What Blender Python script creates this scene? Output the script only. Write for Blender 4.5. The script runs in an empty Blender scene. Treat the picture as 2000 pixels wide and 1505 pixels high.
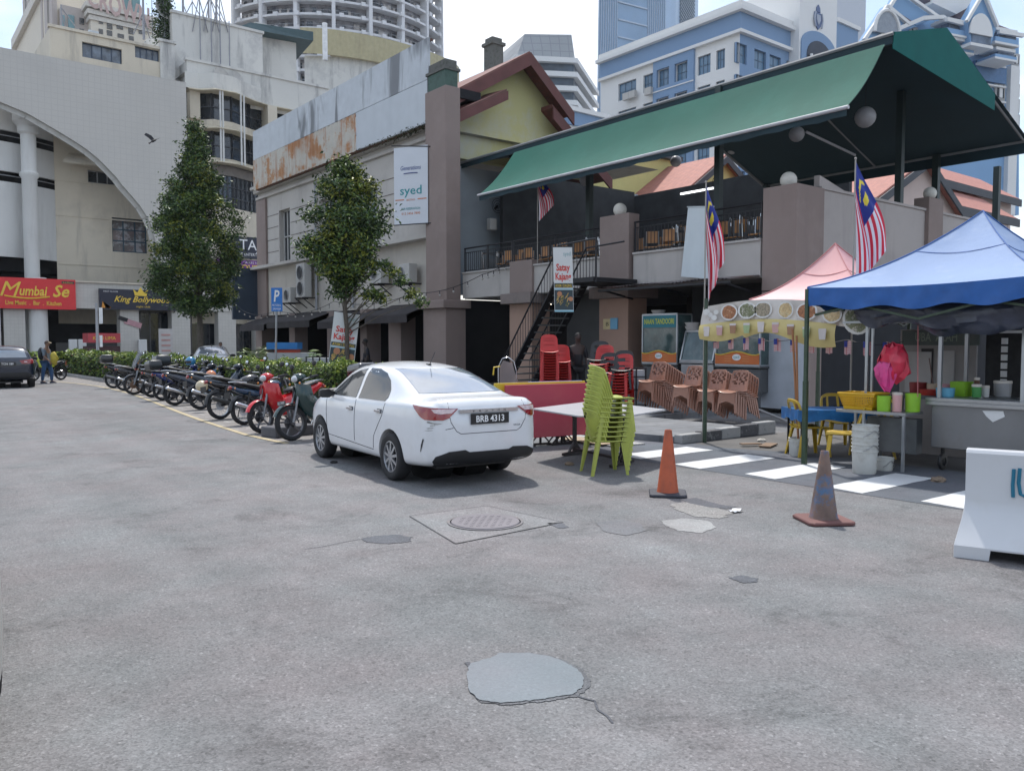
import bpy, bmesh, math, random
from mathutils import Vector, Matrix, geometry
from mathutils.bvhtree import BVHTree
PI = math.pi; R = math.radians
sc = bpy.context.scene
C = sc.collection
random.seed(7)
# ---------------------------------------------------------------- camera, sky, sun, exposure
F = 1600.0; HY = 668.0; CH = 1.75
PT = math.atan((752.5 - HY) / F); YAW = R(38.3)
cd = bpy.data.cameras.new('camera'); cam = bpy.data.objects.new('camera', cd); C.objects.link(cam)
cam.location = (0, 0, CH); cam.rotation_euler = (R(90) - PT, 0, -YAW)
cd.sensor_width = 36; cd.lens = F / 2000 * 36; cd.clip_start = .05; cd.clip_end = 3000
sc.camera = cam
FW = Vector((math.sin(YAW), math.cos(YAW), 0)); RT = Vector((math.cos(YAW), -math.sin(YAW), 0))
CF = FW * math.cos(PT) + Vector((0, 0, -math.sin(PT))); CU = FW * math.sin(PT) + Vector((0, 0, math.cos(PT)))
def hit(u, v, x=None, y=None, z=None, d=None):
    """point where the sight line (u, v) meets a real plane of the place"""
    D = CF + RT * ((u - 1000) / F) - CU * ((v - 752.5) / F)
    if x is not None: t = x / D.x
    elif y is not None: t = y / D.y
    elif z is not None: t = (z - CH) / D.z
    else: t = d / D.dot(FW)
    return Vector((0, 0, CH)) + D * t

SUN_EL, SUN_AZ = R(62), R(32)      # azimuth from +Y towards +X
sd = Vector((math.sin(SUN_AZ) * math.cos(SUN_EL), math.cos(SUN_AZ) * math.cos(SUN_EL), math.sin(SUN_EL)))
sl = bpy.data.lights.new('sun', 'SUN'); sl.energy = 2.5; sl.angle = R(2.5); sl.color = (1, .96, .9)
so = bpy.data.objects.new('sun', sl); C.objects.link(so)
so.rotation_euler = (-sd).to_track_quat('-Z', 'Y').to_euler()
w = bpy.data.worlds.new('World'); sc.world = w; w.use_nodes = True
nt = w.node_tree; N = nt.nodes; L = nt.links; N.clear()
out = N.new('ShaderNodeOutputWorld'); bg = N.new('ShaderNodeBackground'); bg.inputs['Strength'].default_value = .11
sky = N.new('ShaderNodeTexSky'); sky.sky_type = 'NISHITA'; sky.sun_disc = False; sky.sun_elevation = SUN_EL; sky.sun_rotation = SUN_AZ
sky.air_density = 1.2; sky.dust_density = 2.0
tc = N.new('ShaderNodeTexCoord'); mp = N.new('ShaderNodeMapping'); mp.inputs['Scale'].default_value = (1, 1, 2.6)
nz = N.new('ShaderNodeTexNoise'); nz.inputs['Scale'].default_value = 1.6; nz.inputs['Detail'].default_value = 9; nz.inputs['Roughness'].default_value = .62
cr = N.new('ShaderNodeValToRGB'); cr.color_ramp.elements[0].position = .40; cr.color_ramp.elements[0].color = (.25, .25, .25, 1)
cr.color_ramp.elements[1].position = .62; cr.color_ramp.elements[1].color = (1, 1, 1, 1)
n2 = N.new('ShaderNodeTexNoise'); n2.inputs['Scale'].default_value = 3.4; n2.inputs['Detail'].default_value = 7
c2 = N.new('ShaderNodeMix'); c2.data_type = 'RGBA'; c2.inputs[6].default_value = (3.1, 4.5, 6.7, 1); c2.inputs[7].default_value = (7.9, 8.0, 8.2, 1)
mx = N.new('ShaderNodeMix'); mx.data_type = 'RGBA'
L.new(tc.outputs['Generated'], mp.inputs[0]); L.new(mp.outputs[0], nz.inputs['Vector']); L.new(mp.outputs[0], n2.inputs['Vector'])
L.new(nz.outputs['Fac'], cr.inputs[0]); L.new(cr.outputs[0], mx.inputs[0]); cm = N.new('ShaderNodeMapRange'); cm.inputs[1].default_value = .38; cm.inputs[2].default_value = .58; L.new(n2.outputs['Fac'], cm.inputs[0]); L.new(cm.outputs[0], c2.inputs[0])
L.new(sky.outputs[0], mx.inputs[6]); L.new(c2.outputs[2], mx.inputs[7]); L.new(mx.outputs[2], bg.inputs['Color']); L.new(bg.outputs[0], out.inputs[0])
sc.view_settings.view_transform = 'Standard'; sc.view_settings.look = 'None'; sc.view_settings.exposure = 0.78; sc.view_settings.gamma = 1

# ---------------------------------------------------------------- materials
MATS = {}
def mat(name, col=(.5, .5, .5), rough=.6, metal=0, var=.12, vs=2.0, bump=0, bs=40, stain=None, streak=None, tiles=None, emit=0, alpha=1, spec=.5, trans=0, coat=0, sub=None, corr=None, mott=None):
    if name in MATS: return MATS[name]
    m = bpy.data.materials.new(name); MATS[name] = m; m.use_nodes = True
    t = m.node_tree; n = t.nodes; l = t.links; b = n['Principled BSDF']
    b.inputs['Roughness'].default_value = rough; b.inputs['Metallic'].default_value = metal
    b.inputs['Specular IOR Level'].default_value = spec; b.inputs['Coat Weight'].default_value = coat
    b.inputs['Alpha'].default_value = alpha; b.inputs['Transmission Weight'].default_value = trans
    tc = n.new('ShaderNodeTexCoord'); geo = tc.outputs['Object']
    def noise(sc_, det=4, scale=None, rg=.55):
        a = n.new('ShaderNodeTexNoise'); a.inputs['Scale'].default_value = sc_; a.inputs['Detail'].default_value = det; a.inputs['Roughness'].default_value = rg
        if scale:
            mp = n.new('ShaderNodeMapping'); mp.inputs['Scale'].default_value = scale; l.new(geo, mp.inputs[0]); l.new(mp.outputs[0], a.inputs['Vector'])
        else: l.new(geo, a.inputs['Vector'])
        return a.outputs['Fac']
    def ramp(src, a, b_, ca=0, cb=1):
        r = n.new('ShaderNodeMapRange'); r.inputs[1].default_value = a; r.inputs[2].default_value = b_; r.inputs[3].default_value = ca; r.inputs[4].default_value = cb
        l.new(src, r.inputs[0]); return r.outputs[0]
    def mixc(f, A, B, mode='MIX'):
        x = n.new('ShaderNodeMix'); x.data_type = 'RGBA'; x.blend_type = mode
        for s, i in ((f, 0), (A, 6), (B, 7)):
            if isinstance(s, (int, float)): x.inputs[i].default_value = s
            elif isinstance(s, tuple): x.inputs[i].default_value = (*s[:3], 1)
            else: l.new(s, x.inputs[i])
        return x.outputs[2]
    c = tuple(col[:3])
    lo = tuple(max(0, k * (1 - var)) for k in c); hi = tuple(min(1, k * (1 + var)) for k in c)
    cur = mixc(ramp(noise(vs, 5), .3, .7), lo, hi) if var else c
    if mott: cur = mixc(ramp(noise(mott[1], 8, None, .7), mott[2], mott[2] + .08), cur, mott[0])
    if tiles:
        br = n.new('ShaderNodeTexBrick'); br.offset = tiles[3] if len(tiles) > 3 else 0
        mp = n.new('ShaderNodeMapping'); mp.inputs['Rotation'].default_value = tiles[2] if len(tiles) > 2 and tiles[2] else (R(90), 0, 0)
        l.new(geo, mp.inputs[0]); l.new(mp.outputs[0], br.inputs['Vector'])
        br.inputs['Scale'].default_value = 1; br.inputs['Brick Width'].default_value = tiles[0]; br.inputs['Row Height'].default_value = tiles[0]
        br.inputs['Mortar Size'].default_value = tiles[0] * .06; br.inputs['Mortar Smooth'].default_value = .3
        cur = mixc(br.outputs['Fac'], cur, tiles[1])
    if corr:   # corrugation along an axis: (scale vector, amount)
        wv = n.new('ShaderNodeTexWave'); wv.inputs['Scale'].default_value = corr[0]; wv.bands_direction = corr[1]; wv.inputs['Distortion'].default_value = 0
        l.new(geo, wv.inputs['Vector'])
        bp = n.new('ShaderNodeBump'); bp.inputs['Strength'].default_value = corr[2]; bp.inputs['Distance'].default_value = .05
        l.new(wv.outputs['Fac'], bp.inputs['Height']); l.new(bp.outputs[0], b.inputs['Normal'])
    if streak:  # (colour, amount, horizontal scale)
        s = ramp(noise(streak[2], 6, (1, 1, .12), .7), .52, .72, 0, streak[1]); cur = mixc(s, cur, streak[0])
    if stain:
        s = ramp(noise(stain[2], 7, None, .7), .5, .68, 0, stain[1]); cur = mixc(s, cur, stain[0])
    if isinstance(cur, tuple): b.inputs['Base Color'].default_value = (*cur, 1)
    else: l.new(cur, b.inputs['Base Color'])
    if bump:
        bp = n.new('ShaderNodeBump'); bp.inputs['Strength'].default_value = bump; bp.inputs['Distance'].default_value = .02
        l.new(noise(bs, 4), bp.inputs['Height']); l.new(bp.outputs[0], b.inputs['Normal'])
    if emit: b.inputs['Emission Color'].default_value = (*c, 1); b.inputs['Emission Strength'].default_value = emit
    if sub: b.inputs['Subsurface Weight'].default_value = sub
    return m

# ---------------------------------------------------------------- mesh builder
class MB:
    def __init__(s): s.v = []; s.f = []; s.m = []; s.mi = 0
    def mat(s, i): s.mi = i; return s
    def add(s, vs, fs):
        n = len(s.v); s.v += [tuple(v) for v in vs]; s.f += [tuple(i + n for i in f) for f in fs]; s.m += [s.mi] * len(fs); return s
    def box(s, a, b):
        x0, y0, z0 = a; x1, y1, z1 = b
        if x0 > x1: x0, x1 = x1, x0
        if y0 > y1: y0, y1 = y1, y0
        if z0 > z1: z0, z1 = z1, z0
        return s.add([(x0, y0, z0), (x1, y0, z0), (x1, y1, z0), (x0, y1, z0), (x0, y0, z1), (x1, y0, z1), (x1, y1, z1), (x0, y1, z1)],
                     [(3, 2, 1, 0), (4, 5, 6, 7), (0, 1, 5, 4), (1, 2, 6, 5), (2, 3, 7, 6), (3, 0, 4, 7)])
    def cbox(s, c, d, M=None):
        n = len(s.v); s.box((-d[0] / 2, -d[1] / 2, -d[2] / 2), (d[0] / 2, d[1] / 2, d[2] / 2))
        M = M or Matrix(); c = Vector(c)
        for i in range(n, len(s.v)): s.v[i] = tuple(c + (M.to_3x3() @ Vector(s.v[i])))
        return s
    def frame(s, p, q, up=(0, 0, 1)):
        p = Vector(p); q = Vector(q); d = (q - p).normalized(); u = Vector(up)
        if abs(d.dot(u)) > .98: u = Vector((1, 0, 0))
        a = d.cross(u).normalized(); b = a.cross(d).normalized(); return p, q, a, b
    def bar(s, p, q, w_, h=None, up=(0, 0, 1)):
        h = h or w_; p, q, a, b = s.frame(p, q, up); o = []
        for e in (p, q):
            for i, j in ((-1, -1), (1, -1), (1, 1), (-1, 1)): o.append(e + a * (i * w_ / 2) + b * (j * h / 2))
        return s.add(o, [(3, 2, 1, 0), (4, 5, 6, 7), (0, 1, 5, 4), (1, 2, 6, 5), (2, 3, 7, 6), (3, 0, 4, 7)])
    def tube(s, p, q, r, r2=None, n=8):
        r2 = r if r2 is None else r2; p, q, a, b = s.frame(p, q); o = []
        for e, k in ((p, r), (q, r2)):
            for i in range(n): t = 2 * PI * i / n; o.append(e + (a * math.cos(t) + b * math.sin(t)) * k)
        return s.add(o, [(i, (i + 1) % n, n + (i + 1) % n, n + i) for i in range(n)] + [tuple(range(n - 1, -1, -1)), tuple(range(n, 2 * n))])
    def path(s, pts, r, n=6, closed=False):
        pts = [Vector(p) for p in pts]; m = len(pts); o = []; u = None
        for i, p in enumerate(pts):
            if closed: d = pts[(i + 1) % m] - pts[i - 1]
            else: d = pts[min(i + 1, m - 1)] - pts[max(i - 1, 0)]
            d.normalize()
            if u is None: u = Vector((0, 0, 1)) if abs(d.z) < .9 else Vector((1, 0, 0))
            a = d.cross(u).normalized(); b = a.cross(d).normalized(); u = b
            rr = r(i / (m - 1)) if callable(r) else r
            for k in range(n): t = 2 * PI * k / n; o.append(p + (a * math.cos(t) + b * math.sin(t)) * rr)
        fs = []
        for i in range(m if closed else m - 1):
            j = (i + 1) % m
            for k in range(n): fs.append((i * n + k, i * n + (k + 1) % n, j * n + (k + 1) % n, j * n + k))
        if not closed: fs += [tuple(range(n - 1, -1, -1)), tuple(range((m - 1) * n, m * n))]
        return s.add(o, fs)
    def lathe(s, prof, c=(0, 0, 0), n=16, M=None, closed=False):
        M = (M or Matrix()).to_3x3(); c = Vector(c); o = []; m = len(prof)
        for r, z in prof:
            for i in range(n): t = 2 * PI * i / n; o.append(c + M @ Vector((r * math.cos(t), r * math.sin(t), z)))
        fs = [(i * n + k, i * n + (k + 1) % n, ((i + 1) % m) * n + (k + 1) % n, ((i + 1) % m) * n + k) for i in range(m if closed else m - 1) for k in range(n)]
        if not closed:
            if prof[0][0] > 1e-4: fs.append(tuple(range(n - 1, -1, -1)))
            if prof[-1][0] > 1e-4: fs.append(tuple(range((m - 1) * n, m * n)))
        return s.add(o, fs)
    def ball(s, c, r, n=12, sx=1, sy=1, sz=1):
        k = n // 2; pr = [(max(1e-5, r * math.sin(PI * i / k)), -r * math.cos(PI * i / k)) for i in range(k + 1)]
        return s.lathe(pr, c, n, Matrix.Diagonal((sx, sy, sz)))
    def poly(s, pts): return s.add(pts, [tuple(range(len(pts)))])
    def prism(s, pts, d):
        d = Vector(d); n = len(pts); p = [Vector(x) for x in pts]
        return s.add(p + [x + d for x in p], [tuple(range(n - 1, -1, -1)), tuple(range(n, 2 * n))] + [(i, (i + 1) % n, n + (i + 1) % n, n + i) for i in range(n)])
    def sheet(s, g, close=False):
        r = len(g); c = len(g[0])
        return s.add([p for row in g for p in row], [(i * c + j, i * c + (j + 1) % c, (i + 1) * c + (j + 1) % c, (i + 1) * c + j) for i in range(r - 1) for j in range(c if close else c - 1)])
    def loft(s, secs, close=True, caps=True):
        n = len(secs[0]); m0 = len(s.v); s.sheet(secs, close)
        if caps:
            k = len(secs); s.f += [tuple(m0 + i for i in range(n - 1, -1, -1)), tuple(m0 + (k - 1) * n + i for i in range(n))]; s.m += [s.mi] * 2
        return s
    def text(s, st, o, right, up, width=None, height=None, ex=.004, shear=0, bold=0, align='C', bar=None):
        """letters as raised shapes; o is the middle (or left end) of the line's base"""
        cu = bpy.data.curves.new('t', 'FONT'); cu.body = st; cu.resolution_u = 2; cu.shear = shear; cu.offset = bold
        ob = bpy.data.objects.new('t', cu); C.objects.link(ob); bpy.context.view_layer.update()
        me = bpy.data.meshes.new_from_object(ob.evaluated_get(bpy.context.evaluated_depsgraph_get()))
        bpy.data.objects.remove(ob); bpy.data.curves.remove(cu)
        xs = [v.co.x for v in me.vertices]; ys = [v.co.y for v in me.vertices]
        if not xs: return s
        x0, x1, y0, y1 = min(xs), max(xs), min(ys), max(ys); w0 = x1 - x0; h0 = .73
        kx = width / w0 if width else None; ky = height / h0 if height else None
        kx = kx or ky; ky = ky or kx
        right = Vector(right).normalized(); up = Vector(up).normalized(); nn = right.cross(up)
        o = Vector(o); off = (x0 + w0 / 2) if align == 'C' else x0
        s.add([o + right * ((v.co.x - off) * kx) + up * (v.co.y * ky) + nn * ex for v in me.vertices], [tuple(p.vertices) for p in me.polygons])
        bpy.data.meshes.remove(me); return s
    def build(s, name, mats, parent=None, smooth=None, bevel=0, W=False, sub=0, org=None):
        me = bpy.data.meshes.new(name)
        o_ = Vector(org) if org is not None else (ORG.get(parent.name, Vector()) if (W and parent) else None)
        vs = s.v if o_ is None else [(x - o_.x, y - o_.y, z - o_.z) for x, y, z in s.v]
        me.from_pydata(vs, [], s.f)
        if not isinstance(mats, (list, tuple)): mats = [mats]
        for m in mats: me.materials.append(m)
        if len(mats) > 1: me.polygons.foreach_set('material_index', [min(i, len(mats) - 1) for i in s.m])
        if smooth is not None:
            me.polygons.foreach_set('use_smooth', [True] * len(me.polygons))
            if smooth < 180: me.set_sharp_from_angle(angle=R(smooth))
        me.validate(); me.update()
        ob = bpy.data.objects.new(name, me); C.objects.link(ob)
        if org is not None: ob.location = org
        if parent: ob.parent = parent; ORG[ob.name] = ORG.get(parent.name, Vector())
        if sub: md = ob.modifiers.new('sub', 'SUBSURF'); md.levels = md.render_levels = sub
        if bevel: md = ob.modifiers.new('bev', 'BEVEL'); md.width = bevel; md.segments = 2; md.limit_method = 'ANGLE'; md.angle_limit = R(35)
        return ob
ORG = {}
def tag(o, label=None, cat=None, group=None, kind=None):
    if label: o['label'] = label
    if cat: o['category'] = cat
    if group: o['group'] = group
    if kind: o['kind'] = kind
    return o
def thing(name, label, cat, loc=(0, 0, 0), rz=0, group=None):
    o = bpy.data.objects.new(name, None); C.objects.link(o); o.location = loc; o.rotation_euler = (0, 0, rz); o.empty_display_size = .1
    ORG[o.name] = Vector(loc); return tag(o, label, cat, group)
def dup(o, loc=None, rz=None, label=None, group=None, parent=None, cat=None):
    kids = [c for c in bpy.data.objects if c.parent == o] if o.get('_k') is None else None
    c = o.copy(); C.objects.link(c)
    if parent: c.parent = parent
    for ch in KIDS(o): dup(ch, parent=c)
    if loc is not None: c.location = loc
    if rz is not None: c.rotation_euler = (0, 0, rz)
    if label: c['label'] = label
    if group: c['group'] = group
    if cat: c['category'] = cat
    return c
def KIDS(o): return list(o.children)
def struct(m, name, mats, **k):
    o = m.build(name, mats, **k); o['kind'] = 'structure'; return o
# planes: facing the street (-x) or facing the camera (-y)
def PX(x): return (lambda u, z, d=0: (x + d, u, z)), Vector((0, -1, 0))
def PY(y): return (lambda u, z, d=0: (u, y + d, z)), Vector((1, 0, 0))
def holed(m, P, u0, u1, z0, z1, holes, depth=.25):
    us = sorted({u0, u1, *[h[0] for h in holes], *[h[1] for h in holes]}); zs = sorted({z0, z1, *[h[2] for h in holes], *[h[3] for h in holes]})
    us = [u for u in us if u0 <= u <= u1]; zs = [z for z in zs if z0 <= z <= z1]
    for a, b in zip(us, us[1:]):
        for c, d in zip(zs, zs[1:]):
            if any(h[0] <= (a + b) / 2 <= h[1] and h[2] <= (c + d) / 2 <= h[3] for h in holes): continue
            m.poly([P(a, c), P(b, c), P(b, d), P(a, d)])
    for a, b, c, d in [h[:4] for h in holes]:
        m.poly([P(a, c), P(a, d), P(a, d, depth), P(a, c, depth)]); m.poly([P(b, c), P(b, d), P(b, d, depth), P(b, c, depth)])
        m.poly([P(a, c), P(b, c), P(b, c, depth), P(a, c, depth)]); m.poly([P(a, d), P(b, d), P(b, d, depth), P(a, d, depth)])
def window(P, h, parent, mats, nx=2, nz=1, depth=.25, fw=.06, name='window', W=True):
    a, b, c, d = h[:4]; m = MB(); m.mi = 1
    m.poly([P(a, c, depth), P(b, c, depth), P(b, d, depth), P(a, d, depth)]); m.mi = 0
    def br(u0, u1, z0, z1): m.box(P(u0, z0, depth - .05), P(u1, z1, depth + .02))
    for i in range(nx + 1):
        u = a + (b - a) * i / nx; u0 = max(a, min(b - fw, u - fw / 2)); br(u0, u0 + fw, c, d)
    for i in range(nz + 1):
        z = c + (d - c) * i / nz; z0 = max(c, min(d - fw, z - fw / 2)); br(a, b, z0 + .001, z0 + fw - .001)
    return m.build(name, mats, parent, W=W)
def ordn(i): return ['topmost', 'second', 'third', 'fourth', 'fifth', 'sixth', 'seventh', 'eighth', 'ninth', 'tenth', 'eleventh', 'twelfth', 'thirteenth', 'fourteenth', 'fifteenth', 'sixteenth'][i]
# ---------------------------------------------------------------- ground, road markings, patches
def asphalt(name, base, agg=.5, tint=(1, 1, 1), worn=1.0):
    m = bpy.data.materials.new(name); m.use_nodes = True; t = m.node_tree; n = t.nodes; l = t.links; b = n['Principled BSDF']
    tc = n.new('ShaderNodeTexCoord')
    def noise(s, d=5, r=.6, dist=0, sc3=None):
        a = n.new('ShaderNodeTexNoise'); a.inputs['Scale'].default_value = s; a.inputs['Detail'].default_value = d; a.inputs['Roughness'].default_value = r; a.inputs['Distortion'].default_value = dist
        if sc3: mp = n.new('ShaderNodeMapping'); mp.inputs['Scale'].default_value = sc3; mp.inputs['Rotation'].default_value = (0, 0, R(14)); l.new(tc.outputs['Object'], mp.inputs[0]); l.new(mp.outputs[0], a.inputs['Vector'])
        else: l.new(tc.outputs['Object'], a.inputs['Vector'])
        return a.outputs['Fac']
    def mr(src, a, c, d=0, e=1):
        x = n.new('ShaderNodeMapRange'); x.inputs[1].default_value = a; x.inputs[2].default_value = c; x.inputs[3].default_value = d; x.inputs[4].default_value = e; l.new(src, x.inputs[0]); return x.outputs[0]
    def mul(a, c):
        x = n.new('ShaderNodeMath'); x.operation = 'MULTIPLY'; l.new(a, x.inputs[0])
        if isinstance(c, float): x.inputs[1].default_value = c
        else: l.new(c, x.inputs[1])
        return x.outputs[0]
    vo = n.new('ShaderNodeTexVoronoi'); vo.inputs['Scale'].default_value = 95; l.new(tc.outputs['Object'], vo.inputs['Vector'])
    sep = n.new('ShaderNodeSeparateColor'); l.new(vo.outputs['Color'], sep.inputs[0])
    stone = mr(sep.outputs[0], 0, 1, 1 - .3 * agg, 1 + .3 * agg)
    vo2 = n.new('ShaderNodeTexVoronoi'); vo2.inputs['Scale'].default_value = 70; l.new(tc.outputs['Object'], vo2.inputs['Vector'])
    s2 = n.new('ShaderNodeSeparateColor'); l.new(vo2.outputs['Color'], s2.inputs[0])
    light = mr(s2.outputs[1], .94, .97, 1, 1 + .45 * agg)           # pale stones
    dk = mr(s2.outputs[2], .94, .98, 1, 1 - .35 * agg)
    big = mr(noise(.35, 7, .65), .3, .7, 1 - .16 * worn, 1 + .13 * worn)
    mid = mr(noise(2.2, 8, .7), .35, .68, 1 - .12 * worn, 1 + .09 * worn)
    lane = mr(noise(.9, 4, .5, 0, (1.6, .12, 1)), .35, .65, 1 - .08 * worn, 1 + .06 * worn)
    dark = mr(noise(1.0, 9, .75, .6), .54, .70, 1, 1 - .42 * worn)      # old oil and tar stains
    v = mul(mul(mul(stone, light), mul(big, mid)), mul(mul(dark, dk), lane))
    col = n.new('ShaderNodeCombineColor')
    warm = mr(noise(.8, 5), .35, .65, .95, 1.05)
    for i, k in enumerate(base):
        q = mul(v, float(k))
        if i == 0: q = mul(q, warm)
        l.new(q, col.inputs[i])
    l.new(col.outputs[0], b.inputs['Base Color']); b.inputs['Roughness'].default_value = .88; b.inputs['Specular IOR Level'].default_value = .3
    bp = n.new('ShaderNodeBump'); bp.inputs['Strength'].default_value = .55 * agg + .1; bp.inputs['Distance'].default_value = .006; l.new(vo.outputs['Distance'], bp.inputs['Height'])
    b2 = n.new('ShaderNodeBump'); b2.inputs['Strength'].default_value = .25; b2.inputs['Distance'].default_value = .03; l.new(noise(6, 6), b2.inputs['Height']); l.new(bp.outputs[0], b2.inputs['Normal']); l.new(b2.outputs[0], b.inputs['Normal'])
    return m
A_ROAD = asphalt('asphalt_old', (.166, .163, .166), .72, worn=1.0)
A_NEW = asphalt('asphalt_dark', (.105, .113, .13), .35, worn=.7)
A_PATCH = asphalt('mortar_patch', (.18, .196, .212), .16, worn=.35)
A_PALE = asphalt('pale_patch', (.235, .228, .22), .8)
A_WHITE = asphalt('whitish_patch', (.27, .27, .268), .4)
A_TAR = asphalt('tar_patch', (.10, .103, .115), .6)
CONC = asphalt('concrete_apron', (.33, .32, .31), .3)
g = MB(); g.poly([(-700, -500, 0), (900, -500, 0), (900, 1100, 0), (-700, 1100, 0)]); struct(g, 'road', A_ROAD)
def blob(cx, cy, rx, ry, seed, n=40, rough=.12, rz=0, z=.004):
    rnd = random.Random(seed); ph = [rnd.uniform(0, 6.28) for _ in range(5)]; p = []
    for i in range(n):
        t = 2 * PI * i / n; k = 1 + sum(rough / (j + 1) * math.sin((j + 2) * t + ph[j]) for j in range(5)) + rnd.uniform(-.02, .02)
        x = rx * k * math.cos(t); y = ry * k * math.sin(t); p.append((cx + x * math.cos(rz) - y * math.sin(rz), cy + x * math.sin(rz) + y * math.cos(rz), z))
    return p
def patch(name, m, pts, z=.004, rim=None):
    g = MB(); g.poly([(p[0], p[1], z) for p in pts]); struct(g, name, m)
def pxs(l, z=0): return [hit(u, v, z=z) for u, v in l]
# grey mortar patch in the foreground, drawn on the ground where it lies
pp = [(912,1318),(918,1297),(958,1286),(975,1277),(1030,1276),(1072,1283),(1098,1292),(1128,1308),(1141,1328),(1136,1345),(1118,1358),(1085,1362),(1058,1367),(1020,1371),(975,1374),(935,1368),(915,1350)]
P0 = pxs(pp); c0 = sum(P0, Vector()) / len(P0)
def wob(P, k, seed, a=.012, n=5):
    r = random.Random(seed); o = []
    for p, q in zip(P, P[1:] + P[:1]):
        for i in range(n): e = p.lerp(q, i / n); o.append(Vector((e.x + r.uniform(-a, a), e.y + r.uniform(-a, a), k)))
    return o
patch('tar_edge', asphalt('tar_rim', (.13, .13, .138), .7), [c0 + (p - c0) * 1.03 + Vector((.012, -.018, 0)) for p in wob(P0, 0, 2, .009)], .004)
patch('mortar_patch', A_PATCH, wob(P0, 0, 3, .005), .008)
patch('tar_patch', A_TAR, wob(pxs([(708,1052),(735,1046),(775,1044),(806,1049),(800,1057),(760,1062),(722,1060)]), 0, 5, .02), .004)
patch('tar_patch', A_TAR, wob(pxs([(1424,1128),(1450,1124),(1480,1130),(1478,1137),(1452,1139),(1435,1133)]), 0, 6, .01), .004)
patch('tar_patch', A_TAR, wob(pxs([(1330,975),(1360,972),(1405,985),(1440,990),(1420,994),(1380,990),(1345,982)]), 0, 8, .01), .0045)
patch('worn_patch', A_PALE, wob(pxs([(1310,985),(1350,978),(1400,990),(1432,1003),(1405,1013),(1360,1008),(1325,998)]), 0, 9, .03), .004)
patch('whitish_patch', A_WHITE, wob(pxs([(1290,1017),(1340,1012),(1385,1018),(1400,1030),(1370,1041),(1325,1037),(1300,1027)]), 0, 11, .012), .004)
patch('tar_patch', asphalt('faint_patch', (.155, .155, .163), .5, worn=.4), wob(pxs([(1165,1020),(1210,1014),(1250,1022),(1262,1036),(1225,1046),(1180,1038)]), 0, 13, .012), .004)
patch('tar_patch', A_TAR, wob(pxs([(1070,1022),(1095,1020),(1112,1030),(1090,1032)]), 0, 14, .012), .004)
# old paving seams
seam = MB()
def strip(g, pts, w_, z):
    for a, b in zip(pts, pts[1:]):
        d = (b - a); d.z = 0; d.normalize(); s_ = Vector((-d.y, d.x, 0)) * w_ / 2; g.poly([Vector((p.x, p.y, z)) for p in (a - s_, b - s_, b + s_, a + s_)])
def cracks(g, line, seed, w_=.02, z=.0045):
    r = random.Random(seed); P = pxs(line); o = []
    for a, b in zip(P, P[1:]):
        n = max(3, int((b - a).length / .12))
        for i in range(n): e = a.lerp(b, i / n); o.append(e + Vector((r.uniform(-.02, .02), r.uniform(-.02, .02), 0)))
    o.append(P[-1]); strip(g, o, w_, z)
cracks(seam, [(600, 1072), (710, 1052)], 1, .009);
cracks(seam, [(1195, 1408), (1160, 1372), (1120, 1356)], 4, .012); cracks(seam, [(912, 1295), (925, 1312)], 5, .03)
struct(seam, 'road_cracks', A_TAR)
# manhole in its concrete square
MH = hit(948, 1020, z=0)
sq = pxs([(800, 1008), (950, 988), (1100, 1020), (890, 1062)])
patch('concrete_surround', asphalt('worn_concrete', (.185, .183, .186), .7, worn=.8), sq, .004)
se = MB(); strip(se, [*sq, sq[0]], .012, .0075); struct(se, 'concrete_surround_joint', asphalt('joint', (.125, .125, .13), .4))
mh = thing('manhole_cover', 'round dark iron manhole cover in a pale concrete square of the road', 'manhole cover', (MH.x, MH.y, 0))
IRON = mat('iron', (.13, .125, .135), .55, .5, bump=.3, bs=60, stain=((.2, .17, .15), .5, 8))
m = MB(); m.lathe([(.345, .005), (.345, .012), (.37, .012), (.37, .005)], n=48); m.build('frame', IRON, mh)
m = MB(); m.lathe([(.0001, .006), (.0001, .017), (.33, .017), (.338, .006)], n=48)
for i in range(-7, 8):
    for j in range(-7, 8):
        if i * i + j * j < 36 and (i + j) % 2: m.box((i * .047 - .014, j * .047 - .014, .0165), (i * .047 + .014, j * .047 + .014, .0195))
m.build('cover_plate', mat('iron_plate', (.15, .14, .155), .6, .4, bump=.2), mh)
# fresh asphalt strip of the crossing and its white bars
patch('crossing_surface', A_NEW, [(8.95, 3.3, 0), (11.6, 3.3, 0), (11.6, 9.0, 0), (10.2, 10.4, 0), (8.95, 9.2, 0)], .004)
PW = mat('road_paint', (.56, .57, .58), .7, var=.06, mott=((.33, .33, .34), 55, .66), bump=.3, bs=80)
bars = MB()
for k, (a, b) in enumerate([(8.36, 8.88), (7.2, 7.70), (6.06, 6.54), (4.86, 5.34), (3.72, 4.2)]):
    r = random.Random(k); x0, x1 = 9.02 + r.uniform(-.04, .04), 10.72
    e = [(x0, a), (x1, a - .03), (x1 + .02, b), (x0 + .06, b + .02)]; bars.poly(wob([Vector((x, y, 0)) for x, y in e], .008, k, .008, 12))
struct(bars, 'crossing_markings', PW)
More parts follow.
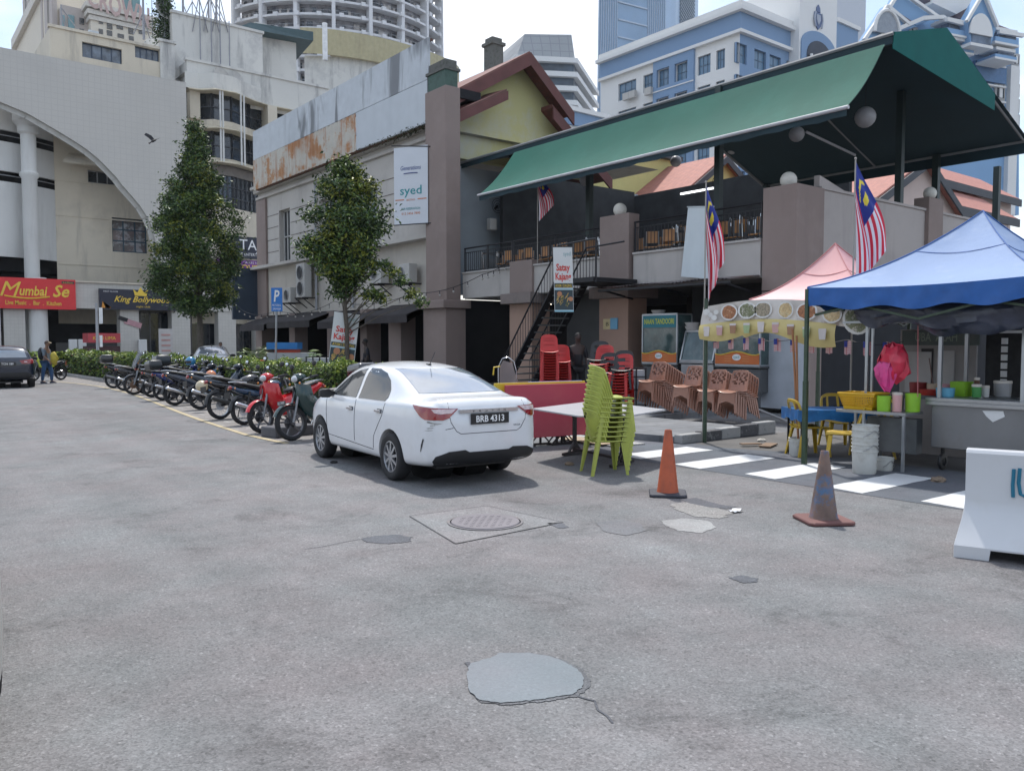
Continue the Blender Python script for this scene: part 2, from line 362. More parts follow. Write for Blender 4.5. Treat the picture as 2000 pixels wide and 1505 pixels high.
# paving of the motorcycle bays and the yellow line
YL = [(560, 866), (530, 860), (480, 849), (430, 833), (385, 818), (345, 803), (300, 785), (260, 770), (225, 761), (190, 754), (150, 749), (95, 744)]
yl = pxs(YL)
PAVE = mat('bay_paving', (.185, .168, .16), .85, var=.12, vs=3, tiles=(.55, (.25, .24, .225), (0, 0, R(4)), .5), stain=((.12, .12, .12), .5, 1.5), bump=.2)
g = MB(); e = [Vector((p.x, p.y, .004)) for p in yl]
g.poly([Vector((8.4, 13.2, .004))] + e + [Vector((8.4, 48, .004))]); struct(g, 'parking_bays', PAVE)
g = MB(); strip(g, yl, .11, .008); YP = mat('yellow_paint', (.38, .31, .18), .7, var=.15, mott=((.25, .24, .23), 25, .56)); struct(g, 'yellow_line', YP)
g = MB()
r = random.Random(4)
for i in range(17):
    y = 15 + i * 1.55
    xs = 5.9 + (y - 15) * .06; strip(g, [Vector((xs, y - .3, 0)), Vector((8.3, y + .05, 0))], .07, .0082)
struct(g, 'bay_lines', mat('faded_white', (.42, .42, .41), .7, mott=((.24, .22, .21), 18, .54)))
# raised pavement in front of the eatery and under the trees
PV = mat('pavement_slabs', (.135, .143, .155), .7, var=.15, tiles=(.6, (.09, .095, .10), (0, 0, 0), .5), stain=((.27, .27, .27), .5, .7), bump=.1)
g = MB(); g.prism([(10.95, 9.35, 0), (13.4, 9.35, 0), (13.4, 12.3, 0), (60, 12.3, 0), (60, 62, 0), (10.0, 62, 0), (10.0, 17.0, 0), (10.4, 12, 0)], (0, 0, .12)); struct(g, 'pavement', PV)
g = MB(); g.prism([(9.7, 9.6, .0), (10.4, 9.5, 0), (10.4, 12, 0), (10.05, 12, 0)], (0, 0, .03)); struct(g, 'ramp', CONC)
KB = mat('kerb_black', (.07, .07, .075), .8, mott=((.2, .2, .2), 9, .55)); KW = mat('kerb_white', (.30, .30, .295), .8, mott=((.2, .2, .2), 9, .55))
k = MB()
for i in range(5):
    k.mi = (i + 1) % 2; x0 = 10.95 + i * .55; z0 = .07 + .02 * min(i, 4)
    k.prism([(x0, 9.16, 0), (x0 + .55, 9.16, 0), (x0 + .55, 9.345, 0), (x0, 9.345, 0)], (0, 0, z0 + .09))
struct(k, 'kerb', [KB, KW], bevel=.02)
k = MB(); k.box((8.2, 17.2, 0), (8.38, 48.2, .14)); k.box((4.2, 48.2, 0), (8.38, 48.36, .14)); k.box((8.2, 17.05, 0), (9.9, 17.2, .14)); struct(k, 'planter_kerb', CONC, bevel=.015)
g = MB(); g.poly([(8.38, 17.2, .09), (9.9, 17.2, .09), (9.9, 48.2, .09), (8.38, 48.2, .09)]); g.poly([(4.2, 48.36, .09), (9.9, 48.36, .09), (9.9, 49.8, .09), (4.2, 49.8, .09)]); struct(g, 'planter_soil', mat('soil', (.09, .07, .05), .95, bump=.8, bs=20))
g = MB(); 
for i in range(4):
    g.box((9.62, 9.75 + i * .3, .0285 + .012), (10.1, 10.02 + i * .3, .046))
struct(g, 'tactile_paving', mat('tactile', (.40, .30, .20), .8, tiles=(.06, (.3, .22, .15), (0, 0, 0))))
# muddy drain edge beside the stall
g = MB(); g.poly([(11.6, 7.2, .0045), (15, 7.0, .0045), (15.5, 9.2, .0045), (11.2, 9.1, .0045), (11.1, 8.4, .0045)]); g.poly([(11.6, 3.3, .0045), (26, 3.3, .0045), (26, 11.3, .0045), (15.5, 11.3, .0045), (15.5, 9.2, .0045), (15, 7, .0045), (11.6, 7.2, .0045)])
struct(g, 'alley', mat('grimy_concrete', (.11, .105, .10), .85, var=.3, vs=1.3, stain=((.05, .05, .05), .7, 1.2), bump=.4, bs=15))
# ---------------------------------------------------------------- white mall with the tiled arch (far left)
CREAM = mat('cream_render', (.62, .56, .455), .85, var=.06, vs=.15, streak=((.24, .22, .20), .55, .9), stain=((.33, .30, .26), .35, .25))
DIRTY = mat('dirty_white', (.61, .60, .565), .85, var=.06, vs=.2, streak=((.16, .16, .17), .75, .8), stain=((.28, .28, .29), .5, .35))
TILE = mat('wall_tiles', (.49, .47, .435), .6, var=.04, vs=.3, stain=((.40, .39, .37), .5, .12), tiles=(.50, (.45, .43, .40), (R(90), 0, 0)))
WHITE = mat('white_render', (.62, .62, .60), .8, var=.05, vs=.3, streak=((.38, .36, .34), .4, 1.2))
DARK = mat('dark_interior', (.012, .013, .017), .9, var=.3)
GLASS = mat('dark_glass', (.02, .026, .034), .12, 0, var=.5, vs=.6, spec=.8)
STEEL = mat('grey_steel', (.33, .34, .36), .5, .3, stain=((.25, .15, .1), .3, 3))
TILE_S = mat('pillar_tiles', (.50, .48, .44), .6, var=.05, tiles=(.30, (.44, .42, .385), (R(90), 0, 0)))
YA = 82.0
mall = thing('shopping_mall', 'long cream shopping mall with a huge tiled arch and a round parking drum', 'building', (20, YA, 0))
P, rt_ = PY(YA)
# arch screen
arc = [(-500, 160), (-300, 168), (-150, 180), (-60, 188), (0, 199), (53, 221), (86, 240), (120, 260), (146, 276), (170, 292), (192, 310), (213, 331), (228, 347), (239, 362), (257, 382), (274, 402), (288, 424), (298, 446), (307, 482), (314, 520), (318, 556)]
z_top = 26.55; x_r = hit(366, 300, y=YA).x
pts = [hit(u, v, y=YA) for u, v in arc]
poly = [Vector((p.x, YA, p.z)) for p in pts] + [Vector((x_r, YA, pts[-1].z)), Vector((x_r, YA, z_top)), Vector((pts[0].x, YA, z_top))]
m = MB(); m.prism(poly, (0, .7, 0)); m.build('arch_screen', TILE, mall, W=True)
m = MB(); rim = [Vector((p.x, YA + .3, p.z)) for p in pts]; 
for a, b in zip(rim, rim[1:]): m.bar(a, b, .9, .08, up=(0, 1, 0))
m.build('arch_rim', mat('rim_grey', (.42, .41, .38), .7), mall, W=True)
# round parking drum with open bands
def zv(u, v, y): return hit(u, v, y=y).z
cx = hit(-95, 400, y=97).x; rd = 12.4; cy = 97.0
bands = [(262, 290), (340, 366), (503, 535)]   # dark slits, in rows of the picture at u=40
edges = []
for a, b in bands: edges.append((zv(50, b - 4, 86), zv(50, a + 2, 86)))
edges.sort(); zz = [0.0 + 0]; ring = []
lo = edges[0][1]
m = MB(); prev = edges[0][1]; 
for (a, b) in edges[1:] + [(25.5, 26)]: ring.append((prev, a)); prev = b
for a, b in ring:
    a_ = max(a, 5); m.lathe([(rd, a_), (rd, b), (rd - .35, b), (rd - .35, a_)], (cx, cy, 0), 64, closed=True)
m.build('parking_drum', mat('drum_white', (.60, .60, .585), .8, var=.05, vs=.3, streak=((.4, .39, .37), .4, 1)), mall, W=True, smooth=40)
m = MB(); m.lathe([(rd - 1.6, 0), (rd - 1.6, 25)], (cx, cy, 0), 32); 
for a, b in edges: m.lathe([(rd - .36, a - .12), (rd - 2.2, a - .12), (rd - 2.2, a - .02), (rd - .36, a - .02)], (cx, cy, 0), 32)
m.build('drum_core', DARK, mall, W=True)
for a, b in edges[1:]:
    m = MB()
    m.lathe([(rd - .2, a + .55), (rd - .2, a + .62), (rd - .27, a + .62), (rd - .27, a + .55)], (cx, cy, 0), 64, closed=True); m.build('guard_rail', STEEL, mall, W=True)
c = hit(62, 500, y=84.3); m = MB()
zc = [zv(62, v, 84.3) for v in (250, 263, 336, 345)]
m.lathe([(.72, 0), (.62, 6), (.62, zc[3] - .2), (.78, zc[3]), (.78, zc[3] + .25), (.62, zc[2]), (.62, zc[1] - .1), (.85, zc[1] + .1), (.85, zc[0]), (1.2, zc[0] + .4), (1.2, 25.5)], (c.x, 84.3, 0), 20); m.build('column', WHITE, mall, W=True, smooth=40)
# wall behind the arch
yb = 87.0; Pb, _ = PY(yb)
xa = hit(108, 400, y=yb).x; xb = hit(372, 400, y=yb).x
def H(u0, u1, v0, v1, y): a = hit(u0, v1, y=y); b = hit(u1, v0, y=y); return (a.x, b.x, a.z, b.z)
hl = [H(172, 230, 338, 356, yb), H(220, 287, 430, 491, yb)]
m = MB(); holed(m, Pb, xa, xb + 8, 3.5, 26.3, hl, .4)
for v in (361, 427, 519): z = zv(200, v, yb); m.box((xa, yb - .06, z - .06), (xb + 4, yb - .003, z + .06))
m.build('inner_wall', CREAM, mall, W=True)
window(Pb, hl[0], mall, [STEEL, GLASS], 3, 1, .4, .1)
w_ = window(Pb, hl[1], mall, [mat('frame_blue', (.05, .09, .13), .5), mat('taped_glass', (.13, .12, .12), .3, mott=((.38, .40, .42), .9, .5), stain=((.3, .2, .2), .5, .7))], 3, 3, .4, .12)
m = MB(); a = hit(117, 323, y=yb); b = hit(188, 310, y=yb); m.prism([(a.x, yb - 1.6, a.z), (b.x, yb - 1.6, a.z), (b.x, yb - .003, a.z + 1.1), (a.x + .8, yb - .003, a.z + 1.1)], (0, 0, .18)); m.build('sloping_ledge', CREAM, mall, W=True)
# ground floor band and pillars
zg1 = zv(200, 553, 81.2); zg0 = zv(200, 603, 81.2); xl = hit(-120, 600, y=81.2).x; xr = 45.0
m = MB(); m.box((xl, 81.2, zg0), (xr, 82.3, zg1)); m.build('fascia_band', TILE_S, mall, W=True)
m = MB(); m.box((xl, 81.0, zg1 + .003), (xr, 82.5, zg1 + .12)); m.build('band_coping', CREAM, mall, W=True)
for u0, u1 in [(-60, 2), (8, 50), (235, 272), (336, 372), (427, 461), (500, 540)]:
    a = hit(u0, 650, y=81.3); b = hit(u1, 650, y=81.3); m = MB(); m.box((a.x, 81.3, 0), (b.x, 82.6, zg0 - .003)); m.build('pillar', TILE_S, mall, W=True)
c = hit(79, 650, y=80.9); m = MB(); m.lathe([(.78, 0), (.74, zg0 + 2.6)], (c.x, 81.9, 0), 20); m.build('column', WHITE, mall, W=True, smooth=50)
m = MB(); m.box((xl, 88, 0), (xr, 88.3, zg1)); m.box((xl, 82.6, zg0 + .3), (xr, 88, zg0 + .5)); m.build('shop_recess', DARK, mall, W=True)
m = MB(); a = hit(110, 690, y=85); b = hit(235, 690, y=85); m.box((a.x, 85, 0), (b.x, 85.2, 1.7)); m.build('low_wall', mat('low_wall', (.12, .12, .12), .8), mall, W=True)
for u0, u1 in ((136, 152), (154, 170), (272, 288), (325, 336)):
    a = hit(u0, 700, y=80.8); b = hit(u1, 700, y=80.8); m = MB(); m.box((a.x, 80.8, 0), (b.x, 81.2, 2.0)); m.build('utility_box', WHITE, mall, W=True, bevel=.05)
# door glazing in the recesses
for u0, u1 in ((274, 333), (374, 426), (463, 499)):
    a = hit(u0, 690, y=83.5); b = hit(u1, 606, y=83.5); window(PY(83.5)[0], (a.x, b.x, 0.1, zg0 - .1), mall, [mat('door_frame', (.10, .10, .11), .4, .4), GLASS], 3, 1, .1, .12, name='glazed_door')
# upper blocks
def blockv(name, u0, u1, v0, v1, y, depth, M_, holes=(), zb=None, wm=None):
    a = hit(u0, v1, y=y); b = hit(u1, v0, y=y); z1 = hit((u0 + u1) / 2, v0, y=y).z; z0 = a.z if zb is None else zb; Pq, _ = PY(y); hs = [H(*h, y) for h in holes]
    m = MB(); holed(m, Pq, a.x, b.x, z0, z1, hs, .35); q = MB()
    m.poly([(a.x, y, z0), (a.x, y, z1), (a.x, y + depth, z1), (a.x, y + depth, z0)]); m.poly([(b.x, y, z0), (b.x, y, z1), (b.x, y + depth, z1), (b.x, y + depth, z0)])
    m.poly([(a.x, y, z1), (b.x, y, z1), (b.x, y + depth, z1), (a.x, y + depth, z1)]); m.poly([(a.x, y + depth, z0), (b.x, y + depth, z0), (b.x, y + depth, z1), (a.x, y + depth, z1)])
    m.box((a.x - .15, y - .15, z1 - .003), (b.x + .15, y + .35, z1 + .25))
    o = m.build(name, M_, mall, W=True)
    for h in hs: window(Pq, h, mall, wm or [mat('frame_dark', (.02, .04, .08), .4), mat('louvre_glass', (.10, .13, .17), .2, var=.6, vs=1.5)], 4, 1, .35, .1)
    return (a.x, b.x, z0, z1)
blockv('upper_block', 103, 316, 76, 250, 85.5, 10, CREAM, [(161, 238, 97, 111), (264, 311, 99, 112)])
blockv('upper_block', 316, 341, 84, 250, 85.3, 8, DIRTY)
bx = blockv('roof_block', 341, 512, 46, 250, 86.6, 12, DIRTY)
blockv('parapet_block', 366, 640, 146, 190, 84.2, 4, DIRTY)
m = MB(); a = hit(70, 112, y=90); 
# bay-windowed front right of the arch
def plan(us): return [Vector((hit(u, 400, y=y).x, y, 0)) for u, y in us]
base = plan([(366, 83.6), (392, 83.3), (420, 82.2), (458, 82.2), (492, 83.6), (522, 84.4), (560, 84.4), (600, 84.8), (660, 85.5)])
def off(pl, d): return [Vector((p.x, p.y - d, 0)) for p in pl]
def zz_(v): return hit(430, v, y=82.4).z
def ribbon(m, pl, z0, z1, d0=0, d1=0, thick=.35):
    a = off(pl, d0); b = off(pl, d1)
    for i in range(len(pl) - 1):
        m.poly([(a[i].x, a[i].y, z0), (a[i + 1].x, a[i + 1].y, z0), (b[i + 1].x, b[i + 1].y, z1), (b[i].x, b[i].y, z1)])
    for p, q, z in ((a, off(pl, -3), z0), (b, off(pl, -3), z1)):
        m.poly([(v.x, v.y, z) for v in p] + [(v.x, v.y, z) for v in reversed(q)])
m = MB()
ribbon(m, base, zz_(250), zz_(236)); ribbon(m, base, zz_(322), zz_(311)); ribbon(m, base, zz_(470), zz_(405)); ribbon(m, base, 3.6, zz_(470)); 
m.build('bay_spandrel', CREAM, mall, W=True)
m = MB(); ribbon(m, base, zz_(341), zz_(322), -.3, -.3); m.build('bay_band', mat('brown_band', (.20, .18, .165), .8), mall, W=True)
CANO = mat('bay_canopy', (.56, .50, .38), .8, streak=((.35, .28, .2), .6, 1.5))
for v0, v1 in ((184, 176), (257, 247), (322, 310)):
    m = MB(); ribbon(m, base, zz_(v0), zz_(v0 - 1.5), 1.1, 1.1); ribbon(m, base, zz_(v0 - 1.5) + .003, zz_(v1), 1.1, .1); m.build('bay_canopy', CANO, mall, W=True)
m = MB(); ribbon(m, base, zz_(176), zz_(146), 0, 0); m.build('bay_parapet', DIRTY, mall, W=True)
for v0, v1 in ((236, 184), (311, 257), (405, 341)):
    gl = off(base, -.5); m = MB(); m.mi = 1; ribbon(m, gl, zz_(v0), zz_(v1)); m.mi = 0
    for i in range(len(gl) - 1):
        nn = 4 if v0 == 405 else 1; a, b = gl[i], gl[i + 1]
        for k in range(nn + 1):
            p = a.lerp(b, k / nn); m.tube((p.x, p.y - .06, zz_(v0)), (p.x, p.y - .06, zz_(v1)), .09, n=4)
        for z in ([.5] if v0 != 405 else [.33, .66]): zq = zz_(v0) + (zz_(v1) - zz_(v0)) * z; m.bar((a.x, a.y - .07, zq), (b.x, b.y - .07, zq), .1)
    m.build('bay_glazing', [mat('bay_frame', (.05, .055, .065), .5), GLASS], mall, W=True)
for u in (433, 438, 473, 479):
    m = MB(); p = hit(u, 400, y=81.4); m.tube((p.x, 81.3, zz_(322)), (p.x, 81.3, zz_(184)), .09, n=6); m.build('drain_pipe', mat('pipe_white', (.6, .6, .58), .6), mall, W=True)
m = MB(); p0, p1 = base[1], base[1].lerp(base[2], .0)
for u0, u1, M2 in ((371, 391, CREAM), (523, 541, CREAM)):
    for v0, v1 in ((236, 184), (311, 257)):
        a = hit(u0, 200, y=83.0); b = hit(u1, 200, y=83.0); q = MB(); q.box((a.x, 83.0, zz_(v0)), (b.x, 85, zz_(v1))); q.build('pier', M2, mall, W=True)
# small roof room, green eaves, corrugated band behind
a = hit(500, 150, y=90); b = hit(578, 62, y=90); m = MB(); m.box((a.x, 90, 15), (b.x, 97, b.z)); m.build('roof_room', DIRTY, mall, W=True)
a = hit(470, 52, y=88.4); b = hit(612, 92, y=88.4)
e0 = hit(487, 42, y=88.4); e1 = hit(612, 78, y=88.4)
m = MB(); m.prism([(e0.x - 1.2, 88.2, e0.z - .9), (e0.x + .2, 88.6, e0.z), (e1.x, 88.4, e1.z + .9), (e1.x, 88.4, e1.z - .1)], (1.5, 9.5, 0)); m.build('green_roof', mat('roof_blue_green', (.04, .08, .09), .5), mall, W=True)
BEIGE = mat('corrugated_beige', (.42, .37, .22), .5, var=.08, corr=(.45, 'X', .9), streak=((.25, .2, .12), .4, 1))
m = MB(); cc = (hit(585, 100, y=112) + hit(895, 100, y=112)) / 2; hwx = (hit(895, 100, y=112).x - hit(585, 100, y=112).x) / 2; top = []; bot = []
for i in range(25):
    t = R(-62 + 124 * i / 24); x = cc.x + hwx * math.sin(t) / math.sin(R(62)); y = 112 - 7 * math.cos(t) + 3; top.append(Vector((x, y, 0))); 
zt = hit(735, 71, y=108).z; zb = hit(735, 120, y=108).z
m.sheet([[(p.x, p.y, zb) for p in top], [(p.x, p.y, zt) for p in top], [(cc.x, 125, zt + .2) for p in top]])
m.build('curved_fascia', BEIGE, mall, W=True)
m = MB(); m.sheet([[(cc.x + (p.x - cc.x) * .93, p.y + .8, 10) for p in top], [(cc.x + (p.x - cc.x) * .93, p.y + .8, zb + .1) for p in top]]); m.build('drum_wall', DIRTY, mall, W=True)
m = MB()
q = hit(635, 110, y=101); m.tube((q.x, 101, hit(635, 118, y=101).z), (q.x, 101, hit(635, 46, y=101).z), .33, n=12); m.build('vent_pipe', mat('pipe_white2', (.75, .75, .75), .5), mall, W=True, smooth=60)
# shop signs of the mall
def sign(label, y, u0, u1, v0, v1, name='shop_sign', th=.18, **k):
    a = hit(u0, v1, y=y); b = hit(u1, v0, y=y); z1 = hit((u0 + u1) / 2, v0, y=y).z; z0 = hit((u0 + u1) / 2, v1, y=y).z
    o = (a.x, y, z0); t = thing(name, label, 'sign', ((a.x + b.x) / 2, y, z0)); return t, a.x, b.x, z0, z1
GOLD = mat('gold_letters', (.75, .52, .06), .4); RED = mat('sign_red', (.62, .03, .035), .45, var=.05); NAVY = mat('sign_navy', (.012, .016, .035), .35, var=.1)
WHT = mat('white_print', (.75, .75, .75), .5)
t, x0, x1, z0, z1 = sign('large red Mumbai Se sign with yellow script over the mall entrance', 80.8, -28, 147, 543, 603)
m = MB(); m.box((x0, 80.8, z0), (x1, 81.15, z1)); y_ = 80.8; Hh = z1 - z0; Wd = x1 - x0; rg = (1, 0, 0); up = (0, 0, 1)
m.mi = 1; m.text('M', (x0 + Wd * .27, y_, z0 + Hh * .40), rg, up, height=Hh * .50, ex=.03, shear=.35, bold=.0)
m.text('umbai', (x0 + Wd * .52, y_, z0 + Hh * .44), rg, up, width=Wd * .31, height=Hh * .32, ex=.03, shear=.2, bold=.02)
m.text('Se', (x0 + Wd * .83, y_, z0 + Hh * .42), rg, up, width=Wd * .19, height=Hh * .40, ex=.03, shear=.3, bold=.02)
for s_ in (0, 1): m.path([(x0 + Wd * (.2 + .5 * i / 12), y_ - .04, z0 + Hh * (.40 - .07 * math.sin(PI * i / 12) + .02 * s_)) for i in range(13)], .035, 4)
m.text('Live Music  .  Bar  .  Kitchen', (x0 + Wd * .52, y_, z0 + Hh * .13), rg, up, width=Wd * .62, height=Hh * .14, ex=.03, bold=.015)
m.mi = 2; m.box((x0 + Wd * .84, y_ - .02, z0 + Hh * .86), (x0 + Wd * .985, y_ + .01, z0 + Hh * .94))
m.mi = 1; m.text('3rd Floor', (x0 + Wd * .912, y_ - .02, z0 + Hh * .87), rg, up, width=Wd * .12, height=Hh * .055, ex=.02)
m.build('panel', [RED, GOLD, NAVY], t, W=True)
t, x0, x1, z0, z1 = sign('black King Bollywood sign with gold crown and script', 80.8, 195, 345, 566, 605)
m = MB(); m.box((x0, 80.8, z0), (x1, 81.15, z1)); Hh = z1 - z0; Wd = x1 - x0; m.mi = 1
m.text('King Bollywood', (x0 + Wd * .55, y_, z0 + Hh * .38), rg, up, width=Wd * .74, height=Hh * .30, ex=.03, shear=.4, bold=.012)
m.text('night club', (x0 + Wd * .55, y_, z0 + Hh * .12), rg, up, width=Wd * .18, height=Hh * .1, ex=.03)
cxx = x0 + Wd * .52; zc_ = z0 + Hh * .70
m.prism([(cxx + a * .1, y_ - .03, zc_ + b * .1) for a, b in ((-5, 0), (5, 0), (6.5, 6), (3, 3), (0, 8), (-3, 3), (-6.5, 6))], (0, .02, 0))
m.mi = 2; m.text('FIRST FLOOR', (x0 + Wd * .14, y_, z0 + Hh * .84), rg, up, width=Wd * .18, height=Hh * .07, ex=.02); m.text('1st FLOOR', (x0 + Wd * .82, y_, z0 + Hh * .8), rg, up, width=Wd * .1, height=Hh * .07, ex=.02)
m.mi = 3; m.prism([(x0 + Wd * (.02 + .12 * i / 7), y_ - .03, z0 + Hh * (.05 + .45 * abs(math.sin(i * 2.1)) * (1 - i / 8))) for i in range(8)], (0, .02, 0))
m.build('panel', [NAVY, GOLD, WHT, mat('flame_orange', (.6, .25, .04), .5)], t, W=True)
t, x0, x1, z0, z1 = sign('black TAJ live entertainment sign, topmost on the corner of the mall', 81.2, 434, 540, 463, 505)
m = MB(); m.box((x0, 81.2, z0), (x1, 81.5, z1)); Hh = z1 - z0; Wd = x1 - x0; m.mi = 1
m.text('TAJ', (hit(487, 480, y=81.2).x, 81.2, z0 + Hh * .40), rg, up, width=hit(507, 480, y=81.2).x - hit(469, 480, y=81.2).x, height=Hh * .5, ex=.03)
m.text('LIVE ENTERTAINMENT', (hit(497, 480, y=81.2).x, 81.2, z0 + Hh * .12), rg, up, width=Wd * .66, height=Hh * .14, ex=.03); m.build('panel', [NAVY, WHT], t, W=True)
t, x0, x1, z0, z1 = sign('purple banner with yellow letters under the TAJ sign', 81.2, 425, 540, 508, 541)
m = MB(); m.box((x0, 81.2, z0), (x1, 81.45, z1)); Hh = z1 - z0; Wd = x1 - x0; m.mi = 1
xm = hit(497, 520, y=81.2).x
m.text('QUEEN', (xm, 81.2, z0 + Hh * .45), rg, up, width=2.6, height=Hh * .28, ex=.03, bold=.02); m.mi = 2; m.text('Bollywood', (xm, 81.2, z0 + Hh * .15), rg, up, width=2.4, height=Hh * .18, ex=.03); m.text('LADIES NIGHT', (xm, 81.2, z0 + Hh * .8), rg, up, width=2.2, height=Hh * .12, ex=.03)
m.mi = 3; m.ball((hit(443, 520, y=81.2).x, 81.2, z0 + Hh * .55), .5, 8, sy=.1)
m.build('panel', [mat('purple', (.16, .03, .22), .5), GOLD, WHT, mat('flame_orange')], t, W=True)
t, x0, x1, z0, z1 = sign('black sign with red letters below the purple banner', 81.2, 425, 540, 543, 583)
m = MB(); m.box((x0, 81.2, z0), (x1, 81.45, z1)); Hh = z1 - z0; m.mi = 1
m.text('4HOT', (hit(497, 555, y=81.2).x, 81.2, z0 + Hh * .5), rg, up, width=2.6, height=Hh * .3, ex=.03, bold=.02); m.build('panel', [NAVY, mat('sign_red')], t, W=True)
# masts and dishes on the roof
MAST = mat('mast_steel', (.28, .28, .30), .5, .4)
def mast(u, vt, vb, y, r=.09, lab='', stays=(), extra=None):
    a = hit(u, vb, y=y); zt = hit(u, vt, y=y).z; t = thing('antenna_mast', lab, 'antenna', (a.x, y, a.z), group='antenna masts on the mall roof')
    m = MB(); m.tube((a.x, y, a.z), (a.x, y, zt), r, r * .7, 6)
    if extra: extra(m, a.x, y, a.z, zt)
    m.build('pole', MAST, t, W=True)
    for su, sv, tv in stays:
        s_ = hit(su, sv, y=y); m = MB(); m.tube((s_.x, y + .3, s_.z), (a.x, y, hit(u, tv, y=y).z), .05, n=5); m.build('stay', MAST, t, W=True)
mast(281, -30, 78, 87, .13, 'tall mast with two stays beside the white roof tank', [(262, 66, 25), (294, 74, 30)])
mast(121, 10, 76, 87, .09, 'mast braced by a long slanting strut over the cream block', [(165, 72, 15), (134, 74, 25)])
mast(298, -40, 76, 88, .04, 'thin whip antenna right of the tall stayed mast')
mast(358, -40, 44, 88, .13, 'thick mast over the stained white block, leftmost of its row', [(374, 44, 8)])
mast(376, -30, 44, 88, .05, 'thin lattice upright with crossed stays on the white block', [(358, 40, 5), (400, 44, 3)])
mast(408, -40, 48, 88, .11, 'mast with crossed stays, right of the thin lattice upright', [(392, 44, 0), (440, 50, -10)])
mast(423, -40, 50, 88, .12, 'thick mast close beside its twin near the green roof', [(446, 54, 5)])
for u, vt, vb, y, lb in ((392, -30, 130, 86.2, 'mast fixed to the stained white block left of the pair'), (414, -30, 132, 86.1, 'left of two close masts fixed to the front of the white block'), (431, -40, 134, 86.2, 'right of two close masts fixed to the front of the white block'), (449, 42, 136, 86.1, 'short thin mast nearest the green roof')): mast(u, vt, vb, y, .07, lb, [(u - 14, 60, vt + 20), (u + 16, 62, vt + 30)] if vt < 0 else ())
# ---------------------------------------------------------------- two storey shop building with the rusty board
GREY_W = mat('grey_render', (.50, .47, .435), .85, var=.05, vs=.4, streak=((.28, .25, .23), .45, 1.1), stain=((.36, .33, .31), .4, .5))
MAUVE = mat('mauve_render', (.255, .198, .178), .85, var=.07, vs=.5, streak=((.17, .13, .125), .45, 1.0), stain=((.36, .29, .27), .3, .8), bump=.15, bs=30)
PLAST = mat('taupe_render', (.42, .38, .36), .85, var=.06, vs=.5, streak=((.2, .17, .16), .4, .8), stain=((.27, .24, .23), .35, .6), bump=.15, bs=30)
BLACK = mat('black_steel', (.018, .018, .022), .45, .3)
XF = 17.5
shop = thing('shop_building', 'grey two storey shop building carrying a long rust streaked sheet metal board', 'building', (XF, 36, 0))
Pf, _ = PX(XF)
wh = [(40.7, 42.1, 5.95, 8.7), (31.5, 33.2, 6.2, 8.6), (35.6, 37.2, 6.2, 8.6)]
m = MB(); holed(m, Pf, 26.7, 45.0, 5.9, 9.95, wh, .3); m.poly([(17.5, 45, 3.2), (17.5, 45, 9.95), (30, 45, 9.95), (30, 45, 3.2)]); m.poly([(17.5, 26.7, 9.95), (17.5, 45, 9.95), (30, 45, 9.95), (30, 26.7, 9.95)])
for z in (6.6, 7.25, 7.9, 8.55): 
    for a, b in ((26.8, 31.4), (33.3, 35.5), (37.3, 40.6), (42.2, 44)): m.mi = 1; m.box((17.485, a, z), (17.499, b, z + .03)); m.mi = 0
m.build('upper_wall', [GREY_W, mat('groove', (.16, .14, .13), .9)], shop, W=True)
for h in wh: window(Pf, h, shop, [mat('frame_white', (.55, .54, .52), .5), GLASS], 3, 2, .3, .05)
m = MB(); m.box((17.25, 26.7, 9.953), (17.9, 45.1, 10.15)); m.box((17.1, 26.7, 10.153), (18, 45.2, 10.3)); m.box((17.36, 26.7, 9.6), (17.495, 45.05, 9.75)); m.build('cornice', GREY_W, shop, W=True, bevel=.02)
m = MB(); holed(m, Pf, 26.7, 45.0, 3.2, 5.75, [(38.2, 39.2, 4.2, 5.2)], .3); m.build('lower_wall', mat('cream_band', (.50, .46, .41), .85, var=.05, streak=((.3, .26, .23), .4, 1.2)), shop, W=True)
m = MB(); m.box((17.0, 26.7, 5.75), (17.52, 45.1, 5.897)); m.build('ledge', GREY_W, shop, W=True)
m = MB(); m.box((17.38, 43.7, 5.9), (17.495, 45.0, 9.55)); m.box((17.38, 43.7, 3.2), (17.495, 45.0, 5.74)); m.build('pilaster', MAUVE, shop, W=True)
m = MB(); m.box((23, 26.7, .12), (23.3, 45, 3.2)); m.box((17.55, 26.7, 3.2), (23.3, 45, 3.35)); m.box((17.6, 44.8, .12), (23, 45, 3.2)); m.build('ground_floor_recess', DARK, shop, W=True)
for a, b in ((44.0, 44.9), (39.6, 40.3), (35.2, 35.9), (29.1, 30.1), (32.0, 32.6)):
    m = MB(); m.box((17.2, a, .12), (17.9, b, 3.19)); m.build('pillar', MAUVE, shop, W=True)
for a, b, z in ((41.2, 44.6, 3.1), (35.7, 40.8, 3.2), (30.9, 34.8, 3.1), (27, 30.3, 3.25)):
    m = MB(); m.prism([(17.49, a, z), (16.2, a, z - .45), (16.2, a, z - .75), (16.23, a, z - .75), (16.25, a, z - .42), (17.49, a, z + .04)], (0, b - a, 0)); m.build('awning', mat('dark_awning', (.035, .03, .032), .8, var=.3), shop, W=True)
m = MB()
for y in (37.4, 33.6): m.tube((17.38, y, 3.3), (17.38, y, 5.7), .06, n=8); m.tube((17.38, y, 5.95), (17.38, y, 9.5), .06, n=8)
m.build('downpipe', STEEL, shop, W=True)
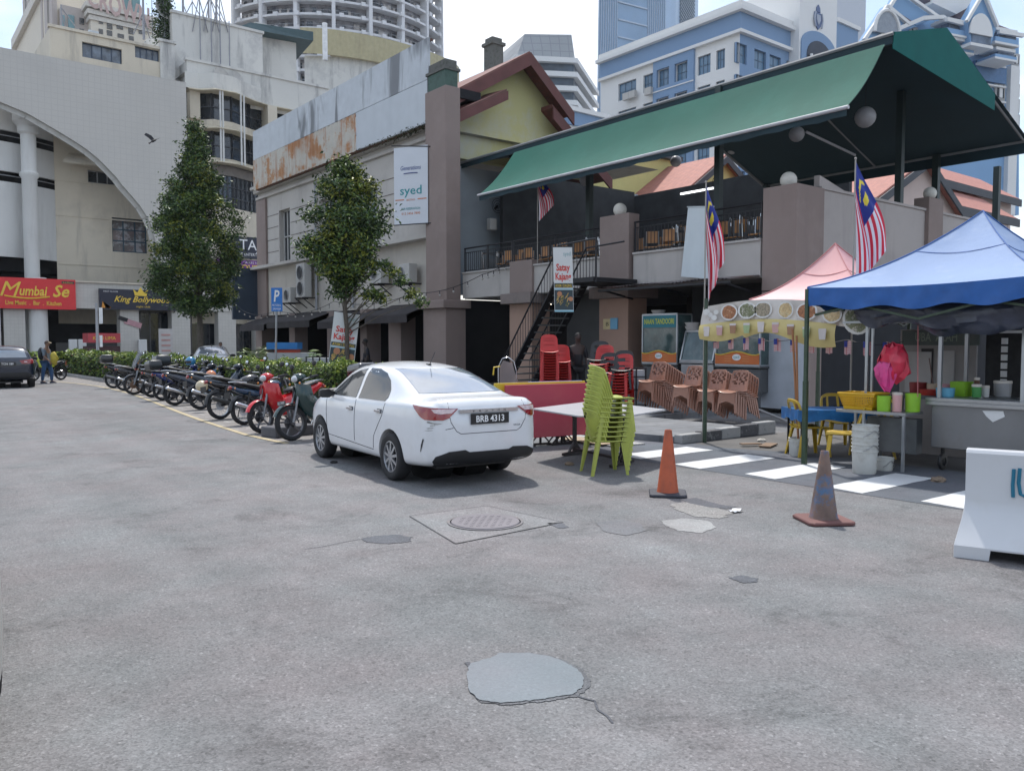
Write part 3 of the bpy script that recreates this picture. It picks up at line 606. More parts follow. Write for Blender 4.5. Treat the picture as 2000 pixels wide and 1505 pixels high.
# board
bd = thing('sheet_metal_board', 'long grey sheet metal board, sooty above and rust streaked below, on the shop building', 'billboard', (17, 35, 10))
m = MB(); m.box((16.95, 26.55, 11.62), (17.05, 44.2, 13.15)); 
SOOT = mat('board_grey', (.50, .53, .56), .6, 0, var=.08, stain=((.40, .43, .46), .5, .4))
t = SOOT.node_tree; n = t.nodes; l = t.links; b_ = n['Principled BSDF']
tc_ = n.new('ShaderNodeTexCoord'); mp_ = n.new('ShaderNodeMapping'); mp_.inputs['Rotation'].default_value = (R(28), 0, 0); mp_.inputs['Scale'].default_value = (1, 1.1, .32)
nn = n.new('ShaderNodeTexNoise'); nn.inputs['Scale'].default_value = .9; nn.inputs['Detail'].default_value = 3; nn.inputs['Distortion'].default_value = .9
l.new(tc_.outputs['Object'], mp_.inputs[0]); l.new(mp_.outputs[0], nn.inputs['Vector'])
rr_ = n.new('ShaderNodeMapRange'); rr_.inputs[1].default_value = .5; rr_.inputs[2].default_value = .63; rr_.inputs[4].default_value = .85; l.new(nn.outputs['Fac'], rr_.inputs[0])
sx = n.new('ShaderNodeSeparateXYZ'); l.new(tc_.outputs['Object'], sx.inputs[0])
ry = n.new('ShaderNodeMapRange'); ry.inputs[1].default_value = 5.2; ry.inputs[2].default_value = 3.2; l.new(sx.outputs['Y'], ry.inputs[0])
mu = n.new('ShaderNodeMath'); mu.operation = 'MULTIPLY'; l.new(rr_.outputs[0], mu.inputs[0]); l.new(ry.outputs[0], mu.inputs[1])
mm = n.new('ShaderNodeMix'); mm.data_type = 'RGBA'; src = b_.inputs['Base Color'].links[0].from_socket; l.new(mu.outputs[0], mm.inputs[0]); l.new(src, mm.inputs[6]); mm.inputs[7].default_value = (.12, .125, .135, 1); l.new(mm.outputs[2], b_.inputs['Base Color'])
m.build('upper_sheet', SOOT, bd, W=True)
m = MB(); m.box((16.95, 26.55, 10.02), (17.05, 32.3, 11.6)); m.build('plain_sheet', mat('board_plain', (.50, .53, .56), .6, 0, var=.04, streak=((.36, .39, .42), .4, .6)), bd, W=True)
RUST = mat('rusty_sheet', (.50, .47, .41), .65, .1, var=.08, mott=((.40, .20, .09), .9, .50), streak=((.34, .115, .03), 1, 2.6), stain=((.33, .14, .05), .9, .5))
m = MB(); n_ = 120
row = []
for i in range(n_ + 1):
    y = 32.33 + (44.2 - 32.33) * i / n_; row.append((16.94 + (.03 if (i // 2) % 2 else 0), y))
m.sheet([[(x, y, 10.0) for x, y in row], [(x, y, 11.6) for x, y in row]]); m.build('rusty_sheet', RUST, bd, W=True)
m = MB(); 
for z in (10.03, 11.61, 13.13): m.box((17.051, 26.6, z - .04), (17.2, 44.1, z + .04))
for i in range(8): m.bar((17.2, 27 + i * 2.4, 10.3), (17.9, 27 + i * 2.4, 10.3), .06); m.bar((17.15, 27 + i * 2.4, 10), (17.15, 27 + i * 2.4, 13.1), .06)
m.build('support_frame', mat('rust_dark', (.12, .06, .04), .8), bd, W=True)
m = MB(); r = random.Random(5)
for i in range(700):
    y = 26.6 + abs(r.gauss(0, 2.5)); z = 10.0 + r.uniform(-.15, .08); x = 16.97 + r.uniform(-.1, .2); s_ = r.uniform(.03, .07)
    m.poly([(x + r.uniform(-s_, s_), y + r.uniform(-s_, s_), z + r.uniform(-s_, s_)) for _ in range(3)])
tag(m.build('moss', mat('moss', (.05, .055, .025), .9), org=(17, 28, 10)), 'dark moss growing along the lower edge of the grey board', 'moss', kind='stuff')
# big mauve pier between the two buildings
pier = thing('corner_pier', 'tall mauve rendered pier with a green chimney top between shop and eatery', 'pier', (17.4, 26, 0))
m = MB(); m.box((16.9, 25.3, 3.3), (17.55, 26.7, 11.1)); m.build('upper_shaft', MAUVE, pier, W=True, bevel=.02)
m = MB(); m.box((16.8, 25.2, .12), (17.7, 26.75, 3.0)); m.build('lower_shaft', MAUVE, pier, W=True, bevel=.02)
m = MB(); m.box((16.6, 25.05, 3.0), (17.85, 26.85, 3.3)); m.build('capital', MAUVE, pier, W=True, bevel=.03)
m = MB(); m.box((16.95, 25.4, 11.1), (17.5, 26.6, 11.7)); m.build('green_top', mat('green_render', (.07, .12, .10), .8, stain=((.03, .035, .03), .7, 2)), pier, W=True)
m = MB(); m.box((16.9, 25.35, 11.7), (17.6, 26.65, 11.8)); m.box((17.0, 25.45, 11.8), (17.5, 26.55, 12.1)); m.build('mossy_cap', mat('mossy_concrete', (.13, .13, .12), .9, stain=((.04, .045, .03), .8, 4)), pier, W=True)
# air conditioners
ACW = mat('ac_white', (.45, .44, .42), .5, var=.04, stain=((.4, .36, .3), .4, 4)); GRILLE = mat('ac_grille', (.10, .10, .11), .5)
def acunit(name, y, z, w_, h, fans, label, x=16.9, d=.38):
    t = thing(name, label, 'air conditioner', (x, y, z), group='air conditioners on the shop building')
    m = MB(); m.box((0, -w_ / 2, 0), (d, w_ / 2, h)); m.build('casing', ACW, t, bevel=.015)
    for (fy, fz, fr) in fans:
        m = MB(); Mx = Matrix.Rotation(R(-90), 3, 'Y'); m.lathe([(fr, 0), (fr, .03), (fr - .03, .03), (fr - .03, 0)], (-.003, fy, fz), 20, Mx, closed=True)
        for k in range(1, 6): m.lathe([(fr * k / 6, .015), (fr * k / 6 + .008, .02), (fr * k / 6 + .014, .015)], (-.003, fy, fz), 20, Mx)
        m.mi = 1; m.lathe([(.001, .004), (fr - .03, .004)], (-.003, fy, fz), 20, Mx); m.build('fan_grille', [mat('grille_light', (.35, .35, .36), .4), GRILLE], t)
    m = MB(); m.box((-.1, -w_ / 2 + .05, -.06), (.6, -w_ / 2 + .1, -.003)); m.box((-.1, w_ / 2 - .1, -.06), (.6, w_ / 2 - .05, -.003)); m.bar((-.05, -w_ / 2 + .07, -.06), (.55, -w_ / 2 + .07, -.5), .04); m.bar((-.05, w_ / 2 - .07, -.06), (.55, w_ / 2 - .07, -.5), .04)
    m.build('bracket', BLACK, t)
acunit('air_conditioner', 38.2, 3.95, 1.0, 1.65, [(0, .42, .36), (0, 1.2, .36)], 'big twin fan air conditioner under the ledge, left of the round tree')
acunit('air_conditioner', 39.8, 3.75, .85, .75, [(.1, .38, .28)], 'small air conditioner under the ledge left of the twin fan unit')
acunit('air_conditioner', 28.35, 4.1, .85, .75, [(.2, .38, .27)], 'white air conditioner on a bracket next to the mauve pier')
acunit('air_conditioner', 30.6, 4.2, .85, .95, [(.2, .45, .27)], 'air conditioner half hidden behind the round tree branches')
# hanging vertical banner
hb = thing('hanging_banner', 'white Syed banner hung high between two black rods on the mauve pier', 'banner', (16.6, 26.9, 6.1))
a0 = Vector((16.15, 27.75, 0)); a1 = Vector((16.85, 26.45, 0)); dv = (a1 - a0).normalized(); nv = Vector((-dv.y * -1, dv.x * -1, 0)).normalized()
zt, zb_ = 9.15, 6.25
nf = dv.cross(Vector((0, 0, 1))).normalized()
m = MB(); m.prism([Vector((a0.x, a0.y, zb_)), Vector((a1.x, a1.y, zb_)), Vector((a1.x, a1.y, zt)), Vector((a0.x, a0.y, zt))], -nf * .012)
mid = (a0 + a1) / 2; wB = (a1 - a0).length
def tb(st, z, width, h, mi, dx=0, sh=0): m.mi = mi; m.text(st, (mid.x + dv.x * dx, mid.y + dv.y * dx, z), dv, (0, 0, 1), width=width, height=h, ex=.006, shear=sh, bold=.01)
tb('Generations', 8.28, wB * .6, .17, 1, 0, .2); m.path([(mid.x + dv.x * k + nf.x * .01, mid.y + dv.y * k + nf.y * .01, 8.16 - .1 * (k * k)) for k in (-.3, -.15, 0, .15, .3)], .018, 4)
tb('syed', 7.36, wB * .64, .34, 2); m.mi = 3
for s_ in (-1, 1): p = mid + dv * (s_ * wB * .33) + nf * .004; m.cbox((p.x, p.y, 7.17), (wB * .26, .012, .035), Matrix.Rotation(math.atan2(dv.y, dv.x), 3, 'Z'))
tb('BISTRO', 7.12, wB * .25, .07, 3); tb('FOR RESERVATION', 6.78, wB * .55, .09, 2); tb('012 3456 7890', 6.6, wB * .55, .09, 3)
m.build('sheet', [mat('banner_white', (.60, .62, .66), .55, var=.03), mat('print_blue', (.03, .06, .22), .5), mat('print_teal', (.02, .25, .27), .5), mat('print_orange', (.55, .17, .06), .5)], hb, W=True)
m = MB()
for z in (zt + .02, zb_ - .02): m.tube((a0.x - dv.x * .1, a0.y - dv.y * .1, z + .08 * (z > 8)), (a1.x + dv.x * .35, a1.y + dv.y * .35 , z - .12 * (z > 8)), .022, n=6)
m.build('rod', BLACK, hb, W=True)
# box sign at the far end and parking sign
t = thing('box_sign', 'dark navy box sign standing out from the far corner of the shop building', 'sign', (16.6, 45.2, 3.4)); m = MB(); m.box((16.0, 45.05, 3.0), (17.4, 45.25, 5.85)); m.build('panel', mat('navy_panel', (.03, .05, .08), .4), t, W=True)
PB = mat('parking_blue', (.02, .16, .50), .45, var=.08)
ps = hit(541, 562, x=11.2); pg = hit(537, 700, x=11.2)
t = thing('parking_sign', 'blue parking sign with white P on a leaning grey pole in the hedge', 'road sign', (11.2, pg.y, .1))
m = MB(); m.tube((11.2, pg.y, .1), (11.2, ps.y + .02, 3.6), .04, n=8); m.build('pole', STEEL, t, W=True, smooth=60)
rz_ = Vector((.80, -.6, 0)).normalized(); c0_ = Vector((11.2, ps.y, 0)) + rz_.cross(Vector((0, 0, 1))) * .05
zs1 = hit(541, 562, x=11.2).z; zs0 = hit(541, 608, x=11.2).z
m = MB(); hw = .19
m.prism([c0_ + rz_ * s_ * hw + Vector((0, 0, z)) for s_, z in ((-1, zs0), (1, zs0), (1, zs1), (-1, zs1))], rz_.cross(Vector((0, 0, 1))) * -.01)
m.mi = 1; m.text('P', c0_ + Vector((0, 0, zs0 + (zs1 - zs0) * .42)), rz_, (0, 0, 1), width=.2, height=(zs1 - zs0) * .5, ex=.01, shear=.15, bold=.02)
m.text('MOTOSIKAL', c0_ + Vector((0, 0, zs0 + .17)), rz_, (0, 0, 1), width=.3, height=.08, ex=.01); m.text('SAHAJA', c0_ + Vector((0, 0, zs0 + .05)), rz_, (0, 0, 1), width=.28, height=.08, ex=.01)
m.build('panel', [PB, WHT], t, W=True)
# ---------------------------------------------------------------- eatery with roof terrace
X0 = 17.6
eat = thing('eatery', 'two level eatery with a railed roof terrace over a dark open ground floor', 'building', (X0, 19, 0))
YN, YFAR, XB = 11.3, 26.6, 27.5
m = MB(); m.box((X0 + .06, YN + .3, 3.35), (XB, 25.2, 3.6)); m.build('terrace_slab', mat('slab_grey', (.25, .24, .23), .8), eat, W=True)
m = MB()
for a, b in ((12.3, 16.6), (17.9, 21.1), (22.3, 25.25)): m.box((X0, a, 3.38), (X0 + .18, b, 4.28)); m.box((X0 - .05, a, 4.283), (X0 + .23, b, 4.34))
m.build('parapet', mat('parapet_render', (.44, .41, .385), .85, var=.04, streak=((.2, .18, .17), .5, 1.6), bump=.1), eat, W=True)
# near side wall
m = MB(); m.box((18.8, 11.42, 3.0), (30, 11.62, 5.55)); m.box((18.8, 11.38, 5.553), (30, 11.66, 5.62)); m.build('side_wall', PLAST, eat, W=True)
m = MB(); m.prism([(18.8, 11.45, 5.55), (20.4, 11.45, 5.55), (18.8, 11.45, 5.9)], (0, .15, 0)); m.build('wall_step', PLAST, eat, W=True)
m = MB(); m.box((24.3, 11.3, 3.0), (25.2, 11.75, 5.95)); m.build('wall_pier', MAUVE, eat, W=True, bevel=.015)
m = MB(); m.box((17.6, 11.3, 3.02), (18.8, 12.25, 5.55)); m.box((17.6, 11.3, 0.12), (18.8, 12.25, 3.0))
m.build('corner_pier', MAUVE, eat, W=True, bevel=.015)
m = MB(); m.box((17.56, 11.28, 0.12), (17.597, 12.27, 2.35)); m.box((17.6, 11.24, .12), (18.1, 11.297, 2.5)); m.build('pale_panel', mat('pale_blue_panel', (.36, .39, .43), .6), eat, W=True)
BALL = mat('ball_white', (.68, .66, .60), .6, var=.05, stain=((.3, .28, .25), .3, 3))
for x, y, z, r_ in ((18.0, 11.8, 5.55, .24), (24.75, 11.5, 5.95, .22)):
    m = MB(); m.ball((x, y, z + r_ * .75), r_ * .85, 20); m.build('ball_finial', BALL, eat, W=True, smooth=180)
# street pillars
for a, b, z, cap in ((16.7, 17.9, 5.5, True), (21.1, 22.3, 4.5, False)):
    m = MB(); m.box((17.5, a, 3.42), (17.95, b, z)); m.build('terrace_pillar', MAUVE, eat, W=True, bevel=.015)
    m = MB(); m.box((17.25, a - .22, 3.05), (18.55, b + .2, 3.4)); m.build('capital', mat('capital_brown', (.22, .18, .165), .85, stain=((.1, .09, .08), .5, 2)), eat, W=True, bevel=.02)
    m = MB(); m.box((17.5, a, .12), (18.3, b, 3.047)); m.build('street_pillar', mat('peach_render', (.36, .235, .18), .85, var=.05, stain=((.25, .17, .14), .4, 1)), eat, W=True, bevel=.015)
    if cap: m = MB(); m.ball((17.75, (a + b) / 2, z + .17), .2, 20); m.build('ball_finial', BALL, eat, W=True, smooth=180)
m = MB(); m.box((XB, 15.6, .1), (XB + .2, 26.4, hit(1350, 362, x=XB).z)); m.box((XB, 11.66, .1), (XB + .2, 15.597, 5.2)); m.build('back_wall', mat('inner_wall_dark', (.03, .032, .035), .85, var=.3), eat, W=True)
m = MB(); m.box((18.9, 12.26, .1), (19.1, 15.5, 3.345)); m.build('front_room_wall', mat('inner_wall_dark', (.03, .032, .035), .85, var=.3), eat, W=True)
m = MB(); m.box((18.8, 11.5, .1), (29, 11.55, 2.95)); m.build('dark_opening_sheet', DARK, eat, W=True)  # dark sheet across the open side, standing in for its shade
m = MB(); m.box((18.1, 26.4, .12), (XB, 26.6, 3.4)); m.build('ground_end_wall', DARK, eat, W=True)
m = MB(); m.box((20.0, 25.9, 3.6), (XB, 26.1, 8.5)); m.build('terrace_shade_panel', mat('inner_wall_dark'), eat, W=True)  # added dark panel stands in for the shade at the terrace end
m = MB(); m.box((18.05, 26.62, 3.6), (XB + 1, 26.8, 8.6)); m.build('party_wall', mat('blue_grey_wall', (.30, .34, .37), .85, var=.04, stain=((.2, .22, .24), .3, .4)), eat, W=True)
m = MB(); 
for y in (14.6, 18.6, 24): m.box((23.0, y, .12), (23.5, y + .5, 3.35))
m.build('inner_pillar', mat('inner_pillar', (.14, .12, .115), .8), eat, W=True)
m = MB(); m.box((18.9, 18.2, .12), (19.05, 20.9, 3.3)); m.build('grey_partition', mat('partition_grey', (.07, .07, .07), .7), eat, W=True)
LAMP = mat('tube_light', (1, .93, .75), .5, emit=6)
for x, y, l_ in ((20.5, 24.2, 1.2), (22.0, 22.9, 1.0), (24, 25.2, 1.2)):
    t = thing('tube_light', 'lit tube light on the dark ground floor ceiling, %s' % {20.5: 'the one by the tall mauve pier', 22.0: 'the one nearest the steel stair', 24: 'the deepest one inside'}[x], 'light', (x, y, 3.2), group='tube lights of the eatery')
    m = MB(); m.box((-.05, -l_ / 2, -.02), (.05, l_ / 2, .0)); m.build('tube', LAMP, t); m = MB(); m.box((-.07, -l_ / 2 - .03, .003), (.07, l_ / 2 + .03, .06)); m.build('housing', ACW, t)
t = thing('tube_light', 'lit tube light hanging under the terrace canopy', 'light', (22.5, 18.3, 6.9), group='tube lights of the eatery'); m = MB(); m.box((-.03, -.7, -.03), (.03, .7, .03)); m.build('tube', mat('tube_white', (.95, .97, 1), .5, emit=1.6), t)
t = thing('neon_sign', 'small glowing blue sign deep inside the ground floor', 'sign', (24.5, 24.6, 2.1)); m = MB(); m.ball((0, 0, 0), .14, 8, sy=.4); m.build('glow', mat('blue_glow', (.1, .25, 1), .5, emit=2), t)
# railings
def rail(x, a, b, z0, z1, label, par=None):
    t = thing('railing', label, 'railing', (x, a, z0), group='black terrace railings')
    m = MB(); m.tube((x, a, z1), (x, b, z1), .03, n=6); m.build('top_rail', BLACK, t, W=True)
    m = MB(); n_ = int((b - a) / .125); zc_ = z1 - .16
    m.tube((x, a, z0 + .06), (x, b, z0 + .06), .016, n=5); m.tube((x, a, zc_), (x, b, zc_), .016, n=5)
    for i in range(n_ + 1): y = a + (b - a) * i / n_; m.tube((x, y, z0 + .06), (x, y, zc_), .014, n=4)
    m.build('balusters', BLACK, t, W=True)
    for i in range(3): m = MB(); y = a + .03 + (b - a - .06) * i / 2; m.tube((x, y, z0), (x, y, z1), .03, n=6); m.build('post', BLACK, t, W=True)
rail(X0 + .09, 12.3, 16.65, 4.34, 5.22, 'black terrace railing between the ball topped pillar and the corner pier')
rail(X0 + .09, 22.35, 25.25, 4.34, 5.22, 'black terrace railing beside the tall mauve pier')
rail(X0 + .09, 17.95, 22.3, 4.50, 5.22, 'black terrace railing behind the small flag')
# steel stair to the terrace
st = thing('steel_stair', 'black steel stair with barred railing climbing to the terrace', 'stair', (16.6, 20, .12))
xs0, xs1 = 15.9, 17.0; yb0, yt0 = 20.6, 17.95; zt0 = 3.55
for x in (xs0, xs1):
    m = MB(); m.bar((x, yb0, .15), (x, yt0, zt0), .05, .26, up=(1, 0, 0)); m.build('stringer', BLACK, st, W=True)
m = MB(); 
for i in range(15): k = (i + 1) / 16; y = yb0 + (yt0 - yb0) * k; m.box((xs0 + .03, y - .12, .12 + (zt0 - .12) * k - .02), (xs1 - .03, y + .12, .12 + (zt0 - .12) * k + .02))
m.build('treads', mat('tread_grey', (.10, .11, .11), .7), st, W=True)
m = MB(); m.box((xs0 - .1, 16.4, 3.42), (17.55, 17.95, 3.55)); m.build('landing', BLACK, st, W=True)
for x in (xs0, xs1):
    m = MB(); m.tube((x, yb0, 1.15), (x, yt0, zt0 + 1.0), .026, n=6); m.tube((x, yt0, zt0 + 1.0), (x, 16.4, zt0 + 1.05), .026, n=6); m.build('hand_rail', BLACK, st, W=True)
    m = MB()
    for i in range(22):
        k = i / 21; y = yb0 + (yt0 - yb0) * k; z = .15 + (zt0 - .15) * k; m.tube((x, y, z), (x, y, z + 1.0), .011, n=4)
    if x == xs0:
        for i in range(12): y = yt0 - i * .13; m.tube((x, y, 3.5), (x, y, zt0 + 1.0), .011, n=4)
        m.tube((x, 16.4, 3.4), (x, 16.4, zt0 + 1.05), .03, n=6)
    m.build('balusters', BLACK, st, W=True)
# corrugated lean-to below the parapet
lt = thing('tin_awning', 'rusty corrugated tin awning under the terrace parapet', 'awning', (17, 14.5, 3.1))
m = MB(); row = [(12.3 + i * .06, .018 * (i % 2)) for i in range(76)]; m.sheet([[(17.62, y, 3.42 + dz) for y, dz in row], [(16.35, y, 3.28 + dz + .02 * math.sin(y * 3)) for y, dz in row]]); m.sheet([[(17.62, y, 3.405 + dz) for y, dz in row], [(16.35, y, 3.265 + dz + .02 * math.sin(y * 3)) for y, dz in row]])
m.build('tin_sheet', mat('tin', (.17, .15, .15), .7, .2, var=.3, stain=((.14, .05, .03), .8, 1.6)), lt, W=True)
m = MB(); m.bar((16.4, 12.3, 3.2), (16.4, 16.8, 3.2), .06); 
for y in (12.5, 14.6, 16.6): m.bar((16.4, y, 3.2), (17.58, y, 3.0), .05)
m.build('bracket', BLACK, lt, W=True)
# ---------------------------------------------------------------- terrace canopy
cp = thing('terrace_canopy', 'huge dark green fabric canopy with a lowered awning over the terrace', 'canopy', (21, 18, 7))
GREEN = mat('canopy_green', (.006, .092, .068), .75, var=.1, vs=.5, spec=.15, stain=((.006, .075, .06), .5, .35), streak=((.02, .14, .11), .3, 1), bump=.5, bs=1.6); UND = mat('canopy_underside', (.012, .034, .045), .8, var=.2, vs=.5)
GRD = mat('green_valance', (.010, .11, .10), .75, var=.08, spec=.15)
yn, yf = 9.5, 27.2
prof = [(18.5, 8.75), (21.1, 9.45), (26.3, 7.55)]
m = MB(); nn_ = 12
def zs(x): 
    for (a, za), (b, zb2) in zip(prof, prof[1:]):
        if a <= x <= b + 1e-6: return za + (zb2 - za) * (x - a) / (b - a)
yc_ = 18.2
for xs, ye in (([18.5, 19.8, 21.1, 22.4], yf), ([22.4, 23.7, 25, 26.3], yc_)):
    for d_ in (0, .04): m.sheet([[(x, yn + (ye - yn) * i / nn_, zs(x) - d_ - .03 * math.sin(i * 1.3) * (x in (19.8, 25, 23.7))) for x in xs] for i in range(nn_ + 1)])
m.mi = 1; m.poly([(18.5, yn, 8.5), (18.5, yf, 8.5), (18.5, yf, 8.75), (18.5, yn, 8.75)]); m.build('roof_fabric', [UND, UND], cp, W=True)  # dark front band: valance with the overhang's shadow put into its colour
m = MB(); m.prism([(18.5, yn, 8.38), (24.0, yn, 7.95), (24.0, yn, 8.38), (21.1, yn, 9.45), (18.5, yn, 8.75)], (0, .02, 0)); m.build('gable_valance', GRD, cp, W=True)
m = MB(); g0, g1 = 9.62, 23.1
A = lambda y, k: (18.35 + (16.8 - 18.35) * k, y, 8.48 + (6.82 - 8.48) * k - .14 * math.sin(PI * k) - .025 * math.sin((y - g0) * PI / 1.9) ** 2 * (1 - k) * 3 * k)
ns = 56; m.sheet([[A(g0 + (g1 - g0) * i / ns, k / 8) for k in range(9)] for i in range(ns + 1)]); m.build('awning_fabric', GREEN, cp, W=True, smooth=60)
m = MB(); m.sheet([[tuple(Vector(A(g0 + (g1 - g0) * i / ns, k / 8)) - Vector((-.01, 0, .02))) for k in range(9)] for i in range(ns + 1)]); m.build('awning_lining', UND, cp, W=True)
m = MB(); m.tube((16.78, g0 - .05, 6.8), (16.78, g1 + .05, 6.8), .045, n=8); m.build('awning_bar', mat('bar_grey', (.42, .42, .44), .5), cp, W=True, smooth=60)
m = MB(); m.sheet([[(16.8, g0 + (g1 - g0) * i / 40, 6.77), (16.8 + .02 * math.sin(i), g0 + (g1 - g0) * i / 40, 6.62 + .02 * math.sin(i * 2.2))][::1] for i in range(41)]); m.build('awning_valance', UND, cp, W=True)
m = MB()
m.tube((26.3, yn, 7.5), (26.3, yc_, 7.5), .05, n=6); m.tube((22.4, yc_, zs(22.4)), (22.4, yf, zs(22.4)), .05, n=6); m.tube((22.4, yc_, zs(22.4) - .03), (26.3, yc_, 7.45), .05, n=6); m.tube((18.5, yn, 8.72), (18.5, yf, 8.72), .05, n=6)
for y in (9.6, 14, 18.4, 22.8, 27): m.tube((18.5, y, 8.7), (21.1, y, 9.38), .035, n=6); m.tube((21.1, y, 9.38), (26.3 if y < 18 else 22.4, y, 7.5 if y < 18 else zs(22.4)), .035, n=6)
m.build('roof_frame', mat('frame_grey', (.20, .21, .22), .5), cp, W=True)
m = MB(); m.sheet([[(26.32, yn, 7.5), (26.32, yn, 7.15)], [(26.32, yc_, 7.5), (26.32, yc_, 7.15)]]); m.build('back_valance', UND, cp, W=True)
for x, y, z0 in ((22.95, 11.52, 5.6), (18.6, 19.5, 3.6), (18.5, 14.3, 3.6), (26.2, 12, 3.6), (26.2, 18.1, 3.6), (22.4, 26, 3.6), (29.4, 11.5, 5.6)):
    m = MB(); m.box((x - .09, y - .09, z0), (x + .09, y + .09, zs(min(x, 26.3)) - .05)); m.build('post', mat('post_green', (.02, .035, .035), .5), cp, W=True)
for u, v, y in ((1690, 229, 11.0), (1556, 262, 12.5), (1143, 352, 21), (1430, 290, 18), (1320, 315, 19.5)):
    p = hit(u, v, y=y); r_ = .26 if u == 1690 else .2
    t = thing('globe_lamp', 'white globe lamp hanging under the green canopy, %s' % {1690: 'the large one by the gable end', 1556: 'peeping out below the awning bar', 1143: 'dim one nearest the small flag', 1430: 'dim one over the hanging cable', 1320: 'dim one left of the middle post'}[u], 'lamp', p, group='globe lamps under the canopy')
    m = MB(); m.ball((0, 0, 0), r_, 18); m.build('globe', mat('globe_white', (.27, .27, .28), .4), t, smooth=180); m = MB(); zz2 = zs(max(18.6, min(p.x, 26.2))) - p.z; m.tube((0, 0, r_), (0, 0, max(.3, zz2)), .01, n=4); m.build('cable', BLACK, t)
m = MB()
a = hit(1575, 258, y=13); b = hit(1670, 303, y=13); m.tube(a, b, .035, n=6); b2 = hit(1835, 268, y=12); b1 = hit(1838, 196, y=12); b3 = hit(1915, 300, y=12); m.tube(b1, b2, .035, n=6); m.tube(b2, b3, .035, n=6); m.build('awning_arm', mat('bar_grey'), cp, W=True)
# ---------------------------------------------------------------- gabled yellow house beside the shop and red roofs behind the terrace
YEL = mat('yellow_render', (.52, .485, .235), .85, var=.05, vs=.25, stain=((.52, .54, .56), .75, .22), streak=((.36, .36, .25), .3, .5))
RTILE = mat('roof_tiles', (.17, .06, .05), .8, var=.2, vs=3, tiles=(.28, (.12, .06, .05), (0, 0, 0), .5), stain=((.16, .1, .09), .6, .9))
PINKT = mat('pink_tiles', (.38, .16, .125), .8, var=.15, vs=3, tiles=(.35, (.3, .14, .12), (0, 0, 0), .5))
BARGE = mat('barge_red', (.13, .045, .04), .7, var=.2, stain=((.07, .04, .04), .5, 1))
yg = 27.0
yh = thing('yellow_house', 'yellow gabled house with dark red roof boards behind the mauve pier', 'house', (22, 27, 0))
zl = 10.9
def gz(x): return 13.35 - (21.6 - x) * .60 if x < 21.6 else 13.35 - (x - 21.6) * .82
m = MB(); m.prism([(17.8, yg, 9), (25.5, yg, 9), (25.5, yg, gz(25.5)), (21.6, yg, 13.35), (17.8, yg, gz(17.8))], (0, .3, 0)); m.build('gable_wall', YEL, yh, W=True)
m = MB(); m.box((17.8, yg + .3, 9), (18.1, 40, 10.2)); m.build('side_wall', YEL, yh, W=True)
def slab(m, p, q, y0, y1, th=.16):
    m.prism([(p[0], y0, p[1]), (q[0], y0, q[1]), (q[0], y0, q[1] + th), (p[0], y0, p[1] + th)], (0, y1 - y0, 0))
m = MB(); slab(m, (17.6, gz(17.6)), (21.6, 13.38), 26.2, 40); slab(m, (21.6, 13.38), (24.0, gz(24.0)), 26.2, 40); slab(m, (22.9, gz(24.0) + .15), (26.4, gz(26.4) - .45), 26.3, 40); m.build('roof', RTILE, yh, W=True)
m = MB()
for (p, q, y) in (((17.6, gz(17.6)), (21.6, 13.38), 26.1), ((21.6, 13.38), (24.0, gz(24.0)), 26.1), ((22.9, gz(24.0) + .1), (26.4, gz(26.4) - .5), 26.2)):
    m.prism([(p[0], y, p[1] - .42), (q[0], y, q[1] - .42), (q[0], y, q[1] + .1), (p[0], y, p[1] + .1)], (0, .09, 0))
m.build('barge_board', BARGE, yh, W=True)
m = MB(); a = hit(886, 215, y=26.0); b = hit(948, 170, y=26.0); m.box((17.9, 26.0, 11.0), (19.0, 26.9, 11.35)); m.build('dark_soffit', DARK, yh, W=True)
q0 = hit(888, 235, y=25.6); q1 = hit(990, 178, y=25.6); q2 = hit(888, 205, y=25.6)
m = MB(); m.prism([(q0.x, 25.5, q0.z - .15), (q1.x, 25.5, q1.z - .35), (q1.x, 25.5, q1.z), (q0.x, 25.5, q0.z + .25)], (0, .1, 0)); m.build('lower_barge_board', BARGE, yh, W=True)
m = MB(); m.prism([(q0.x, 25.6, q0.z + .2), (q1.x, 25.6, q1.z - .02), (q1.x, 26.95, q1.z + .1), (q0.x, 26.95, q0.z + .35)], (0, 0, .1)); m.build('lower_roof', RTILE, yh, W=True)
c = hit(964, 92, y=44); m = MB(); m.box((c.x - .42, 43.5, 12), (c.x + .42, 44.5, c.z)); m.box((c.x - .55, 43.4, c.z), (c.x + .55, 44.6, c.z + .2)); m.box((c.x - .4, 43.6, c.z + .2), (c.x + .4, 44.4, c.z + .5)); m.build('chimney', mat('mossy_concrete'), yh, W=True)
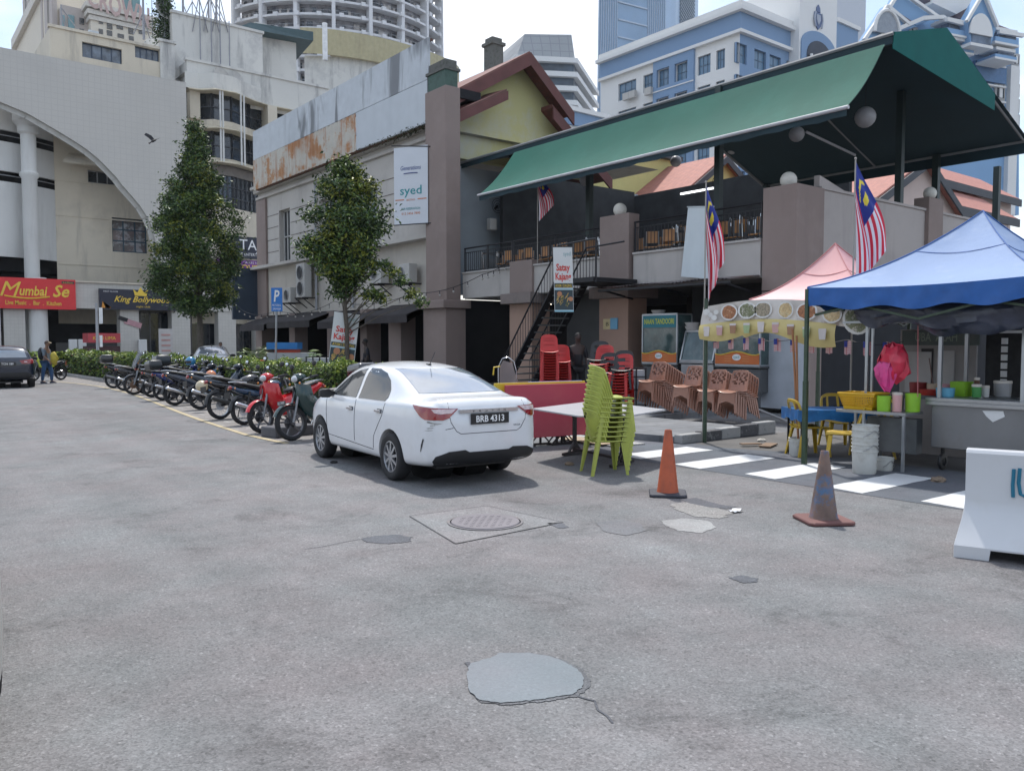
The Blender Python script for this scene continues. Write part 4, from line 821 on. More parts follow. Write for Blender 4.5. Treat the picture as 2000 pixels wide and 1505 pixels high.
# houses seen under / beside the canopy
def gable_house(label, u_ap, v_ap, u_l, u_r, v_e, y, Lg, wallm, roofm, v_base=None, boards=True):
    ap = hit(u_ap, v_ap, y=y); l_ = hit(u_l, v_e, y=y); r_ = hit(u_r, v_e, y=y); ze = min(l_.z, r_.z)
    t = thing('gabled_house', label, 'house', (ap.x, y, 0), group='houses behind the terrace')
    m = MB(); m.prism([(l_.x + .4, y, 0), (r_.x - .4, y, 0), (r_.x - .4, y, ze + .2), (ap.x, y, ap.z), (l_.x + .4, y, ze + .2)], (0, .3, 0)); m.build('gable_wall', wallm, t, W=True)
    m = MB(); m.prism([(l_.x, y - .4, ze), (ap.x, y - .4, ap.z), (ap.x, y - .4, ap.z + .2), (l_.x, y - .4, ze + .2)], (0, Lg, 0)); m.prism([(ap.x, y - .4, ap.z), (r_.x, y - .4, ze), (r_.x, y - .4, ze + .2), (ap.x, y - .4, ap.z + .2)], (0, Lg, 0)); m.build('roof', roofm, t, W=True)
    m = MB(); m.prism([(l_.x, y - .5, ze - .3), (ap.x, y - .5, ap.z - .3), (ap.x, y - .5, ap.z + .1), (l_.x, y - .5, ze + .1)], (0, .08, 0)); m.prism([(ap.x, y - .5, ap.z - .3), (r_.x, y - .5, ze - .3), (r_.x, y - .5, ze + .1), (ap.x, y - .5, ap.z + .1)], (0, .08, 0)); m.build('barge_board', mat('board_dark', (.035, .04, .05), .6), t, W=True)
    return t
YEL2 = mat('yellow_plain', (.56, .52, .22), .85, var=.04)
PINKW = mat('pink_render', (.52, .42, .38), .85, var=.04)
gable_house('yellow gabled house with pink tiles seen through the terrace posts', 1408, 310, 1335, 1482, 374, 30, 12, YEL2, PINKT)
t = thing('yellow_block', 'plain yellow wall of a house seen left of the pink tiles behind the terrace', 'house', (25, 34, 0)); a = hit(1180, 400, y=34); b = hit(1318, 316, y=34); m = MB(); m.box((a.x, 34, 0), (b.x, 40, b.z)); m.build('wall', YEL2, t, W=True); m = MB(); m.box((a.x - .3, 33.6, b.z), (b.x + .3, 40.3, b.z + .25)); m.build('roof', mat('board_dark'), t, W=True)
gable_house('pinkish house with dark roof boards right of the canopy post', 1800, 316, 1690, 1880, 400, 20, 10, PINKW, PINKT)
t = thing('tiled_house', 'pink house with two stepped red tile roofs at the right edge', 'house', (42, 22, 0), group='houses behind the terrace')
for (u0, u1, v0, v1, y) in ((1833, 1994, 336, 372, 24), (1866, 1990, 375, 418, 22)):
    a = hit(u0, v1, y=y); b = hit(u1, v0, y=y); zt_ = hit((u0 + u1) / 2, v0, y=y).z; zb3 = hit((u0 + u1) / 2, v1, y=y).z
    m = MB(); m.prism([(a.x, y, zb3), (b.x, y, zb3), (b.x - .6, y + 2.5, zt_ + .5), (a.x + 1.0, y + 2.5, zt_ + .5)], (0, 0, .15)); m.build('roof', PINKT, t, W=True)
    m = MB(); m.box((a.x - .1, y - .1, zb3 - .4), (b.x + .1, y, zb3 + .1)); m.build('gutter', mat('board_dark'), t, W=True)
    m = MB(); m.box((a.x + 1.2, y + .5, 0), (b.x - .2, y + .8, zb3 - .1)); m.build('wall', PINKW, t, W=True)
# ---------------------------------------------------------------- towers
GLB = mat('tower_glass', (.10, .19, .29), .25, 0, var=.25, vs=.1, spec=.6)
BW = mat('tower_white', (.70, .70, .69), .8, var=.04, vs=.1); BB = mat('tower_blue', (.19, .29, .44), .8, var=.04, vs=.1); BB2 = mat('condo_blue', (.21, .36, .56), .8, var=.05, vs=.1)
# blue and white office block
ob = thing('office_block', 'white and blue office block with a crested tower behind the green canopy', 'building', (100, 80, 0))
xw = 90.0; Pw, _ = PX(xw); yc0 = 66.5; yc1 = 92.0
ztop = hit(1435, 8, x=xw).z; flo = 3.75
rowsz = [ztop - 5.2 - i * 4.05 for i in range(8)]
seg = [((1208, 1243), 'w'), ((1257, 1276), 'w'), ((1286, 1310), 'b'), ((1321, 1346), 'b'), ((1363, 1388), 'w'), ((1399, 1416), 'w')]
hs = []
for (u0, u1), c_ in seg:
    ya = hit(u0, 100, x=xw).y; yb_ = hit(u1, 100, x=xw).y
    for z in rowsz: hs.append((yb_, ya, z - 2.5, z))
m = MB(); holed(m, Pw, yc0, yc1, 0, ztop - 4.0, hs, .35); m.build('street_wall', BW, ob, W=True)
yb1 = hit(1279, 100, x=xw).y; yb2 = hit(1358, 100, x=xw).y
m = MB(); hb_ = [h for h in hs if yb2 < (h[0] + h[1]) / 2 < yb1]; holed(m, PX(xw - .35)[0], yb2, yb1, 0, ztop - 4.0, hb_, .34)
m.poly([(xw - .35, yb2, 0), (xw, yb2, 0), (xw, yb2, ztop - 4), (xw - .35, yb2, ztop - 4)]); m.build('blue_bay', BB, ob, W=True)
m = MB()
for z in rowsz: m.box((xw - .45, yb2 - .05, z - 3.1), (xw - .353, yb1 + .05, z - 2.95))
m.build('string_course', BW, ob, W=True)
for i, h in enumerate(hs[:]): window(PX(xw)[0], h, ob, [mat('win_frame_blue', (.07, .12, .18), .5), GLB], 3, 2, .34, .09)
P2, _ = PY(yc0); hs2 = []
for (u0, u1) in ((1439, 1459), (1474, 1497), (1504, 1526), (1537, 1556)):
    xa = hit(u0, 70, y=yc0).x; xb_ = hit(u1, 70, y=yc0).x
    for z in rowsz: hs2.append((xa, xb_, z - 2.5, z))
xe = hit(1563, 60, y=yc0).x
m = MB(); holed(m, P2, xw, xe, 0, ztop - 4.0, hs2, .35); m.build('end_wall', BB, ob, W=True)
m = MB(); m.box((xw, yc0 - .06, 0), (hit(1462, 60, y=yc0).x, yc0 - .003, ztop - 4)); 
for h in hs2[:len(rowsz)]: pass
for h in hs2: window(P2, h, ob, [mat('win_frame_blue'), GLB], 2, 2, .34, .1)
m = MB(); o_ = .0
m.mi = 0; m.box((xw - .6, yc0 - .6, ztop - 4.0), (xe, yc1, ztop - 3.6)); m.mi = 1; m.box((xw - .2, yc0 - .2, ztop - 3.6), (xe, yc1, ztop - 1.3)); m.mi = 0; m.box((xw - .9, yc0 - .9, ztop - 1.3), (xe, yc1 + .3, ztop - .8)); m.box((xw - .5, yc0 - .5, ztop - .8), (xe, yc1, ztop)); m.build('cornice', [BW, BB], ob, W=True)
m = MB(); a = hit(1480, 0, y=74); m.box((a.x, 72, ztop), (a.x + 14, 84, ztop + 3.2)); m.mi = 1; m.box((a.x - .3, 71.7, ztop + 3.2), (a.x + 14.3, 84.3, ztop + 4)); m.box((a.x + 3, 74, ztop + 4), (a.x + 14, 84, ztop + 7)); m.build('stepped_top', [BB, BW], ob, W=True)
# crested clock-tower-like front
xt0 = hit(1561, 60, y=65).x; xt1 = hit(1634, 60, y=65).x; zt2 = hit(1600, -20, y=65).z
m = MB(); m.box((xt0, 65, 0), (xt1, 75, zt2)); m.build('crest_tower', BW, ob, W=True)
m = MB(); cx_ = (xt0 + xt1) / 2; za_ = hit(1600, 65, y=65).z; wv = (xt1 - xt0) * .46
pa = [(cx_ + wv, 64.8, 0), (cx_ + wv, 64.8, za_ - 2.2)] + [(cx_ + wv * math.cos(PI * i / 14), 64.8, za_ - 2.2 + 2.2 * math.sin(PI * i / 14)) for i in range(1, 14)] + [(cx_ - wv, 64.8, za_ - 2.2), (cx_ - wv, 64.8, 0)]
m.prism(pa, (0, .19, 0)); m.mi = 1; pb = [(cx_ + (p[0] - cx_) * .72, 64.7, p[2] - 1.3 if p[2] > 0 else 0) for p in pa]; m.prism(pb, (0, .09, 0)); m.mi = 2
for i in range(6): x = cx_ - wv * .6 + wv * 1.2 * i / 5; m.tube((x, 64.4, 0), (x, 64.4, za_ - 3.6), .22, n=10)
m.build('arched_bay', [BB, mat('dark_slot', (.03, .04, .06), .6), BW], ob, W=True)
# crest: shield with wreath, flanked by letters-free relief
m = MB(); c = hit(1598, 37, y=64.9); 
m.prism([(c.x + x * .1, 64.85, c.z + z * .1) for x, z in ((-9, 8), (9, 8), (10, -2), (6, -10), (0, -15), (-6, -10), (-10, -2))], (0, .12, 0)); m.prism([(c.x + x * .1, 64.85, c.z + z * .1) for x, z in ((-5, 9), (5, 9), (4, 15), (0, 19), (-4, 15))], (0, .12, 0)); m.mi = 1
m.prism([(c.x + x * .1, 64.78, c.z + z * .1) for x, z in ((-5, 5), (5, 5), (5, -2), (0, -9), (-5, -2))], (0, .06, 0))
for s_ in (-1, 1): m.path([(c.x + s_ * (.75 + .25 * math.sin(PI * i / 8)), 64.8, c.z - 1.2 + 2.0 * i / 8) for i in range(9)], .12, 5)
m.build('crest', [mat('crest_blue', (.10, .14, .26), .6), mat('crest_pale', (.35, .38, .45), .6)], ob, W=True)
xa = hit(1634, 60, y=68).x; xb_ = hit(1676, 60, y=68).x; z_ = hit(1655, 52, y=68).z; m = MB(); m.box((xa, 68, 0), (xb_, 78, z_)); m.mi = 1; m.box((xa, 67.7, z_), (xb_ + .3, 78, z_ + .6)); m.build('blue_wing', [BB, BW], ob, W=True)
for u, v in ((1225, 196), (1237, 192), (1268, 186)):
    p = hit(u, v, x=xw - .5); m = MB(); m.box((p.x - .4, p.y - .6, p.z), (p.x + .1, p.y + .6, p.z + 1)); m.build('air_conditioner', ACW, ob, W=True)
# pale slab behind
t = thing('pale_slab_block', 'plain pale grey slab building behind the crested tower', 'building', (200, 130, 0)); a = hit(1618, 60, y=130); b = hit(1690, 60, y=130); m = MB(); m.box((a.x, 130, 0), (b.x, 150, 140)); m.build('body', mat('pale_slab', (.50, .53, .58), .8, var=.03), t, W=True)
# small blue-white house roof between
t = thing('small_office_wing', 'small white and blue wing showing between gable and office block', 'building', (60, 70, 0)); a = hit(1112, 235, y=70); b = hit(1186, 235, y=70); z1 = hit(1150, 218, y=70).z; m = MB(); m.box((a.x, 70, 0), (b.x, 80, z1 - 2)); m.mi = 1; m.box((a.x - .3, 69.7, z1 - 2), (b.x, 80, z1 - .5)); m.mi = 0; m.box((a.x - .6, 69.4, z1 - .5), (b.x, 80, z1)); m.build('wall', [BW, BB], t, W=True)
a = hit(1138, 252, y=69.9); m = MB(); m.box((a.x, 69.9, z1 - 5), (a.x + 1.4, 69.98, z1 - 2.6)); m.build('window', GLB, t, W=True)
# dark grey trapezoid tower
def tower_box(t, name, y, u0, u1, v0, zb, depth, M_, slope=0):
    a = hit(u0, v0, y=y); b = hit(u1, v0, y=y); m = MB()
    z = hit((u0 + u1) / 2, v0, y=y).z; m.prism([(a.x, y, zb), (b.x, y, zb), (b.x - slope, y, z), (a.x + slope, y, z)], (0, depth, 0)); m.build(name, M_, t, W=True); return a.x, b.x, z
t = thing('banded_office_tower', 'grey office tower with white floor bands and a blank tapered top', 'building', (95, 180, 0))
CG = mat('tapered_concrete', (.33, .345, .36), .85, var=.06, vs=.1, tiles=(2.2, (.27, .28, .30), (R(90), 0, 0)))
yq = 180; xl_ = hit(1049, 120, y=yq).x; xc_ = hit(1116, 120, y=yq).x; yr = yq + 30
zT = hit(1116, 68, y=yq).z; zM = hit(1116, 118, y=yq).z
xr_ = hit(1172, 140, y=yq + 12).x
m = MB(); topn = [(xl_ + 2, yq + 8), (xc_, yq), (xr_ - 5, yq + 18), (xl_ + 8, yq + 30)]; botn = [(xl_ - 1, yq + 8), (xc_, yq - 1), (xr_ + 1, yq + 18), (xl_ + 4, yq + 30)]
m.loft([[(x, y, zM) for x, y in botn], [(x, y, zT) for x, y in topn]]); m.build('blank_top', CG, t, W=True)
z = zM; k = 0
while z > 25:
    e = 1.6 + k * .0; m = MB(); m.loft([[(x + (x - xc_) * .12, y - e, z - 1.4) for x, y in botn], [(x + (x - xc_) * .12, y - e, z) for x, y in botn]]); m.build('floor_band', BW, t, W=True)
    m = MB(); m.loft([[(x + (x - xc_) * .05, y, z - 4.0) for x, y in botn], [(x + (x - xc_) * .05, y, z - 1.41) for x, y in botn]]); m.build('glazed_floor', mat('floor_glass', (.045, .07, .10), .3, var=.5, vs=.3), t, W=True); z -= 4.0; k += 1
# glass skyscraper
t = thing('glass_skyscraper', 'tall pale blue glass skyscraper flaring towards its base above the office block', 'building', (200, 360, 0))
y = 340; u0, u1, uc = 1183, 1363, 1290
xa = hit(1181, 60, y=y).x; xm = hit(1293, 60, y=y).x; xb_ = hit(1330, 60, y=y).x; xd = hit(1363, 60, y=y + 40).x
def sec(z): k = max(0, (150 - z) / 150) * 5; return [(xa - k, y + 5, z), (xm, y - 2, z), (xb_ + 2, y + 6, z), (xd + k * .4, y + 40, z), (xa * (y + 52) / y + 4, y + 50, z)]
m = MB(); m.loft([sec(0), sec(60), sec(120), sec(200), sec(280)]); m.build('body', mat('sky_glass', (.20, .31, .45), .3, var=.12, vs=.05), t, W=True)
m = MB(); FL = mat('fin_pale', (.38, .46, .56), .5)
for i in range(72):
    z = 40 + i * 3.3
    s_ = sec(z)
    if i % 3 == 0:
        for p, q in ((s_[0], s_[1]),):
            P_ = Vector(p).lerp(Vector(q), .28); Q_ = Vector(p).lerp(Vector(q), .72); m.bar(P_ + Vector((0, -.4, 0)), Q_ + Vector((0, -.4, 0)), .5, .8)
m.build('floor_ribs', FL, t, W=True)
m = MB()
for k in [i / 30 for i in range(31)]:
    if .28 < k < .72: continue
    for z0_, z1_ in ((20, 60), (60, 120), (120, 200), (200, 280)):
        p = Vector(sec(z0_)[0]).lerp(Vector(sec(z0_)[1]), k); q = Vector(sec(z1_)[0]).lerp(Vector(sec(z1_)[1]), k); m.bar(p + Vector((0, -.3, 0)), q + Vector((0, -.3, 0)), .35, .5, up=(0, 1, 0))
m.build('vertical_fins', FL, t, W=True)
m = MB()
for i in range(98):
    z = 40 + i * 2.4; s_ = sec(z); p = Vector(s_[2]).lerp(Vector(s_[3]), .15); q = Vector(s_[2]).lerp(Vector(s_[3]), .8); m.bar(p + Vector((.4, -.3, 0)), q + Vector((.4, -.3, 0)), .5, 1.1)
m.build('louvre_bands', mat('louvre_dark', (.12, .17, .22), .5), t, W=True)
# round-fronted condominium
t = thing('curved_condominium', 'tall white curved condominium with balconies on every floor', 'building', (60, 190, 0))
cxu = hit(748, 60, y=190); Rc = 33.0; ccx, ccy = cxu.x, 190 + Rc * .9
CW = mat('condo_white', (.66, .66, .67), .75, var=.03, vs=.1)
th0, th1 = R(-56), R(56)
def arcp(rr, n=40, a=th0, b=th1): return [(ccx + rr * math.sin(YAWC + a + (b - a) * i / n), ccy - rr * math.cos(YAWC + a + (b - a) * i / n)) for i in range(n + 1)]
YAWC = R(-17)
zf = [38 + i * 3.4 for i in range(26)]
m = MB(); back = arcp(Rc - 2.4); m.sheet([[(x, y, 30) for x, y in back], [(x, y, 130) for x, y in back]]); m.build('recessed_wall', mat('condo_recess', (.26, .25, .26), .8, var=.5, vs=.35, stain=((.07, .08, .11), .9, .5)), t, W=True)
for z in zf:
    m = MB(); o1 = arcp(Rc); i1 = arcp(Rc - 2.4)
    m.loft([[(x, y, z) for x, y in o1], [(x, y, z + .55) for x, y in o1]], close=False, caps=False); m.sheet([[(x, y, z) for x, y in o1], [(x, y, z) for x, y in i1]]); m.sheet([[(x, y, z + .55) for x, y in o1], [(x, y, z + .55) for x, y in i1]])
    for k in range(12):
        a = th0 + (th1 - th0) * (k + .5) / 12; x, y = ccx + (Rc + .3) * math.sin(YAWC + a), ccy - (Rc + .3) * math.cos(YAWC + a); m.cbox((x, y, z + .2), (1.1, .8, 1.0), Matrix.Rotation(YAWC + a, 3, 'Z'))
    m.build('floor_ledge', CW, t, W=True)
for k in range(8):
    a = th0 + (th1 - th0) * k / 7; m = MB(); x, y = ccx + (Rc - .7) * math.sin(YAWC + a), ccy - (Rc - .7) * math.cos(YAWC + a); m.cbox((x, y, 80), (.9, 2.2, 100), Matrix.Rotation(YAWC + a, 3, 'Z')); m.build('fin_wall', CW, t, W=True)
r = random.Random(3); m = MB(); m2 = MB()
for z in zf:
    for k in range(84):
        a = th0 + (th1 - th0) * (k + .5) / 84; x, y = ccx + (Rc - 2.2) * math.sin(YAWC + a), ccy - (Rc - 2.2) * math.cos(YAWC + a)
        if r.random() < .5: (m if r.random() < .6 else m2).cbox((x, y, z + 1.6 + r.uniform(0, .3)), (r.uniform(.5, 1.0), .3, r.uniform(.8, 1.8)), Matrix.Rotation(YAWC + a, 3, 'Z'))
tag(m.build('flat_windows', GLASS, t, W=True), kind='stuff'); tag(m2.build('curtains', mat('curtain', (.45, .42, .40), .9, var=.3), t, W=True), kind='stuff')
m = MB(); rl = arcp(Rc - .1, 40)
for z in zf: m.path([(x, y, z + 1.35) for x, y in rl], .05, 4)
m.build('balcony_rails', mat('rail_grey', (.35, .36, .38), .5), t, W=True)
# cream hotel tower top left
t = thing('cream_hotel', 'cream and pink hotel tower with green glass strips beyond the mall', 'building', (-10, 220, 0))
HC = mat('hotel_cream', (.66, .60, .50), .8, var=.04, vs=.1); HG = mat('hotel_glass', (.13, .25, .27), .25, var=.3, vs=.2); HB_ = mat('hotel_beige', (.45, .40, .37), .8, var=.04)
def hb2(name, y, u0, u1, v0, depth, M_, z0=40):
    a = hit(u0, 60, y=y); b = hit(u1, 60, y=y); z = hit((u0 + u1) / 2, v0, y=y).z; m = MB(); m.box((a.x, y, z0), (b.x, y + depth, z)); m.build(name, M_, t, W=True); return a.x, b.x, z
xa, xb_, z = hb2('main_wall', 200, 178, 296, 26, 40, HC)
hls = [(193, 201, 36, 46), (209, 219, 36, 56), (228, 240, 47, 56), (251, 260, 46, 66), (271, 279, 58, 66), (193, 201, 58, 68), (209, 219, 61, 76), (230, 242, 68, 78), (252, 261, 72, 80)]
for u0, u1, v0, v1 in hls:
    a = hit(u0, v1, y=199.9); b = hit(u1, v0, y=199.9); m = MB(); m.box((a.x, 199.85, a.z), (b.x, 200.2, b.z)); m.build('window', GLASS, t, W=True)
m = MB()
for k, (dz, o_) in enumerate(((0, 1.2), (-1.3, .8), (-2.4, .4))): m.box((xa - o_, 200 - o_, z + dz - .5), (xb_ + o_, 240, z + dz + .5 - .01 * k))
m.build('cornice', mat('hotel_trim', (.62, .58, .52), .8), t, W=True)
a0_, b0_, z_ = hb2('corner_bay', 203, 122, 180, 16, 30, HB_)
for u0, u1 in ((121, 127), (134, 146)): hb2('glass_strip', 202.6, u0, u1, 30, 1, HG)
for u0, u1, v0, v1 in ((155, 164, 37, 47), (156, 164, 58, 69), (175, 180, 37, 47)):
    a = hit(u0, v1, y=202.9); b = hit(u1, v0, y=202.9); m = MB(); m.box((a.x, 202.8, a.z), (b.x, 203.2, b.z)); m.build('window', GLASS, t, W=True)
hb2('upper_tower', 215, 150, 272, -60, 40, HC); 
for u0, u1 in ((118, 143), (150, 156), (243, 254), (259, 275)): hb2('glass_strip', 214.5, u0, u1, -60, 1, HG)
a = hit(62, 60, x=-60)
# side wing running back from the corner
sx0 = hit(118, 60, y=203).x
m = MB(); 
for i in range(7): 
    y0_ = 206 + i * 6; m.box((sx0 - 1.0, y0_, 40), (sx0 + .0, y0_ + 3.5, 120)); m.mi = 1; m.box((sx0 - .4, y0_ + 3.5, 40), (sx0, y0_ + 6, 120)); m.mi = 0
m.build('side_wing', [HB_, HG], t, W=True)
l0 = hit(48, 110, y=232).x; zl_ = hit(60, 66, y=232).z
m = MB(); m.prism([(l0, 246, 30), (sx0, 206, 30), (sx0, 206, zl_ + 9), (l0, 246, zl_ + 1)], (10, 10, 0)); m.build('podium_wing', HC, t, W=True)
m = MB(); m.prism([(l0 - 1, 245.4, zl_ - .5), (sx0 - .8, 204.8, zl_ + 7), (sx0 - .8, 204.8, zl_ + 9.5), (l0 - 1, 245.4, zl_ + 1.8)], (10, 10, 0)); m.build('podium_cornice', mat('hotel_trim'), t, W=True)
m = MB(); 
m.mi = 0; m.text('CROWN', (hit(232, 20, y=199).x, 199, hit(232, 34, y=199).z), (1, 0, -.16), (0, 0, 1), width=hit(294, 20, y=199).x - hit(172, 20, y=199).x, height=4.5, ex=.3, bold=.03); m.build('roof_letters', mat('letters_pink', (.50, .36, .33), .7), t, W=True)
# blue and white condominium, top right
t = thing('gabled_condominium', 'blue and white condominium with steep gables and stacked balconies at the right edge', 'building', (150, 60, 0))
yk = 60.0
e_k = (RT * 2.5 + FW).normalized(); n_k = Vector((-e_k.y, e_k.x, 0)); O_k = hit(1920, 100, d=140)
def kz(u, v, y):
    D = CF + RT * ((u - 1000) / F) - CU * ((v - 752.5) / F); o = O_k + n_k * (y - yk); return Vector((0, 0, CH)) + D * ((o.dot(n_k)) / D.dot(n_k))
def kb(name, u0, u1, v0, v1, y, depth, M_, zb=None):
    a = kz(u0, v1, y); b = kz(u1, v0, y); zt_ = kz((u0 + u1) / 2, v0, y).z; z0_ = kz((u0 + u1) / 2, v1, y).z
    m = MB(); m.prism([(a.x, a.y, z0_), (b.x, b.y, z0_), (b.x, b.y, zt_), (a.x, a.y, zt_)], n_k * depth); m.build(name, M_, t, W=True)
def kpoly(name, pts, y, d, M_):
    m = MB(); m.prism([kz(u, v, y) for u, v in pts], n_k * d); m.build(name, M_, t, W=True)
kpoly('blue_body', [(1695, 90), (1800, 38), (1845, 40), (1900, 60), (1990, 75), (1990, 420), (1695, 420)], yk + 3, 20, BB2)
kpoly('left_gable', [(1690, 76), (1733, 10), (1790, 52), (1700, 78)], yk, 1.5, BB2); kpoly('big_gable', [(1740, 14), (1755, -14), (1825, 36), (1790, 50)], yk + 1, 1.5, BB2)
kpoly('tall_gable', [(1890, 42), (1921, -12), (1946, 52), (1935, 90), (1896, 90)], yk - 2, 2, BB2)
def trim(pts, y, w_=.5, name='white_trim', M_=BW):
    m = MB()
    for a, b in zip(pts, pts[1:]): m.bar(kz(*a, y), kz(*b, y), .5, w_ * .62)
    m.build(name, M_, t, W=True)
trim([(1688, 78), (1733, 12), (1775, 47)], yk - .3, .8); trim([(1738, 14), (1758, -18), (1835, 36)], yk + .6, .8); trim([(1888, 42), (1921, -14), (1948, 52)], yk - 2.5, .8)
trim([(1690, 84), (1803, 36), (1842, 34), (1848, 40)], yk - .2, 1.0); trim([(1848, 38), (1900, 52)], yk - 1, 1.1); trim([(1950, 62), (1998, 70)], yk - 1, 1.0)
kpoly('roof', [(1800, -6), (1850, 22), (1880, 40), (1900, 10), (1915, -6)], yk + 2.5, 4, mat('condo_roof', (.15, .115, .13), .8)); kpoly('roof', [(1736, 18), (1742, 16), (1788, 46), (1775, 46)], yk - .1, 1, mat('condo_roof'))
kpoly('roof', [(1948, 48), (1996, 66), (1990, 70), (1950, 62)], yk - .5, 1, mat('condo_roof'))
kpoly('penthouse', [(1822, -30), (1903, -30), (1903, 8), (1868, 28), (1822, 6)], yk + 2, 6, BW)
m = MB(); c = kz(1733, 66, yk - .6); m.path([c + e_k * (2.6 * math.cos(PI * i / 12)) + Vector((0, 0, 3.6 * math.sin(PI * i / 12))) for i in range(13)], .3, 6); m.build('round_window_rim', BW, t, W=True)
m = MB(); m.prism([c + e_k * (2.4 * math.cos(PI * i / 12)) + Vector((0, 0, 3.4 * math.sin(PI * i / 12))) for i in range(13)], n_k * .15); m.build('round_window', mat('pane_grey', (.25, .28, .32), .4), t, W=True)
c = kz(1917, 68, yk - 2.5); m = MB(); m.prism([c + e_k * (2.6 * math.cos(PI * i / 12)) + Vector((0, 0, 3.4 * math.sin(PI * i / 12))) for i in range(13)], n_k * .25); m.build('arch_infill', BW, t, W=True)
for u0, u1, v0, v1, y in ((1755, 1766, 68, 76, yk + 2.6), (1782, 1790, 58, 72, yk + 2.6), (1832, 1838, 48, 54, yk + 2.6), (1850, 1856, 52, 63, yk + .4), (1983, 1990, 140, 155, yk + 2.6), (1983, 1990, 168, 184, yk + 2.6), (1983, 1990, 198, 214, yk + 2.6), (1983, 1990, 228, 244, yk + 2.6), (1948, 1962, 138, 160, yk + 2.6), (1948, 1962, 168, 190, yk + 2.6), (1946, 1960, 200, 222, yk + 2.6), (1922, 1934, 168, 182, yk + 2.6), (1982, 1990, 110, 124, yk + 2.6)):
    a = kz(u0, v1, y); b = kz(u1, v0, y); m = MB()
    for k_, ex_, dz_, f_ in ((0, .4, .1, 0), (1, 0, 0, 0), (0, -.45 * (b - a).length, -.05, 1)):
        p_, q_ = a - e_k * ex_, b + e_k * ex_; m.mi = k_; g_ = 0 if (k_ or f_) else .4; m.prism([(p_.x, p_.y, a.z - g_), (q_.x, q_.y, a.z - g_), (q_.x, q_.y, b.z + g_), (p_.x, p_.y, b.z + g_)], n_k * .3); m.v[-8:] = [(x + n_k.x * dz_, y_ + n_k.y * dz_, z) for x, y_, z in m.v[-8:]]; m.build('window', [BW, GLASS], t, W=True)
for u0, u1, v0, v1, y in ((1850, 1896, 38, 72, yk - .5), (1946, 1988, 56, 88, yk - .5), (1856, 1900, 74, 104, yk - .5), (1946, 1984, 94, 118, yk - .5)):
    vb = v0 + (v1 - v0) * .6
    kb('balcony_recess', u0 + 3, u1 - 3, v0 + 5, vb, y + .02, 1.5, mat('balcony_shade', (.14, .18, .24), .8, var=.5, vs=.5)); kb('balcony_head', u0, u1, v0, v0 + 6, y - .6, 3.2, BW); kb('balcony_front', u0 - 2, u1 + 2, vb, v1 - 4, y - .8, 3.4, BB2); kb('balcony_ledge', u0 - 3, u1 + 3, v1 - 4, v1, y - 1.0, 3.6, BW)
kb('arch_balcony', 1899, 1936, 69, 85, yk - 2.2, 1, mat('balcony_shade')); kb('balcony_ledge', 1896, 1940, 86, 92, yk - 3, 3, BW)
kb('white_pier', 1966, 1992, 128, 420, yk + 2.2, 2, BW); kb('lower_bay', 1905, 1966, 122, 160, yk + 2.4, 1.8, mat('condo_blue_dark', (.08, .17, .32), .6))
for v in (126, 165, 195, 226, 256): kb('white_band', 1915, 1966, v, v + 3, yk + 2.2, .6, BW)
# ---------------------------------------------------------------- cars
TYRE = mat('tyre', (.018, .018, .02), .8, var=.2, bump=.2); RIM = mat('rim_silver', (.42, .43, .45), .35, .8); CHROME = mat('chrome', (.6, .6, .62), .18, 1, var=0); BLK = mat('black_plastic', (.016, .016, .018), .5, var=.2)
CGLASS = mat('car_glass', (.012, .016, .02), .06, var=0, spec=.8); RGLASS = mat('rear_glass', (.19, .22, .26), .05, var=.1, vs=3, spec=1.0, coat=1)  # rear glass base is lightened to stand in for reflected sky
TAIL = mat('tail_red', (.24, .004, .006), .15, var=.1, coat=1); TAILC = mat('tail_clear', (.55, .42, .42), .15, var=.3, vs=20, coat=1); GAP = mat('panel_gap', (.03, .03, .035), .9)
def interp(tab, y):
    if y <= tab[0][0]: return tab[0][1]
    for (a, va), (b, vb) in zip(tab, tab[1:]):
        if y <= b: return va + (vb - va) * (y - a) / (b - a)
    return tab[-1][1]
def wheel(name, r, w_, side, parent, loc, spokes=10, rr=.66):
    t = bpy.data.objects.new(name, None); C.objects.link(t); t.parent = parent; t.location = loc; t.empty_display_size = .1
    Mx = Matrix.Rotation(R(90 * side), 3, 'Y'); h = w_ / 2
    m = MB(); m.lathe([(r * rr, -h * .9), (r * .78, -h), (r * .93, -h * .96), (r, -h * .7), (r, h * .7), (r * .93, h * .96), (r * .78, h), (r * rr, h * .9)], n=32, M=Mx, closed=True); m.build('tyre', TYRE, t, smooth=50)
    m = MB(); R_ = r * rr; m.lathe([(R_, -h * .85), (R_ + .004, h * .85), (R_ - .012, h * .88), (R_ - .02, h * .6), (R_ - .03, -h * .8)], n=32, M=Mx, closed=True)
    for k in range(spokes):
        a = 2 * PI * k / spokes; p = Mx @ Vector((math.cos(a) * .04, math.sin(a) * .04, h * .72)); q = Mx @ Vector((math.cos(a) * (R_ - .012), math.sin(a) * (R_ - .012), h * .62)); m.bar(p, q, R_ * .17, .03, up=Mx @ Vector((0, 0, 1)))
    m.lathe([(.0001, h * .86), (.05, h * .84), (.06, h * .5)], n=14, M=Mx); m.mi = 1; m.lathe([(.0001, -h * .1), (R_ - .02, -h * .1)], n=20, M=Mx); m.lathe([(.0001, h * .3), (R_ * .6, h * .3), (R_ * .6, h * .1)], n=20, M=Mx); m.build('rim', [RIM, mat('brake_dark', (.03, .03, .032), .6, .3)], t, smooth=40)
    return t
